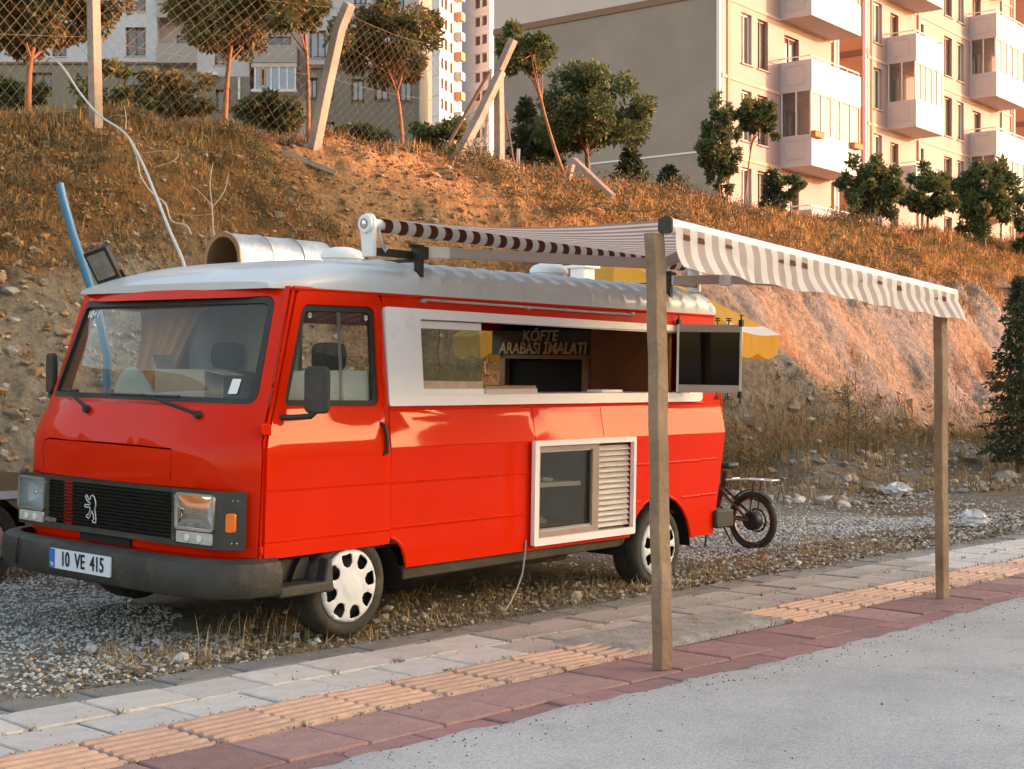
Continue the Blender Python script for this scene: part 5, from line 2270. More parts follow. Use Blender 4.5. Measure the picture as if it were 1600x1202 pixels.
# =================================================================== yellow parasol behind the van
pa = empty('yellow_parasol', (0, 0, 0))
tag(pa, 'yellow and white parasol open behind the van', 'parasol')
M_yel = mat('parasol_yellow', (0.68, 0.33, 0.035), 0.85, var=.08, vscale=5)
M_pw = mat('parasol_white', (0.74, 0.68, 0.64), 0.85, var=.05, vscale=5)
trans_fabric(M_yel, .35)
trans_fabric(M_pw, .35)
ctr = Vector((1.08, 15.5, 2.72))
Rp = 1.72
rimz = -.82
for i in range(8):
    a0 = R(-50 + 45 * i)
    a1 = a0 + R(45)
    pnl = MB()
    rows = []
    for j in range(11):
        t = j / 10
        row = []
        for k_ in range(9):
            u = k_ / 8
            ca = math.cos(a0) * (1 - u) + math.cos(a1) * u
            sa = math.sin(a0) * (1 - u) + math.sin(a1) * u
            sag = math.sin(math.pi * u) * .07 * t
            row.append((ctr.x + Rp * t * ca, ctr.y + Rp * t * sa, ctr.z + rimz * t ** 1.1 - sag * .4 + .02))
        rows.append(row)
    # hanging flap
    fl_ = []
    for k_ in range(9):
        u = k_ / 8
        ca = math.cos(a0) * (1 - u) + math.cos(a1) * u
        sa = math.sin(a0) * (1 - u) + math.sin(a1) * u
        fl_.append((ctr.x + Rp * .985 * ca, ctr.y + Rp * .985 * sa, ctr.z + rimz - .16 - .05 * abs(math.sin(u * 6.28)) - .03))
    rows.append(fl_)
    if i in (0, 4):
        pnl.grid(rows[:10])
        pnl.mi = 1
        pnl.grid(rows[9:11])
        pnl.mi = 0
        pnl.grid(rows[10:])
    else:
        pnl.grid(rows)
    pnl.build('panel', [M_yel, M_pw], pa, smooth=40)
    rb = MB()
    rb.tube([(ctr.x, ctr.y, ctr.z - .01), (ctr.x + Rp * math.cos(a0), ctr.y + Rp * math.sin(a0), ctr.z + rimz - .005)], .008, 6)
    rb.build('rib', M_alu, pa)
pp = MB()
pp.tube([(ctr.x, ctr.y, 0.0), (ctr.x, ctr.y, ctr.z + .08)], .022, 10)
pp.build('pole', M_alu, pa)
pp = MB()
pp.lathe([(.0, .0), (.26, .0), (.26, .04), (.22, .07), (.05, .10), (.05, .2), (.0, .2)], 24, 'z', (ctr.x, ctr.y, gh(ctr.x, ctr.y)))
pp.build('base', mat('concrete_base', (.3, .29, .27), .9), pa)

# =================================================================== apartment blocks on the plateau
M_pinkw = mat('wall_cream', (0.355, 0.255, 0.245), 0.9, var=.06, vscale=.6, dirt=(.31, .21, .195), dirt_amt=.3, dirt_scale=.5)
M_balc = mat('balcony_white', (0.46, 0.44, 0.45), 0.85, var=.04, vscale=.8)
M_taupe = mat('wall_taupe', (0.285, 0.235, 0.20), 0.9, var=.10, vscale=.5, dirt=(.23, .18, .15), dirt_amt=.4, dirt_scale=.35)
M_palew = mat('wall_pale', (0.55, 0.45, 0.42), 0.9, var=.05, vscale=.5)
M_tan = mat('wall_tan', (0.50, 0.27, 0.17), 0.9, var=.06, vscale=.5)
M_salmon = mat('salmon_trim', (0.42, 0.20, 0.13), .85)
M_bandb = mat('band_brown', (0.22, 0.12, 0.08), 0.8)
M_frame = mat('frame_brown', (0.20, 0.095, 0.05), 0.6)
M_pvc = mat('frame_white', (0.68, 0.66, 0.64), 0.5)
M_pane = mat('far_pane', (0.05, 0.055, 0.06), 0.08, spec=0.8, coat=.5)
M_curtain = mat('far_curtain', (0.55, 0.47, 0.42), 0.9, var=.1, vscale=3)
M_blueb = mat('wall_blue', (0.44, 0.50, 0.56), 0.9, var=.06, vscale=.5, dirt=(.36, .4, .44), dirt_amt=.2, dirt_scale=.4)
M_lilac = mat('wall_lilac', (0.46, 0.455, 0.50), 0.9, var=.05, vscale=.5)
M_olive = mat('wall_olive', (0.20, 0.185, 0.155), 0.9, var=.08, vscale=.5)
M_tower = mat('tower_white', (0.60, 0.60, 0.62), 0.9, var=.04, vscale=.2)
M_tgrey = mat('tower_grey', (0.42, 0.45, 0.50), 0.9, var=.04, vscale=.2)
M_rail = mat('balcony_rail', (0.70, 0.66, 0.64), 0.5)


class Facade:
    """flat wall in its own frame: origin o, a along, z up, n outward."""

    def __init__(self, root, o, a, n):
        self.root, self.o, self.a, self.n = root, Vector(o), Vector(a).normalized(), Vector(n).normalized()

    def P(self, k, z, d=0.0):
        p = self.o + self.a * k + self.n * d
        return (p.x - self.root.location.x, p.y - self.root.location.y, z - self.root.location.z)

    def wall(self, k0, k1, z0, z1, m_, holes=(), name='wall', d=0.0):
        mb = MB()
        mb.plate([(k0, z0), (k1, z0), (k1, z1), (k0, z1)], [[(h[0], h[2]), (h[1], h[2]), (h[1], h[3]), (h[0], h[3])] for h in holes], lambda k, z: self.P(k, z, d))
        o = mb.build(name, m_, self.root, smooth=0)
        return o

    def slab(self, k0, k1, z0, z1, d0, d1, m_, name, parent=None, bevel=0):
        mb = MB()
        mb.add([self.P(k0, z0, d0), self.P(k1, z0, d0), self.P(k1, z0, d1), self.P(k0, z0, d1), self.P(k0, z1, d0), self.P(k1, z1, d0), self.P(k1, z1, d1), self.P(k0, z1, d1)],
               [(0, 3, 2, 1), (4, 5, 6, 7), (0, 1, 5, 4), (1, 2, 6, 5), (2, 3, 7, 6), (3, 0, 4, 7)])
        return mb.build(name, m_, parent or self.root, smooth=0, bevel=bevel)

    def window(self, k0, k1, z0, z1, m_f, dep=.18, t=.07, mull=1, curtain=0.0, pane=None, rev=None, sill=True):
        """reveal + frame as the part, panes below it."""
        mb = MB()
        r = [(k0, z0), (k1, z0), (k1, z1), (k0, z1)]
        for i in range(4):
            a, b_ = r[i], r[(i + 1) % 4]
            mb.mi = 1
            mb.add([self.P(*a, .0), self.P(*b_, .0), self.P(*b_, -dep), self.P(*a, -dep)], [(0, 1, 2, 3)])
        mb.mi = 0
        xs = [k0 + (k1 - k0) * i / (mull + 1) for i in range(mull + 2)]
        dd = -dep + .05

        def bx(a0, a1, b0, b1):
            mb.add([self.P(a0, b0, -dep), self.P(a1, b0, -dep), self.P(a1, b0, dd), self.P(a0, b0, dd), self.P(a0, b1, -dep), self.P(a1, b1, -dep), self.P(a1, b1, dd), self.P(a0, b1, dd)],
                   [(0, 3, 2, 1), (4, 5, 6, 7), (0, 1, 5, 4), (1, 2, 6, 5), (2, 3, 7, 6), (3, 0, 4, 7)])
        bx(k0, k1, z0, z0 + t)
        bx(k0, k1, z1 - t, z1)
        for i, x in enumerate(xs):
            w = t if i in (0, len(xs) - 1) else t * .7
            x0 = x if i == 0 else (x - w if i == len(xs) - 1 else x - w / 2)
            bx(x0, x0 + w, z0, z1)
        if sill:
            mb.mi = 1
            mb.add([self.P(k0 - .05, z0 - .06, 0.0), self.P(k1 + .05, z0 - .06, 0.0), self.P(k1 + .05, z0 - .06, .07), self.P(k0 - .05, z0 - .06, .07),
                    self.P(k0 - .05, z0 - .005, 0.0), self.P(k1 + .05, z0 - .005, 0.0), self.P(k1 + .05, z0 - .01, .07), self.P(k0 - .05, z0 - .01, .07)],
                   [(0, 3, 2, 1), (4, 5, 6, 7), (1, 2, 6, 5), (2, 3, 7, 6), (3, 0, 4, 7)])
        f = mb.build('window', [m_f, rev or M_pvc], self.root, smooth=0)
        p = MB()
        p.add([self.P(k0, z0, -dep + .012), self.P(k1, z0, -dep + .012), self.P(k1, z1, -dep + .012), self.P(k0, z1, -dep + .012)], [(0, 1, 2, 3)])
        p.build('pane', pane or M_pane, f, smooth=0)
        if curtain:
            c = MB()
            P = []
            for i in range(13):
                k = k0 + .1 + (k1 - k0 - .2) * curtain * i / 12
                P.append([self.P(k, z0 + .05, -dep + .02 + .02 * math.sin(i * 1.9)), self.P(k, z1 - .05, -dep + .02 + .02 * math.sin(i * 1.9))])
            c.grid(P)
            c.build('curtain', M_curtain, f, smooth=60)
        return f

    def balcony(self, k0, k1, zf, depth=1.35, ph=1.05, glazed=False, rail=False, panel=True, curtain=False, h=2.9):
        """slab, parapet on three sides with raised panels, optional glazing above the parapet."""
        mb = MB()

        def bx(a0, a1, z0, z1, d0, d1):
            mb.add([self.P(a0, z0, d0), self.P(a1, z0, d0), self.P(a1, z0, d1), self.P(a0, z0, d1), self.P(a0, z1, d0), self.P(a1, z1, d0), self.P(a1, z1, d1), self.P(a0, z1, d1)],
                   [(0, 3, 2, 1), (4, 5, 6, 7), (0, 1, 5, 4), (1, 2, 6, 5), (2, 3, 7, 6), (3, 0, 4, 7)])
        bx(k0, k1, zf - .16, zf, 0.0, depth)
        t = .14
        bx(k0, k1, zf, zf + ph, depth - t, depth)
        bx(k0, k0 + t, zf, zf + ph, 0.0, depth - t)
        bx(k1 - t, k1, zf, zf + ph, 0.0, depth - t)
        o = mb.build('balcony', M_balc, self.root, smooth=0)
        if panel:
            mb = MB()
            for d0, d1 in ((.22, depth - .30),):
                for (za, zb_, da, db) in ((zf + .12, zf + .16, d0, d1), (zf + ph - .2, zf + ph - .16, d0, d1), (zf + .16, zf + ph - .2, d0, d0 + .04), (zf + .16, zf + ph - .2, d1 - .04, d1)):
                    bx2 = (k0 - .02, k0)
                    mb.add([self.P(bx2[0], za, da), self.P(bx2[1], za, da), self.P(bx2[1], za, db), self.P(bx2[0], za, db), self.P(bx2[0], zb_, da), self.P(bx2[1], zb_, da), self.P(bx2[1], zb_, db), self.P(bx2[0], zb_, db)],
                           [(0, 3, 2, 1), (4, 5, 6, 7), (0, 1, 5, 4), (1, 2, 6, 5), (2, 3, 7, 6), (3, 0, 4, 7)])
            mb.build('moulding', M_balc, o, smooth=0)
        if rail:
            r_ = MB()
            zr = zf + ph + .16
            pts = [self.P(k0 + .07, zr, .02), self.P(k0 + .07, zr, depth - .07), self.P(k1 - .07, zr, depth - .07), self.P(k1 - .07, zr, .02)]
            r_.tube(pts, .03, 6)
            for i in range(5):
                k = k0 + .07 + (k1 - k0 - .14) * i / 4
                r_.tube([self.P(k, zf + ph, depth - .07), self.P(k, zr, depth - .07)], .022, 6)
            r_.build('rail', M_rail, o)
        if glazed:
            z0, z1 = zf + ph, zf + h - .16
            g_ = MB()
            for k in np.linspace(k0 + .04, k1 - .04, 6):
                g_.bar(self.P(k, z0, depth - .06), self.P(k, z1, depth - .06), .05, .05, up=tuple(self.n))
            for d in np.linspace(.05, depth - .06, 3):
                g_.bar(self.P(k0 + .05, z0, d), self.P(k0 + .05, z1, d), .05, .05, up=tuple(self.n))
            for z in (z0 + .03, z1 - .03):
                g_.bar(self.P(k0 + .04, z, depth - .06), self.P(k1 - .04, z, depth - .06), .06, .05)
            gf = g_.build('glazing_frame', M_pvc, o, smooth=0)
            p = MB()
            p.add([self.P(k0 + .05, z0, depth - .07), self.P(k1 - .05, z0, depth - .07), self.P(k1 - .05, z1, depth - .07), self.P(k0 + .05, z1, depth - .07)], [(0, 1, 2, 3)])
            p.add([self.P(k0 + .06, z0, .05), self.P(k0 + .06, z0, depth - .07), self.P(k0 + .06, z1, depth - .07), self.P(k0 + .06, z1, .05)], [(0, 1, 2, 3)])
            p.build('pane', glass_mat('balcony_glass', (.75, .8, .8), .12, (.6, .58, .56)), gf, smooth=0)
            if curtain:
                c = MB()
                P = []
                for i in range(40):
                    k = k0 + .15 + (k1 - k0 - .3) * i / 39
                    P.append([self.P(k, z0 + .02, depth - .16 + .03 * math.sin(i * 1.7)), self.P(k, z1 - .02, depth - .16 + .03 * math.sin(i * 1.7))])
                c.grid(P)
                c.build('curtain', mat('white_drape', (.74, .71, .69), .9), o, smooth=60)
        return o


FA = Vector((0.614, 0.790, 0)).normalized()     # along the sunlit fronts
FN = Vector((FA.y, -FA.x, 0))                   # out of the fronts
CORNER = Vector((7.70, 54.0, 0))


def block(name, k0, k1, label, wcols, bcols, gable_w, z_top=28.0, gcol=None, seed=1, base=5.0, front=None):
    rr = random.Random(seed)
    o = CORNER + FA * k0
    root = empty(name, (o.x, o.y, base))
    tag(root, label, 'building', 'apartment blocks on the plateau')
    L = k1 - k0
    F = Facade(root, o, FA, FN)
    floors = [7.12, 10.02, 12.92, 15.82, 18.72, 21.62, 24.52]
    holes = []
    for zf in floors:
        for a, b_, hz, h2 in wcols:
            holes.append((a, b_, zf + hz, zf + h2))
        for a, b_ in bcols:
            holes.append((a + .35, a + .35 + (b_ - a) * .28, zf + .05, zf + 2.25))
    F.wall(0, L, base, z_top, front or M_pinkw, holes)
    for i, h in enumerate(holes):
        F.window(*h, M_frame if i % 3 else M_pvc, mull=1, curtain=rr.choice((0, 0, .5, .3)), rev=M_pinkw)
    for bi, (a, b_) in enumerate(bcols):
        for zi, zf in enumerate(floors):
            gz_ = (zi + bi + seed) % 2 == 0
            F.balcony(a, b_, zf, glazed=gz_ and zi > 0, rail=not gz_, curtain=gz_)
        # the wall behind the balconies is a recess edge strip
        F.slab(b_ + .15, b_ + .33, base, z_top, .0, .10, M_palew, 'pilaster')
    for zf in floors:
        F.slab(0.0, L, zf - .22, zf - .10, .0, .035, mat('band_pink', (.52, .33, .25), .85), 'floor_band')
    # gable
    G = Facade(root, o, -FN, -FA)
    zb = 15.75
    G.wall(0, gable_w, base, zb, gcol or M_taupe)
    G.wall(0, gable_w, zb + .25, z_top, M_palew if gcol is None else M_tan)
    G.slab(0, gable_w, zb, zb + .25, -.05, .06, M_bandb, 'gable_band')
    G.slab(0, gable_w, 10.0, 10.06, .0, .03, M_pvc, 'gable_line')
    G.slab(.02, .16, base, z_top, .0, .12, M_pvc, 'downpipe')
    # far sides and roof close the block
    B = Facade(root, o + FA * L, -FN, FA)
    B.wall(0, gable_w, base, z_top, M_pinkw)
    K = Facade(root, o - FN * gable_w, FA, -FN)
    K.wall(0, L, base, z_top, M_taupe)
    rf_ = MB()
    rf_.add([F.P(-.3, z_top, .3), F.P(L + .3, z_top, .3), F.P(L + .3, z_top, -gable_w - .3), F.P(-.3, z_top, -gable_w - .3), F.P(L / 2 - 2, z_top + 2.2, -gable_w / 2), F.P(L / 2 + 2, z_top + 2.2, -gable_w / 2)],
            [(0, 1, 5, 4), (1, 2, 5), (2, 3, 4, 5), (3, 0, 4)])
    rf_.build('roof', mat('roof_tile', (.3, .12, .07), .8, var=.1, vscale=2), root, smooth=0)
    for ka, kb in ((.35, .47), (L - .5, L - .4)):
        F.slab(ka, kb, base, z_top, .0, .05, M_salmon, 'corner_strip')
    # corner downpipe on the sunlit side
    d = MB()
    d.tube([F.P(L - .10, base, .08), F.P(L - .10, z_top, .08)], .06, 8)
    d.build('downpipe', M_pvc, root)
    return root


block('apartment_block', 0.0, 9.6, 'nearest cream apartment block with grey brown gable and white corner balconies', [(1.45, 2.25, .55, 2.45), (2.72, 3.55, .55, 2.45)], [(4.55, 9.0)], 10.7, seed=1)
block('apartment_block', 12.6, 31.0, 'middle cream apartment block behind the three round trees at right', [(.65, 1.55, .6, 2.4), (5.55, 6.25, .6, 2.4), (8.75, 9.75, .5, 2.4), (10.4, 11.3, .5, 2.4)],
      [(2.1, 5.3), (12.1, 16.3)], 11.6, gcol=M_tan, seed=2)
block('apartment_block', 34.6, 52.0, 'farthest apartment block showing only its tan gable at the right edge', [(.65, 1.55, .6, 2.4), (5.55, 6.25, .6, 2.4)], [(2.1, 5.3), (12.1, 16.3)], 11.6, gcol=M_tan, seed=3)


# two flower boxes hung on the lowest balcony of the nearest block
for k, lab in ((4.85, 'orange flower box on the lowest near balcony, at its left end'), (8.35, 'orange flower box on the lowest near balcony, at its right end')):
    q = CORNER + FA * k + FN * 1.46
    fbx = MB()
    rot_ = Matrix.Rotation(math.atan2(FA.y, FA.x), 3, 'Z')
    fbx.obox((0, 0, 0), .78, .20, .20, rot_)
    fbx.obox((0, 0, .11), .82, .24, .03, rot_)
    o_ = fbx.build('flower_box', mat('terracotta_box', (.40, .15, .06), .8, var=.1, vscale=5), loc=(q.x, q.y, 11.05), bevel=.015)
    tag(o_, lab, 'flower box', 'balcony flower boxes')


# ---- grey blue building behind the fence --------------------------------------
def blue_block():
    Y = 92.0
    sc = Y / FPX

    def K(px):
        return (px - 800) * sc

    def Zp(py):
        return CAM_H - (py - 601) * sc
    base = 6.0
    root = empty('apartment_building', (K(400), Y, base))
    tag(root, 'grey blue apartment building with olive ground storeys behind the chain link fence', 'building')
    F = Facade(root, Vector((0, Y, 0)), (1, 0, 0), (0, -1, 0))
    F2 = Facade(root, Vector((0, Y - 1.2, 0)), (1, 0, 0), (0, -1, 0))
    top = Zp(-150)
    spec = [  # px0, px1, py top, py bottom, mullions, pane is bluish
        (204, 235, 50, 94), (204, 235, -25, 25), (90, 113, 45, 95), (22, 46, 40, 90)]
    bluepane = mat('pane_sky', (0.16, 0.26, 0.36), 0.1, spec=.9, coat=.6)

    def sect(F_, a, b_, py0, py1, m_, wins, mf=M_frame, rev=None, pane=None):
        hs = [(K(w[0]), K(w[1]), Zp(w[3]), Zp(w[2])) for w in wins]
        F_.wall(K(a), K(b_), Zp(py1), Zp(py0), m_, hs)
        for i, h in enumerate(hs):
            F_.window(*h, mf, mull=1, curtain=.45 if (pane and i % 2) else 0, rev=rev or m_, pane=pane, dep=.25, t=.13)
    # left wing, blue
    sect(F2, -60, 252, -150, 104, M_blueb, spec)
    sect(F2, -60, 252, 104, 300, M_olive, [(60, 90, 120, 150), (200, 230, 120, 152)])
    # recess with balconies
    F.wall(K(252), K(314), base, top, M_palew, [(K(276), K(312), Zp(75), Zp(55)), (K(276), K(312), Zp(10), Zp(-20))])
    F.window(K(276), K(312), Zp(75), Zp(55), M_frame, mull=1)
    F.window(K(276), K(312), Zp(10), Zp(-20), M_frame, mull=1)
    for py in (75, 5, -65, 145):
        F.slab(K(252), K(314), Zp(py + 30), Zp(py), .0, 1.25, mat('parapet_grey', (.33, .32, .31), .9, var=.05), 'balcony')
    # middle bay, lilac over olive
    sect(F2, 314, 395, -150, 126, M_lilac, [(341, 366, 62, 108), (341, 366, -10, 40)], pane=None)
    sect(F2, 314, 395, 126, 300, M_olive, [(343, 366, 146, 180)])
    F2.slab(K(326), K(348), Zp(126), Zp(121), 0, .5, M_pvc, 'ledge')
    F2.slab(K(378), K(381), Zp(165), Zp(128), 0, .15, M_pvc, 'downpipe')
    # recess with glazed balcony
    F.wall(K(395), K(482), base, top, M_palew, [(K(408), K(455), Zp(75), Zp(57))])
    F.window(K(408), K(455), Zp(75), Zp(57), M_frame, mull=2)
    for py, pb in ((78, 105), (5, 33), (-65, -38)):
        F.slab(K(395), K(468), Zp(pb), Zp(py), .0, 1.3, MATS['parapet_grey'], 'balcony')
    F.slab(K(398), K(468), Zp(112), Zp(106), .0, 1.3, M_palew, 'balcony')
    gz_ = F.slab(K(398), K(468), Zp(150), Zp(146), .0, 1.35, M_pvc, 'balcony')
    for i in range(6):
        k = K(404) + (K(466) - K(404)) * i / 5
        F.slab(k - .05, k + .05, Zp(146), Zp(112), 1.2, 1.28, M_pvc, 'mullion', gz_)
    p = MB()
    p.add([F.P(K(404), Zp(146), 1.22), F.P(K(466), Zp(146), 1.22), F.P(K(466), Zp(112), 1.22), F.P(K(404), Zp(112), 1.22)], [(0, 1, 2, 3)])
    p.build('pane', bluepane, gz_, smooth=0)
    F.slab(K(412), K(420), Zp(140), Zp(114), 1.24, 1.28, M_tan, 'shutter', gz_)
    # right bay
    sect(F2, 482, 657, -150, 108, M_lilac, [(487, 513, 55, 97), (487, 517, -20, 29), (556, 576, -20, 15), (600, 634, 55, 97), (600, 634, -20, 29)], pane=bluepane)
    sect(F2, 482, 657, 114, 300, M_olive, [(478 + 4, 500, 128, 160), (508, 526, 128, 160), (552, 572, 130, 164), (588, 610, 130, 162), (626, 646, 132, 164), (510, 526, 196, 218), (553, 572, 198, 222)], pane=bluepane, rev=M_bandb)
    F2.slab(K(482), K(657.5), Zp(114), Zp(108), -.1, .15, M_bandb, 'band')
    F2.slab(K(-60), K(252), Zp(107), Zp(104), -.1, .12, M_bandb, 'band')
    # return walls and roof
    for px, w in ((252, 1.2), (314, 1.2), (395, 1.2), (482, 1.2)):
        m = MB()
        m.add([F.P(K(px), base, 0), F.P(K(px), base, w), F.P(K(px), top, w), F.P(K(px), top, 0)], [(0, 1, 2, 3)])
        m.build('return_wall', M_lilac, root, smooth=0)
    m = MB()
    m.add([F.P(K(657), base, 1.2), F.P(K(657), base, -13), F.P(K(657), top, -13), F.P(K(657), top, 1.2)], [(0, 1, 2, 3)])
    m.add([F.P(K(-60), base, 1.2), F.P(K(-60), base, -13), F.P(K(-60), top, -13), F.P(K(-60), top, 1.2)], [(3, 2, 1, 0)])
    m.add([F.P(K(-60), base, -13), F.P(K(657), base, -13), F.P(K(657), top, -13), F.P(K(-60), top, -13)], [(0, 1, 2, 3)])
    m.build('side_wall', M_olive, root, smooth=0)
    m = MB()
    m.add([F.P(K(-62), top, 1.5), F.P(K(660), top, 1.5), F.P(K(660), top, -13.3), F.P(K(-62), top, -13.3)], [(0, 1, 2, 3)])
    m.build('roof', MATS['roof_tile'], root, smooth=0)
    # lowest storeys down to the plateau
    for a, b_ in ((252, 314), (395, 482)):
        pass


blue_block()


# ---- two towers far behind -------------------------------------------------------
def tower(name, px0, pxc, px1, Y, label, wins_px, m_l, m_r, pitch_px, side_win):
    sc = Y / FPX
    K = lambda px: (px - 800) * sc
    base = 8.0
    top = CAM_H + 601 * sc + 26
    root = empty(name, (K(px0), Y, base))
    tag(root, label, 'tower')
    a = Vector((K(pxc) - K(px0), -6.0, 0))
    F = Facade(root, Vector((K(px0), Y, 0)), a, Vector((a.y, -a.x, 0)) if False else Vector((-6.0, -(K(pxc) - K(px0)), 0)))
    wl = a.length
    c = Vector((K(px0), Y, 0)) + a
    b_ = Vector((K(px1) - c.x, 7.0, 0))
    G = Facade(root, c, b_, Vector((b_.y, -b_.x, 0)))
    gl_ = b_.length
    h3 = 2.9
    n = int((top - 30) / h3)
    holesF, holesG = [], []
    for i in range(n):
        z = top - 2.4 - i * h3 + .3
        for (f0, f1) in wins_px:
            holesF.append((wl * f0, wl * f1, z - .2, z + 1.3))
        for (f0, f1) in side_win:
            holesG.append((gl_ * f0, gl_ * f1, z - .2, z + 1.3))
    F.wall(0, wl, base, top, m_l, holesF)
    for h in holesF:
        F.window(*h, M_frame, mull=0, dep=.2, t=.12, sill=False, rev=m_l)
    G.wall(0, gl_, base, top, m_r, holesG)
    for h in holesG:
        G.window(*h, M_frame, mull=0, dep=.2, t=.12, sill=False, rev=m_r)
    for i in range(0, n):
        z = top - 3.3 - i * h3
        F.slab(0, wl, z - .08, z, 0, .05, m_r, 'floor_line')
    for i in range(n):
        if side_win:
            z = top - 2.9 - i * h3 + .3
            G.slab(gl_ * .78, gl_ * .98, z - .4, z + .75, 0, 1.1, M_tan if i % 2 else M_balc, 'balcony')
    m = MB()
    e0, e1 = G.P(gl_, base), G.P(gl_, top)
    f0, f1 = F.P(0, base), F.P(0, top)
    m.add([e0, (e0[0], e0[1] + 16, e0[2]), (e1[0], e1[1] + 16, e1[2]), e1], [(0, 1, 2, 3)])
    m.add([f0, (f0[0], f0[1] + 16, f0[2]), (f1[0], f1[1] + 16, f1[2]), f1], [(3, 2, 1, 0)])
    m.add([f1, G.P(0, top), e1, (e1[0], e1[1] + 16, e1[2]), (f1[0], f1[1] + 16, f1[2])], [(0, 1, 2, 3, 4)])
    m.add([(e0[0], e0[1] + 16, e0[2]), (f0[0], f0[1] + 16, f0[2]), (f1[0], f1[1] + 16, f1[2]), (e1[0], e1[1] + 16, e1[2])], [(0, 1, 2, 3)])
    m.build('side_wall', m_r, root, smooth=0)


tower('tower_block', 640, 690, 716, 215, 'slim white tower block with red lit balconies between the fence and second tower', [], M_tower, mat('tower_cream', (.46, .42, .43), .9), 29, [(.08, .2), (.26, .40), (.55, .68)])
tower('tower_block', 712, 766, 820, 235, 'pale blue grey tower block with paired dark windows beside the taupe gable', [(.58, .72), (.78, .92)], M_tgrey, M_tower, 28, [])

# =================================================================== trees and shrubs
LEAF = {
    'dark': [mat('leaf_dark', (0.081, 0.107, 0.039), 0.7, var=.3, vscale=1.5), mat('leaf_dark2', (0.111, 0.130, 0.044), 0.7, var=.3, vscale=1.5), mat('leaf_warm', (0.169, 0.150, 0.052), 0.7, var=.3, vscale=1.5)],
    'brown': [mat('leaf_olive', (0.130, 0.120, 0.043), 0.7, var=.3, vscale=1.5), mat('leaf_amber', (0.19, 0.135, 0.048), 0.7, var=.3, vscale=1.5), mat('leaf_dull', (0.098, 0.091, 0.036), 0.7, var=.3, vscale=1.5)],
    'fir': [mat('needle', (0.042, 0.062, 0.031), 0.75, var=.3, vscale=1.5), mat('needle2', (0.065, 0.078, 0.034), 0.75, var=.3, vscale=1.5), mat('needle3', (0.098, 0.098, 0.039), 0.75, var=.3, vscale=1.5)],
}
for L_ in LEAF.values():
    for m_ in L_:
        trans_fabric(m_, .3)
M_bark = mat('bark', (0.17, 0.095, 0.055), 0.9, var=.3, vscale=7, bump=.6, bscale=20)
M_bark_sun = mat('bark_sunlit', (0.30, 0.13, 0.06), 0.9, var=.25, vscale=7, bump=.5, bscale=20)  # orange low sun on the trunks put into the bark colour


def leaf_cloud(name, C, Nrm, size, mats_, parent, probs=(.45, .35, .2), aspect=2.2, droop=.3):
    """leaf-shaped faces (two triangles folded along the midrib) at points C, facing about Nrm."""
    n = len(C)
    d = rng.normal(0, 1, (n, 3))
    d = d / np.linalg.norm(d, axis=1)[:, None]
    d = d * .8 + Nrm * .6
    d[:, 2] -= droop
    d /= np.linalg.norm(d, axis=1)[:, None]
    r = rng.normal(0, 1, (n, 3))
    s_ = np.cross(d, r)
    s_ /= np.linalg.norm(s_, axis=1)[:, None] + 1e-9
    up = np.cross(s_, d)
    L = size * rng.uniform(.6, 1.35, n)
    w = L / aspect
    V = np.empty((n, 4, 3))
    V[:, 0] = C
    V[:, 1] = C + d * (L * .5)[:, None] + s_ * (w / 2)[:, None] + up * (w * .15)[:, None]
    V[:, 2] = C + d * L[:, None]
    V[:, 3] = C + d * (L * .5)[:, None] - s_ * (w / 2)[:, None] + up * (w * .15)[:, None]
    o4 = (np.arange(n) * 4)[:, None]
    F = np.concatenate([o4 + np.array([[0, 1, 2]]), o4 + np.array([[0, 2, 3]])], 1).reshape(-1, 3)
    # light and dark sprays: leaves of one spray share a tint
    cell = np.floor(C / .33).astype(int)
    hsh = np.abs(cell[:, 0] * 73856093 ^ cell[:, 1] * 19349663 ^ cell[:, 2] * 83492791) % 1000 / 1000.0
    cum = np.cumsum(probs)
    mi = np.searchsorted(cum, np.clip(hsh * .8 + rng.random(n) * .2, 0, .999))
    return np_mesh(name, V.reshape(-1, 3), F, mats_, parent, mi=np.repeat(np.clip(mi, 0, len(mats_) - 1), 2))


def limb_path(a, b_, bend, n=7, seed=0):
    rr = random.Random(seed)
    a, b_ = Vector(a), Vector(b_)
    k1, k2 = rr.uniform(-1, 1) * bend, rr.uniform(-1, 1) * bend
    return [a.lerp(b_, i / (n - 1)) + Vector((k1 * math.sin(math.pi * i / (n - 1)), k2 * math.sin(math.pi * i / (n - 1)), 0)) for i in range(n)]


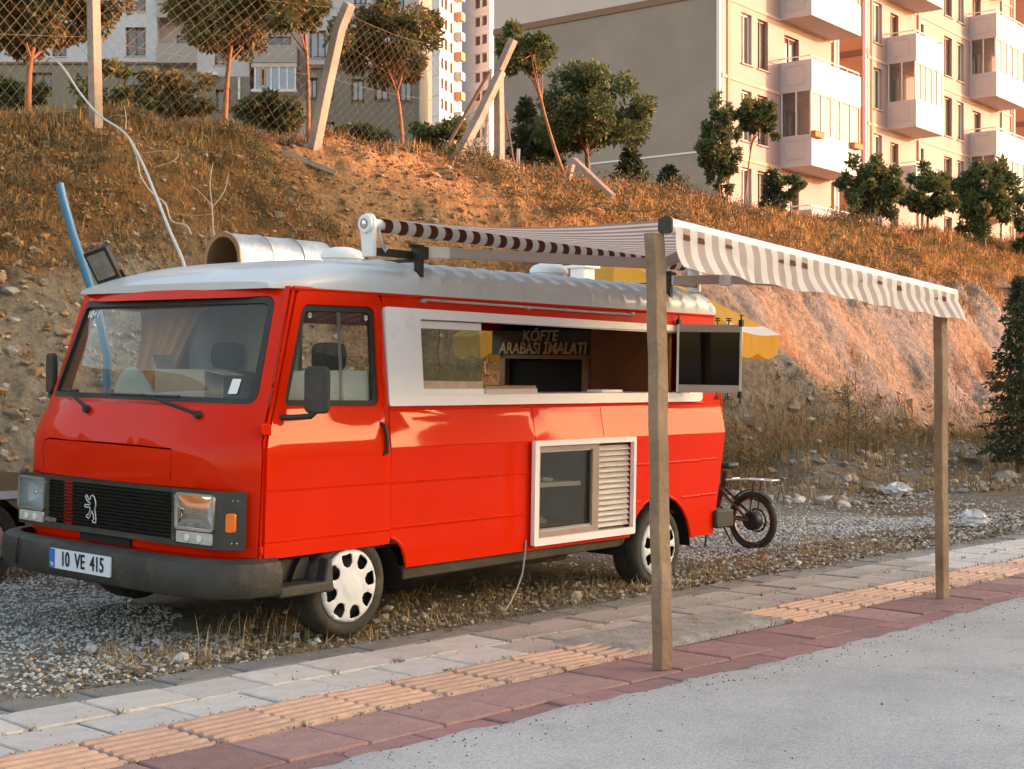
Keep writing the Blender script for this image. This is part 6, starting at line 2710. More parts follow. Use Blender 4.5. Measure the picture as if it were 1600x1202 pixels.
def tree(name, base, crown_c, rad, label, kind='dark', n=5200, leaf=.13, tr=.05, bend=.12, trunk_m=None, lobes=26, shape='ball', cat='tree', group='young trees behind the fence', seed=1, fork=None, loose=1.0):
    """crown built of many leaf sprays at the ends of limbs."""
    rr = np.random.default_rng(seed)
    base = Vector(base)
    cc = Vector(crown_c)
    root = empty(name, base)
    tag(root, label, cat, group)
    loc = cc - base
    rad = np.array(rad)
    # spray centres through the volume, biased outwards
    P = rr.normal(0, 1, (lobes, 3))
    P /= np.linalg.norm(P, axis=1)[:, None]
    rr_ = rr.uniform(.35, 1.0, lobes) ** .7
    P = P * rr_[:, None]
    if shape == 'umbrella':
        P[:, 2] = np.where(P[:, 2] < 0, P[:, 2] * .55, P[:, 2])
    P = P * (1 + .16 * rr.normal(0, 1, (lobes, 1)))
    C = P * rad + np.array(loc)
    tm = MB()
    path = limb_path((0, 0, 0), loc + Vector((0, 0, -rad[2] * .25)), bend, 9, seed)
    k = len(path)
    tm.tube(path, [tr * (1.25 if i == 0 else 1 - .55 * i / (k - 1)) for i in range(k)], 8)
    tm.build('trunk', trunk_m or M_bark, root, smooth=50)
    br = MB()
    for i in range(min(lobes, 22)):
        t0 = rr.integers(int(k * .62), k)
        a = path[min(t0, k - 1)]
        br.tube(limb_path(a, C[i], .06 * float(rad[0]), 5, int(seed * 31 + i)), [tr * .42, tr * .34, tr * .26, tr * .18, tr * .08], 5)
    br.build('branch', trunk_m or M_bark, root, smooth=50)
    n = int(n * 1.5)
    leaf = leaf * .78
    per = n // lobes
    pts, nrm = [], []
    for c in C:
        q = rr.normal(0, 1, (per, 3))
        q /= np.linalg.norm(q, axis=1)[:, None]
        m_ = rr.uniform(.2, 1, per) ** .6
        s_ = rad * rr.uniform(.20, .36) * loose
        pts.append(c + q * m_[:, None] * s_)
        out = (c - np.array(loc)) / (np.linalg.norm(c - np.array(loc)) + 1e-6)
        nrm.append(q * .6 + out * .6)
    leaf_cloud('crown', np.concatenate(pts), np.concatenate(nrm), leaf, LEAF[kind], root)
    return root


def conifer(name, base, h, r, label, tiers=15, seed=1, n=3600, leaf=.10, kind='fir', ragged=.3, cat='tree', group=None, lift=.06):
    rr = np.random.default_rng(seed)
    base = Vector(base)
    root = empty(name, base)
    tag(root, label, cat, group)
    t = MB()
    t.tube([(0, 0, 0), (.01 * h, 0, h * .5), (0, 0, h * .98)], [.02 * h + .012, .012 * h + .008, .004], 7)
    t.build('trunk', M_bark, root, smooth=50)
    br = MB()
    pts, nrm = [], []
    nb = tiers * 6
    for i in range(nb):
        f = lift + (1 - lift) * (i / nb) ** .9
        a = i * 2.4 + rr.uniform(-.4, .4)
        L = r * (1 - f) ** .8 * rr.uniform(1 - ragged, 1 + ragged * .6) + .04
        z0 = h * f
        d = np.array([math.cos(a), math.sin(a), rr.uniform(-.25, .12)])
        p0 = np.array([0, 0, z0])
        p1 = p0 + d * L
        br.tube([p0, (p0 + p1) / 2 + np.array([0, 0, -.03 * L]), p1], [.012, .008, .003], 4)
        m_ = max(8, int(n / nb * (L / r + .35)))
        u = rr.uniform(.15, 1.05, m_)
        q = p0 + (p1 - p0) * u[:, None] + rr.normal(0, 1, (m_, 3)) * np.array([.10, .10, .05]) * L * (1.15 - u * .7)[:, None]
        pts.append(q)
        nrm.append(np.repeat(d[None], m_, 0))
    br.build('branch', M_bark, root, smooth=50)
    leaf_cloud('crown', np.concatenate(pts), np.concatenate(nrm), leaf, LEAF[kind], root, aspect=2.6, droop=.1)
    return root


def g_at(px, py_hint, Y):
    p = pix(px, py_hint, Y)
    return Vector((p.x, p.y, gh(p.x, p.y) - .04))


def tree_px(px_base, Y, cpx, cpy, rpx, rpy, **kw):
    base = g_at(px_base, 300, Y)
    c = pix(cpx, cpy, Y)
    sc = Y / FPX
    rad = (rpx * sc, rpx * sc * .95, rpy * sc)
    return tree(base=base, crown_c=c, rad=rad, **kw)


# along the ridge fence, from left to right
tree_px(45, 19.6, 60, 10, 125, 75, name='acacia_tree', label='wide amber leaved tree at the top left corner with orange trunk', kind='brown', n=8000, leaf=.13, tr=.055, trunk_m=M_bark_sun, lobes=34, seed=3)
tree_px(350, 21.5, 368, 5, 112, 72, name='acacia_tree', label='dense round tree with straight orange trunk behind the chain link mesh', kind='brown', n=9500, leaf=.12, tr=.05, bend=.05, trunk_m=M_bark_sun, lobes=38, seed=4)
tree_px(481, 22.0, 470, -20, 55, 55, name='acacia_tree', label='thin trunked tree with its crown cut by the picture top, left of the leaning post', kind='brown', n=4200, leaf=.12, tr=.035, bend=.16, trunk_m=M_bark_sun, lobes=20, seed=5)
tree_px(630, 23.5, 607, 62, 74, 62, name='acacia_tree', label='round olive tree just right of the leaning concrete post', kind='brown', n=8000, leaf=.115, tr=.045, bend=.08, lobes=34, seed=6, trunk_m=M_bark_sun)
tree_px(886, 25.2, 832, 75, 46, 42, name='lollipop_tree', label='small tree with long curved trunk and tufted crown before the taupe gable', kind='dark', n=4200, leaf=.11, tr=.035, bend=.22, lobes=22, seed=7, trunk_m=M_bark_sun)
tree_px(925, 27.0, 918, 185, 86, 74, name='acacia_tree', label='largest dark green tree with layered foliage before the taupe gable', kind='dark', n=10500, leaf=.13, tr=.06, bend=.08, lobes=40, seed=8, shape='umbrella')
conifer('fir_tree', g_at(822, 300, 27.5), 1.75, .55, 'loose young conifer between the braced fence post and the large tree', seed=9, n=3800)
conifer('cedar_shrub', g_at(985, 300, 28.0), .92, .42, 'small pointed conifer at the foot of the taupe gable', seed=10, n=2600, tiers=10)
conifer('cedar_shrub', g_at(1045, 300, 29.0), .70, .36, 'low conifer shrub right of the small pointed conifer', seed=11, n=1600, tiers=8)
tree_px(1128, 29.0, 1120, 225, 30, 74, name='slender_tree', label='slender irregular tree with a lone sprig at its top before the building corner', kind='dark', n=4600, leaf=.12, tr=.035, bend=.1, lobes=52, loose=.58, seed=12)
tree_px(1162, 29.5, 1182, 178, 34, 30, name='lollipop_tree', label='thin stemmed round headed tree in front of the lowest left balcony', kind='dark', n=3200, leaf=.12, tr=.022, bend=.06, lobes=36, loose=.58, seed=13, trunk_m=M_bark_sun)
conifer('cedar_shrub', g_at(1207, 300, 30.0), 1.05, .32, 'narrow young conifer right of the thin stemmed tree', seed=14, n=1900, tiers=10)
tree_px(1235, 30.0, 1232, 290, 24, 20, name='bush', label='small round bush below the lowest left balcony', kind='dark', n=1500, leaf=.10, tr=.02, bend=.02, lobes=12, seed=15, cat='bush')
tree_px(1362, 33.0, 1362, 295, 48, 56, name='maple_tree', label='leftmost of the three round trees below the middle block', kind='dark', n=6000, leaf=.15, tr=.04, bend=.05, lobes=60, loose=.58, seed=16)
tree_px(1450, 34.5, 1450, 310, 46, 46, name='maple_tree', label='middle of the three round trees, densest and darkest', kind='dark', n=6500, leaf=.14, tr=.045, bend=.05, lobes=60, loose=.58, seed=17, shape='umbrella')
tree_px(1540, 35.5, 1541, 308, 50, 58, name='maple_tree', label='rightmost of the three round trees, with large leaves', kind='dark', n=5600, leaf=.18, tr=.045, bend=.05, lobes=60, loose=.58, seed=18)
tree_px(1598, 36.5, 1604, 345, 22, 40, name='bush', label='dark bush at the right edge beside the rightmost round tree', kind='dark', n=1600, leaf=.15, tr=.03, bend=.03, lobes=12, seed=19, cat='bush')
conifer('cypress_tree', Vector((7.72, 22.4, gh(7.72, 22.4) - .03)), 3.05, .62, 'dark cypress standing at the right edge below the cut face', seed=20, n=9000, tiers=26, leaf=.085, ragged=.35, lift=.08)
# hedge bushes behind the fence
for i, (px, Y, cpy, rx, ry, lb) in enumerate(((175, 24.5, 150, 52, 42, 'dark hedge bush just right of the upright concrete post'), (265, 25.0, 145, 56, 44, 'amber tinted hedge bush left of the orange trunk'),
                                              (20, 23.0, 150, 45, 30, 'hedge bush at the left edge below the corner tree'), (425, 25.0, 178, 55, 26, 'low dark bush under the glazed balcony'),
                                              (560, 27.0, 215, 48, 20, 'low bush behind the mesh between leaning post and braced post'), (690, 28.0, 215, 44, 34, 'bush behind the slanted fence struts'),
                                              (850, 29.0, 235, 36, 36, 'dark bush behind the curved trunk'))):
    tree_px(px, Y, px, cpy, rx, ry, name='hedge_bush', label=lb, kind='brown' if i in (1,) else 'dark', n=2600, leaf=.13, tr=.03, bend=.03, lobes=18, seed=40 + i, cat='bush', group='bushes behind the fence')


# dry branching plants at the foot of the cut
def dry_plant(px, Y, h, label, seed, spread=.42, m_=None, n=16, z=None):
    rr = random.Random(seed)
    p = pix(px, 700, Y)
    root = empty('dry_plant', (p.x, p.y, gh(p.x, p.y) - .02))
    tag(root, label, 'plant', 'dry plants')
    mb = MB()
    mb.tube([(0, 0, 0), (.02, .01, h * .5), (-.01, 0, h)], [.012, .008, .003], 5)
    for i in range(n):
        f = .25 + .7 * i / n
        a = rr.uniform(0, 6.28)
        L = spread * h * (1.1 - f) * rr.uniform(.6, 1.2)
        z0 = h * f
        q = Vector((math.cos(a) * L, math.sin(a) * L, z0 + L * .55))
        mb.tube([(0, 0, z0), q * .55 + Vector((0, 0, z0 * .45 - .02)), q], [.006, .004, .002], 4)
        for j in range(3):
            t = .5 + .17 * j
            s_ = Vector((0, 0, z0)).lerp(q, t)
            b2 = rr.uniform(0, 6.28)
            mb.tube([s_, s_ + Vector((math.cos(b2) * L * .25, math.sin(b2) * L * .25, L * .25))], [.003, .0015], 3)
    mb.build('stem', m_ or mat('dry_stem', (.13, .08, .045), .9, var=.3, vscale=9), root)
    C = np.array([(rr.gauss(0, .13) * h, rr.gauss(0, .13) * h, h * rr.uniform(.3, 1)) for _ in range(160)])
    tag(leaf_cloud('dry_leaf', C, np.tile(np.array([[0, 0, 1.0]]), (160, 1)), .05, [GS[3], GS[2]], root, probs=(.6, .4)), kind='stuff')


dry_plant(1325, 21.0, 1.0, 'tall dry branching weed before the cut face, the left one', 1)
dry_plant(1352, 20.6, .95, 'tall dry branching weed before the cut face, nearer the far post', 2)
M_twig = mat('pale_twig', (.42, .31, .22), .85, var=.2, vscale=6)


def twig(pts, r, label, cat='branch', extra=(), group='dead branches on the bank'):
    root = MB()
    P = [pix(*p) for p in pts]
    P = smooth_path(P, 4)
    root.tube(P, [r * .8 * (1 - .6 * i / (len(P) - 1)) for i in range(len(P))], 5)
    for e in extra:
        Q = smooth_path([pix(*p) for p in e], 4)
        root.tube(Q, [r * .55 * (1 - .6 * i / (len(Q) - 1)) for i in range(len(Q))], 5)
    tag(root.build('dead_branch', M_twig, smooth=50), label, cat, group)


twig([(334, 375, 14.2), (331, 320, 14.5), (328, 285, 14.9), (333, 255, 15.4)], .012, 'bare upright twig on the bank above the steel drum',
     extra=[[(331, 325, 14.5), (350, 300, 14.6), (358, 270, 14.8)], [(330, 335, 14.45), (300, 337, 14.5), (270, 333, 14.6)], [(330, 320, 14.5), (312, 300, 14.6), (300, 290, 14.7)]])
twig([(196, 203, 17.2), (197, 185, 17.3), (194, 165, 17.4)], .011, 'short pale stick standing on the bank left of the hose', extra=[[(197, 183, 17.3), (180, 180, 17.3), (168, 184, 17.3)]])
twig([(225, 240, 16.4), (255, 236, 16.3), (278, 240, 16.2), (270, 252, 16.1), (240, 262, 16.0)], .010, 'curled dry vine lying on the bank beside the hose')

# =================================================================== broken chain link fence on the ridge
M_conc = mat('fence_concrete', (0.36, 0.265, 0.205), 0.9, var=.15, vscale=6, bump=.4, bscale=30, dirt=(.28, .22, .17), dirt_amt=.3, dirt_scale=5)
M_wire = mat('wire', (0.25, 0.20, 0.14), 0.55, metal=.5, var=.2, vscale=8)


def conc_post(pts, label, w=.125, plate=False, extra=None):
    root = empty('fence_post', pts[0])
    tag(root, label, 'post', 'concrete fence posts')
    o = Vector(pts[0])
    mb = MB()
    pts = [Vector(p) - o for p in pts]
    pts[0] = pts[0] - (pts[1] - pts[0]).normalized() * .15
    # one bent member: shared ring at the bend
    rings = []
    for i, p in enumerate(pts):
        d = (pts[min(i + 1, len(pts) - 1)] - pts[max(i - 1, 0)]).normalized()
        s_ = d.cross(Vector((0, 1, 0)))
        s_ = s_.normalized()
        u = s_.cross(d).normalized()
        a = R(38)
        s2, u2 = s_ * math.cos(a) + u * math.sin(a), u * math.cos(a) - s_ * math.sin(a)
        k = w / 2 * (1 - .12 * i / len(pts))
        rings.append([tuple(p + s2 * (x * k) + u2 * (y * k)) for x, y in ((-1, -1), (1, -1), (1, 1), (-1, 1))])
    for r_ in rings:
        r_.append(r_[0])
    mb.grid(rings)
    for r_ in (rings[0], rings[-1]):
        mb.add(r_[:-1], [(0, 1, 2, 3)])
    mb.build('shaft', M_conc, root, smooth=20, bevel=.008, fix=True)
    if plate:
        m2 = MB()
        m2.lathe([(.0, .03), (.20, .02), (.24, -.03), (.22, -.1)], 9, 'z', (0, 0, .0))
        m2.build('footing', M_conc, root, smooth=0)
    if extra:
        for a, b_, ww_ in extra:
            m3 = MB()
            m3.bar(Vector(a) - o, Vector(b_) - o, ww_, ww_)
            m3.build('brace', M_conc, root, bevel=.006)
    return root


YF1, YF2, YF3 = 18.6, 21.3, 24.0
pA = pix(150, 172, YF1)
pA.z = gh(pA.x, pA.y)
conc_post([pA, pix(147, 60, YF1), pix(145, -40, YF1), pix(160, -80, YF1)], 'upright pale concrete fence post at left with the hose behind it', w=.13)
pB = pix(490, 226, YF2)
pB.z = gh(pB.x, pB.y) - .02
conc_post([pB, pix(511, 130, YF2), pix(530, 45, YF2), pix(546, 6, YF2 - .1)], 'leaning concrete fence post with bent top right of the orange trunks', w=.15)
pC = pix(780, 266, YF3)
pC.z = gh(pC.x, pC.y) - .02
pC2 = pix(714, 252, YF3 - .5)
conc_post([pC, pix(780, 185, YF3), pix(779, 112, YF3), pix(802, 62, YF3 - .1)], 'upright concrete fence post with bent top and a slanting brace', w=.13, plate=True)
o_ = conc_post([Vector((pC2.x, pC2.y, gh(pC2.x, pC2.y))), pix(748, 185, YF3 - .25), pix(783, 112, YF3 - .02)], 'slanting concrete strut leaning on the upright bent post', w=.14, plate=True)
a, b_ = pix(690, 243, YF3 + .3), pix(765, 112, YF3 + .15)
m = MB()
m.tube([a, a.lerp(b_, .5), b_], .03, 7)
tag(m.build('wooden_pole', mat('brown_pole', (.24, .14, .08), .85, var=.2, vscale=8)), 'thin brown pole slanting behind the concrete strut', 'pole')
a, b_ = pix(757, 225, YF3 + .4), pix(767, 108, YF3 + .4)
m = MB()
m.bar(a, b_, .05, .05)
tag(m.build('white_stake', mat('stake_white', (.6, .55, .5), .8, var=.1, vscale=6)), 'white stake standing behind the slanting concrete strut', 'pole')
a, b_ = pix(806, 272, YF3 + .6), pix(790, 178, YF3 + .6)
m = MB()
m.tube([a, b_], .022, 6)
tag(m.build('iron_bar', mat('rusty_bar', (.16, .09, .055), .8)), 'thin rusty bar leaning right of the upright bent post', 'pole')
a, b_ = pix(809, 264, YF3 + 1.0), pix(810, 233, YF3 + 1.0)
m = MB()
m.bar(a, b_, .06, .06)
tag(m.build('marker_stub', MATS['stake_white'], bevel=.006), 'short white stub in the grass right of the upright bent post', 'stake')
a, b_ = pix(884, 287, 24.6), pix(897, 248, 24.6)
conc_post([Vector((a.x, a.y, gh(a.x, a.y))), a.lerp(b_, .6), b_], 'broken concrete post stump holding up the fallen post', w=.09)
a, b_ = pix(897, 250, 24.5), pix(958, 308, 23.2)
m = MB()
m.bar(a, b_, .085, .085)
tag(m.build('fallen_post', M_conc, bevel=.01), 'fallen concrete post lying down the bank from its broken stump', 'post')
a, b_ = pix(442, 216, 20.9), pix(525, 236, 20.9)
m = MB()
for t_ in range(1):
    a.z = gh(a.x, a.y) + .03
    b_.z = gh(b_.x, b_.y) + .03
    m.bar(a, b_, .09, .07)
tag(m.build('timber_piece', mat('old_timber', (.34, .26, .19), .9, var=.2, vscale=8)), 'grey timber piece lying at the foot of the leaning post', 'timber')


def mesh_panel(corners, label, cell=.085, wire=.0024, sag=.05, keep=None):
    """woven wire: zig-zag diagonals between four corners (bl, br, tr, tl)."""
    bl, br, tr_, tl = [Vector(c) for c in corners]
    W_ = (br - bl).length
    H_ = (tl - bl).length
    nx, ny = int(W_ / cell), int(H_ / cell)
    nrm = (br - bl).cross(tl - bl).normalized()

    def P(u, v):
        p = bl.lerp(br, u).lerp(tl.lerp(tr_, u), v)
        s_ = sag * math.sin(math.pi * u) * (v)
        return p + Vector((0, 0, -s_ * 2)) + nrm * (.06 * math.sin(u * 9 + v * 4) * sag * 8)
    V, F = [], []

    def seg(a, b__):
        d = (b__ - a).normalized()
        s_ = d.cross(nrm).normalized() * wire
        t_ = nrm * wire
        i = len(V)
        for q in (a, b__):
            V.append(tuple(q + s_))
            V.append(tuple(q - s_ * .5 + t_ * .87))
            V.append(tuple(q - s_ * .5 - t_ * .87))
        for k in range(3):
            l_ = (k + 1) % 3
            F.append((i + k, i + l_, i + 3 + l_, i + 3 + k))
    for i in range(nx):
        for j in range(ny):
            u0, u1, v0, v1 = i / nx, (i + 1) / nx, j / ny, (j + 1) / ny
            if keep and not keep((u0 + u1) / 2, (v0 + v1) / 2):
                continue
            if (i + j) % 2 == 0:
                seg(P(u0, v0), P(u1, v1))
            else:
                seg(P(u0, v1), P(u1, v0))
    root = empty('chain_link_mesh', bl)
    tag(root, label, 'fence', 'chain link fence')
    o = np_mesh('mesh', np.array(V) - np.array(bl), F, [M_wire], root)
    t_ = MB()
    t_.tube([P(i / 12, 1) - bl for i in range(13)], wire * 1.3, 5)
    t_.tube([P(i / 12, .5) - bl for i in range(13)], wire * 1.1, 5)
    t_.build('tension_wire', M_wire, root)


mesh_panel([pix(-160, 176, 16.2), pix(147, 176, YF1 + .02), pix(146, -60, YF1 + .02), pix(-170, -90, 16.2)], 'chain link mesh left of the upright concrete post', sag=.02)
mesh_panel([pix(152, 178, YF1 + .02), pix(488, 226, YF2 + .05), pix(540, 14, YF2 + .05), pix(148, -55, YF1 + .02)], 'chain link mesh between the upright and the leaning post', sag=.04)
mesh_panel([pix(492, 226, YF2 + .05), pix(700, 246, YF3 - .4), pix(690, 70, YF3 - .6), pix(540, 18, YF2 + .05)], 'sagging chain link mesh right of the leaning post', sag=.05, keep=lambda u, v: not (u > .72 and v < .95 - .2) or v > .8)
mesh_panel([pix(688, 246, YF3 + .25), pix(780, 262, YF3 + .05), pix(779, 120, YF3 + .05), pix(764, 115, YF3 + .1)], 'chain link scrap stretched behind the slanting strut', sag=.02)

# hose running down the bank to the van roof
ho = MB()
P = [pix(72, 96, 18.9), pix(82, 90, 18.7), pix(100, 108, 18.3), pix(125, 145, 17.8), pix(155, 180, 17.2), pix(195, 208, 16.4), pix(220, 250, 15.3), pix(243, 305, 13.6), pix(265, 360, 12.2), pix(288, 415, 10.9), vw(.35, 1.98, 1.97)]
ho.tube(smooth_path(P), .013, 7)
tag(ho.build('hose', mat('hose_grey', (.52, .50, .47), .6, var=.08, vscale=6), smooth=60), 'pale grey hose hanging down the bank to the van roof', 'hose')
ho = MB()
P = [pix(197, 208, 16.3), pix(212, 240, 15.6), pix(220, 275, 15.0), pix(238, 302, 14.6), pix(258, 318, 14.3), pix(268, 345, 13.9), pix(290, 352, 13.8), pix(299, 366, 13.6)]
ho.tube(smooth_path(P), .008, 6)
tag(ho.build('cord', mat('cord_pale', (.50, .42, .34), .8), smooth=60), 'loose pale cord trailing beside the hose on the bank', 'cord')


# plastic bags and papers
def bag(px, py, Y, sx, sz, label, seed, col=(.62, .60, .60), ground=True):
    rr = np.random.default_rng(seed)
    p = pix(px, py, Y)
    m = MB()
    rows = []
    for i in range(13):
        v = math.pi * i / 12
        row = []
        for j in range(18):
            u = 2 * math.pi * j / 18
            r_ = math.sin(v) ** .7 * (1 + .35 * rr.uniform(-1, 1))
            row.append((sx / 2 * r_ * math.cos(u), sx / 2.6 * r_ * math.sin(u), sz / 2 * -math.cos(v) * (1 + .2 * rr.uniform(-1, 1)) + sz / 2 + (.25 * sz * abs(math.sin(u * 1.5)) if i > 8 else 0)))
        row.append(row[0])
        rows.append(row)
    m.grid(rows)
    z = gh(p.x, p.y) if ground else p.z
    o = m.build('plastic_bag', mat('bag_%d' % seed, col, .5, var=.08, vscale=14), loc=(p.x, p.y, z), smooth=25)
    tag(o, label, 'bag', 'litter bags')


bag(378, 258, 17.0, .24, .15, 'crumpled pale plastic bag lying high on the bank', 1)
bag(1522, 815, 14.6, .26, .15, 'white plastic bag on the ground beside the far timber post', 2)
bag(1403, 765, 18.4, .30, .14, 'dirty white plastic scrap on the spoil heap left of the far post', 3)
bag(262, 270, 15.5, .14, .10, 'small grey rag on the bank beside the hose', 4, (.36, .30, .26))

# big pale stones on the bank, told apart one by one
M_stone = mat('pale_stone', (0.46, 0.42, 0.38), .85, var=.2, vscale=5, bump=.5, bscale=20)


def stone(px, py, Y, w, h, label, seed, m_=None):
    rr = random.Random(seed)
    bm = bmesh.new()
    bmesh.ops.create_icosphere(bm, subdivisions=2, radius=1)
    for v in bm.verts:
        k = rr.uniform(.78, 1.15)
        v.co = Vector((v.co.x * w / 2 * k, v.co.y * w / 2.4 * k, v.co.z * h / 2 * k))
    me = bpy.data.meshes.new('stone')
    bm.to_mesh(me)
    bm.free()
    me.materials.append(m_ or M_stone)
    p = pix(px, py, Y)
    o = bpy.data.objects.new('stone', me)
    COL.objects.link(o)
    o.location = (p.x, p.y, gh(p.x, p.y) + h * .18)
    o.rotation_euler = (rr.uniform(-.4, .4), rr.uniform(-.4, .4), rr.uniform(0, 3))
    tag(o, label, 'stone', 'loose stones')


stone(85, 522, 12.9, .20, .10, 'flat bluish white stone on the rubble left of the van', 1, mat('blue_stone', (.45, .50, .53), .6, var=.1, vscale=6))
stone(90, 475, 13.3, .14, .11, 'round pale stone above the flat bluish stone', 2)
stone(68, 545, 12.7, .26, .12, 'broad tan slab in the rubble left of the van', 3)
stone(1290, 768, 17.8, .30, .10, 'pale flat stone on the ground behind the bicycle', 4)
stone(1245, 773, 17.4, .22, .10, 'second pale stone left of the flat one behind the bicycle', 5)
stone(1318, 776, 17.0, .20, .09, 'small pale stone right of the flat one behind the bicycle', 6)
stone(1195, 868, 11.9, .07, .06, 'reddish brick lump on the dirt beside the bicycle', 7, mat('brick_lump', (.36, .15, .08), .9, var=.2, vscale=9))
stone(1247, 878, 11.6, .07, .04, 'small white stone on the dirt near the pavement', 8, mat('white_stone', (.62, .58, .53), .8))


# =================================================================== bicycle behind the van
def bicycle():
    bk = empty('electric_bicycle', (2.06, 12.60, 0), math.atan2(.71, -.70))
    tag(bk, 'dark red electric bicycle with small fat wheels parked behind the van', 'bicycle')
    bk.location.z = gh(2.06, 12.6)
    Rw = .245
    M_bf = mat('bike_red', (0.09, 0.018, 0.012), .4, coat=.4, var=.1, vscale=8)
    M_bk = mat('bike_black', (0.018, 0.016, 0.014), .5)
    M_tyr = mat('bike_tyre', (0.035, 0.03, 0.024), .8, var=.2, vscale=12)
    for x, motor in ((0, True), (1.10, False)):
        t = MB()
        t.lathe([(Rw - .045 + .024 * math.cos(a) + .024, .03 * math.sin(a)) for a in np.linspace(0, 2 * math.pi, 12, endpoint=False)], 40, 'y', (x, 0, Rw), close=True)
        wh = t.build('wheel', M_tyr, bk, smooth=60)
        r_ = MB()
        r_.lathe([(Rw - .047, -.014), (Rw - .058, -.012), (Rw - .060, .012), (Rw - .047, .014)], 36, 'y', (x, 0, Rw), close=True)
        r_.build('rim', M_bf, wh, smooth=40)
        s_ = MB()
        for i in range(18):
            a = 2 * math.pi * i / 18
            s_.tube([(x + .05 * math.cos(a + .4), .02 * (-1) ** i, Rw + .05 * math.sin(a + .4)), (x + (Rw - .055) * math.cos(a), 0, Rw + (Rw - .055) * math.sin(a))], .0018, 4)
        s_.build('spoke', M_alu, wh)
        h = MB()
        if motor:
            h.lathe([(.0, -.05), (.07, -.05), (.082, -.035), (.082, .035), (.07, .05), (.0, .05)], 24, 'y', (x, 0, Rw))
            h.lathe([(.088, -.062), (.105, -.060), (.105, -.052), (.088, -.050)], 24, 'y', (x, 0, Rw), close=True)
        else:
            h.tube([(x, -.05, Rw), (x, .05, Rw)], .025, 12)
        h.build('hub', M_bk, wh, smooth=40)
    f = MB()
    for y in (-.055, .055):
        f.tube([(0, y, Rw), (.22, y * .8, .42), (.33, y * .5, .52)], .013, 8)
        f.tube([(0, y, Rw), (.20, y * .8, .26), (.40, y * .6, .28)], .014, 8)
    f.tube([(.40, 0, .28), (.31, 0, .55), (.29, 0, .66)], .026, 10)
    f.tube([(.40, 0, .28), (.70, 0, .36), (.98, 0, .62)], .034, 10)
    f.tube([(.33, 0, .52), (.62, 0, .50), (.97, 0, .66)], .022, 10)
    f.tube([(.96, 0, .58), (.93, 0, .76)], .028, 10)
    f.build('frame', M_bf, bk, smooth=50)
    f = MB()
    for y in (-.06, .06):
        f.tube([(1.10, y, Rw), (1.0, y, .52), (.965, y * .5, .58)], .014, 8)
    f.tube([(.93, 0, .74), (.90, 0, .92)], .016, 8)
    f.tube([(.86, -.28, .95), (.90, -.16, .93), (.90, .16, .93), (.86, .28, .95)], .012, 8)
    f.build('handlebar', M_bk, bk, smooth=50)
    f = MB()
    P = [(.18, .0), (.30, .035), (.38, .075), (.46, .085), (.475, .0), (.46, -.085), (.38, -.075), (.30, -.035)]
    P = [(.56 - (x - .18), y) for x, y in P]
    f.prism(P, lambda x, y: (x - .08, y, .68), lambda x, y: (x - .08, y, .735))
    f.build('saddle', M_bk, bk, bevel=.02, seg=3)
    f = MB()
    for y in (-.055, .055):
        f.tube([(.24, y, .585), (.02, y, .60), (-.24, y, .595)], .009, 7)
    for x in (.18, .05, -.08, -.23):
        f.tube([(x, -.055, .598), (x, .055, .598)], .007, 6)
    f2 = MB()
    for y in (-.055, .055):
        f2.tube([(-.05, y, .598), (.0, y, Rw)], .006, 6)
        f2.build('rack_stay', M_bk, bk)
        f2 = MB()
    f.build('rack', mat('rack_silver', (.62, .58, .52), .3, metal=.8), bk, smooth=50)
    f = MB()
    f.tube([(.42, .05, .28), (.36, .20, .0)], .010, 6)
    f.tube([(.42, -.05, .28), (.36, -.20, .0)], .010, 6)
    f.build('kickstand', M_bk, bk)
    f = MB()
    f.lathe([(.04, -.06), (.07, -.058), (.07, -.052), (.04, -.05)], 20, 'y', (.40, 0, .28), close=True)
    f.tube([(.40, -.07, .28), (.30, -.075, .17)], .008, 6)
    f.obox((.29, -.11, .165), .08, .07, .015)
    f.tube([(.40, .07, .28), (.50, .075, .39)], .008, 6)
    f.obox((.51, .11, .395), .08, .07, .015)
    f.build('crank', M_bk, bk)
    f = MB()
    P = [(-.28 + 0, 0)]
    arc = [(Rw + .02, a) for a in range(40, 150, 10)]
    rows = []
    for r0, a in arc:
        rows.append([(r0 * math.cos(R(a)), -.03, Rw + r0 * math.sin(R(a))), ((r0 + .008) * math.cos(R(a)), 0, Rw + (r0 + .008) * math.sin(R(a))), (r0 * math.cos(R(a)), .03, Rw + r0 * math.sin(R(a)))])
    f.grid(rows)
    f.build('mudguard', M_bk, bk)


bicycle()


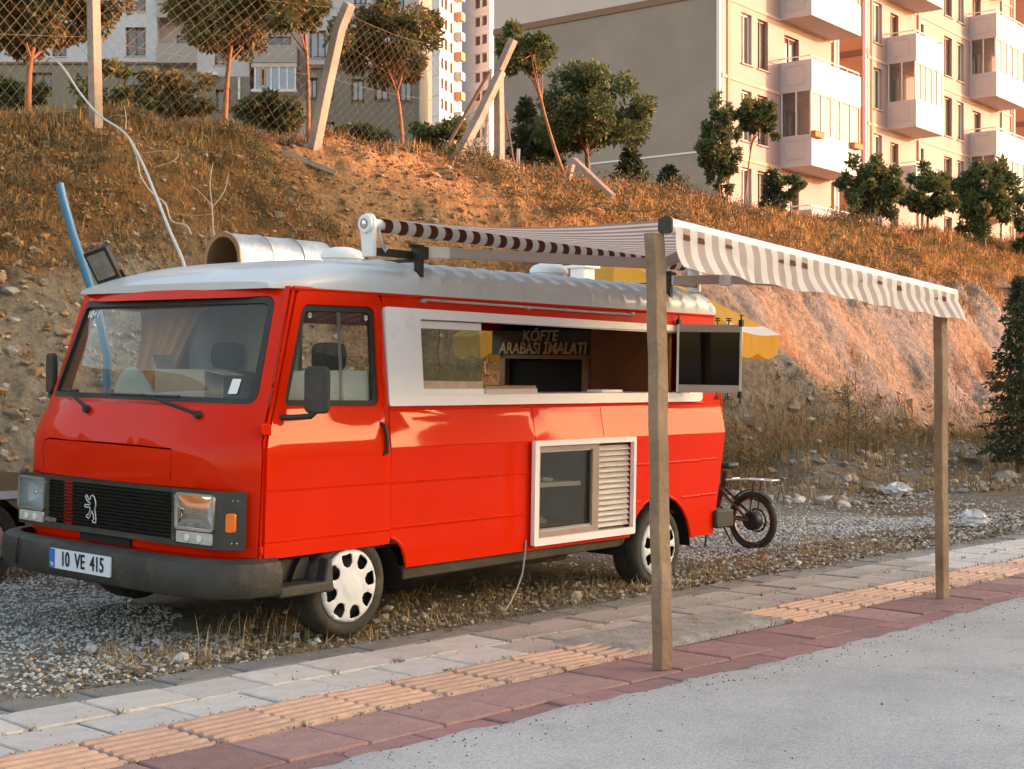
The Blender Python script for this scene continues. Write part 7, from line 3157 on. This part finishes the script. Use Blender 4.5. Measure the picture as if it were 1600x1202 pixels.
# =================================================================== tan car behind the van nose
def parked_car():
    c0 = st(3.55, 10.5)
    car = empty('parked_car', (c0.x, c0.y, gh(c0.x, c0.y)), ST_ROT + R(4))
    tag(car, 'tan car parked behind the van nose at the left edge', 'car')
    M_tanp = mat('tan_paint', (0.20, 0.155, 0.10), .5, metal=.1, coat=.2, var=.04, vscale=3)
    L, Wc = 4.1, 1.65
    # side outline (x along, z up); front of the car towards +x
    prof = [(-2.0, .35), (-2.04, .55), (-2.0, .82), (-1.80, .90), (-1.45, .93), (-.95, 1.36), (-.4, 1.42), (.25, 1.40), (.62, 1.25), (1.05, .86), (1.75, .76), (2.0, .64), (2.04, .45), (1.98, .28), (1.72, .26)]
    arc1 = [(1.32 + .36 * math.cos(R(a)), .30 + .34 * math.sin(R(a))) for a in range(0, 181, 20)]
    arc2 = [(-1.28 + .36 * math.cos(R(a)), .30 + .34 * math.sin(R(a))) for a in range(0, 181, 20)]
    out = prof + arc1 + [(.9, .22), (-.9, .22)] + arc2 + [(-1.7, .26)]
    wins = [rpoly([(-.30, .96), (.95, .96), (.55, 1.26), (.22, 1.34), (-.30, 1.36)], .04), rpoly([(-1.25, .96), (-.37, .96), (-.37, 1.36), (-.90, 1.30)], .04)]

    def sy(z):
        return Wc / 2 - (.0 if z < .9 else (z - .9) * .32) - .03 * max(0, .45 - z)
    b = MB()
    for sg in (-1, 1):
        b.plate(out, wins, lambda x, z: (x, sg * sy(z) * (1 - .02 * abs(x / 2) ** 4), z), step=(.18, .12))
    seq = prof
    sk_front = {8: 1, 4: 1}
    rows = []
    for x, z in seq:
        rows.append([(x, t * sy(z) * (1 - .02 * abs(x / 2) ** 4), z + .03 * (1 - t * t) * (z > .8)) for t in np.linspace(-1, 1, 9)])
    glassi = []
    fb_ = MB()
    for i in range(len(rows) - 1):
        tgt = fb_ if i in (4, 8) else b
        tgt.grid([rows[i], rows[i + 1]])
    body_ = b.build('body', M_tanp, car, smooth=40, fix=True)
    fb_.build('windscreen', M_pane, car, smooth=40)
    for sg in (-1, 1):
        for w_ in wins:
            g_ = MB()
            g_.plate(w_, [], lambda x, z: (x, sg * (sy(z) - .012), z))
            g_.build('side_window', M_pane, car)
    for x in (1.32, -1.28):
        for sg in (-1, 1):
            t = MB()
            t.lathe([(.20, 0), (.28, -.012), (.30, .02), (.30, .15), (.28, .17), (.2, .17)], 28, 'y', (0, 0, 0))
            w_ = t.build('wheel', M_tyre, car, loc=(x, sg * (Wc / 2 - .02), .30), rot=(0, 0, 0 if sg < 0 else math.pi), smooth=40)
            h = MB()
            h.lathe([(.0, -.01), (.06, -.012), (.16, .0), (.2, .01)], 24, 'y')
            h.build('hubcap', M_alu, w_, smooth=40)
    for sg in (-1, 1):
        h = MB()
        h.prism(rrect(.42 * 1, .74, .60, .73, .03), lambda y, z: (1.985, sg * y, z), lambda y, z: (2.035, sg * y, z))
        h.build('headlight', M_clear, car, bevel=.01)
        h = MB()
        h.obox((.72, sg * (Wc / 2 + .08), 1.0), .12, .16, .12)
        h.build('mirror', M_tanp, car, bevel=.03)
    t = MB()
    t.prism(rrect(-.80, .80, .30, .46, .05), lambda y, z: (1.95, y, z), lambda y, z: (2.10, y, z))
    t.prism(rrect(-.80, .80, .30, .46, .05), lambda y, z: (-2.12, y, z), lambda y, z: (-1.97, y, z))
    t.build('bumper', M_bump, car, bevel=.02)
    t = MB()
    for sg in (-1, 1):
        t.box(-1.7, 1.9, sg * (Wc / 2) - .012, sg * (Wc / 2) + .012, .60, .655)
    t.build('side_trim', mat('trim_grey', (.5, .53, .56), .5), car)


parked_car()
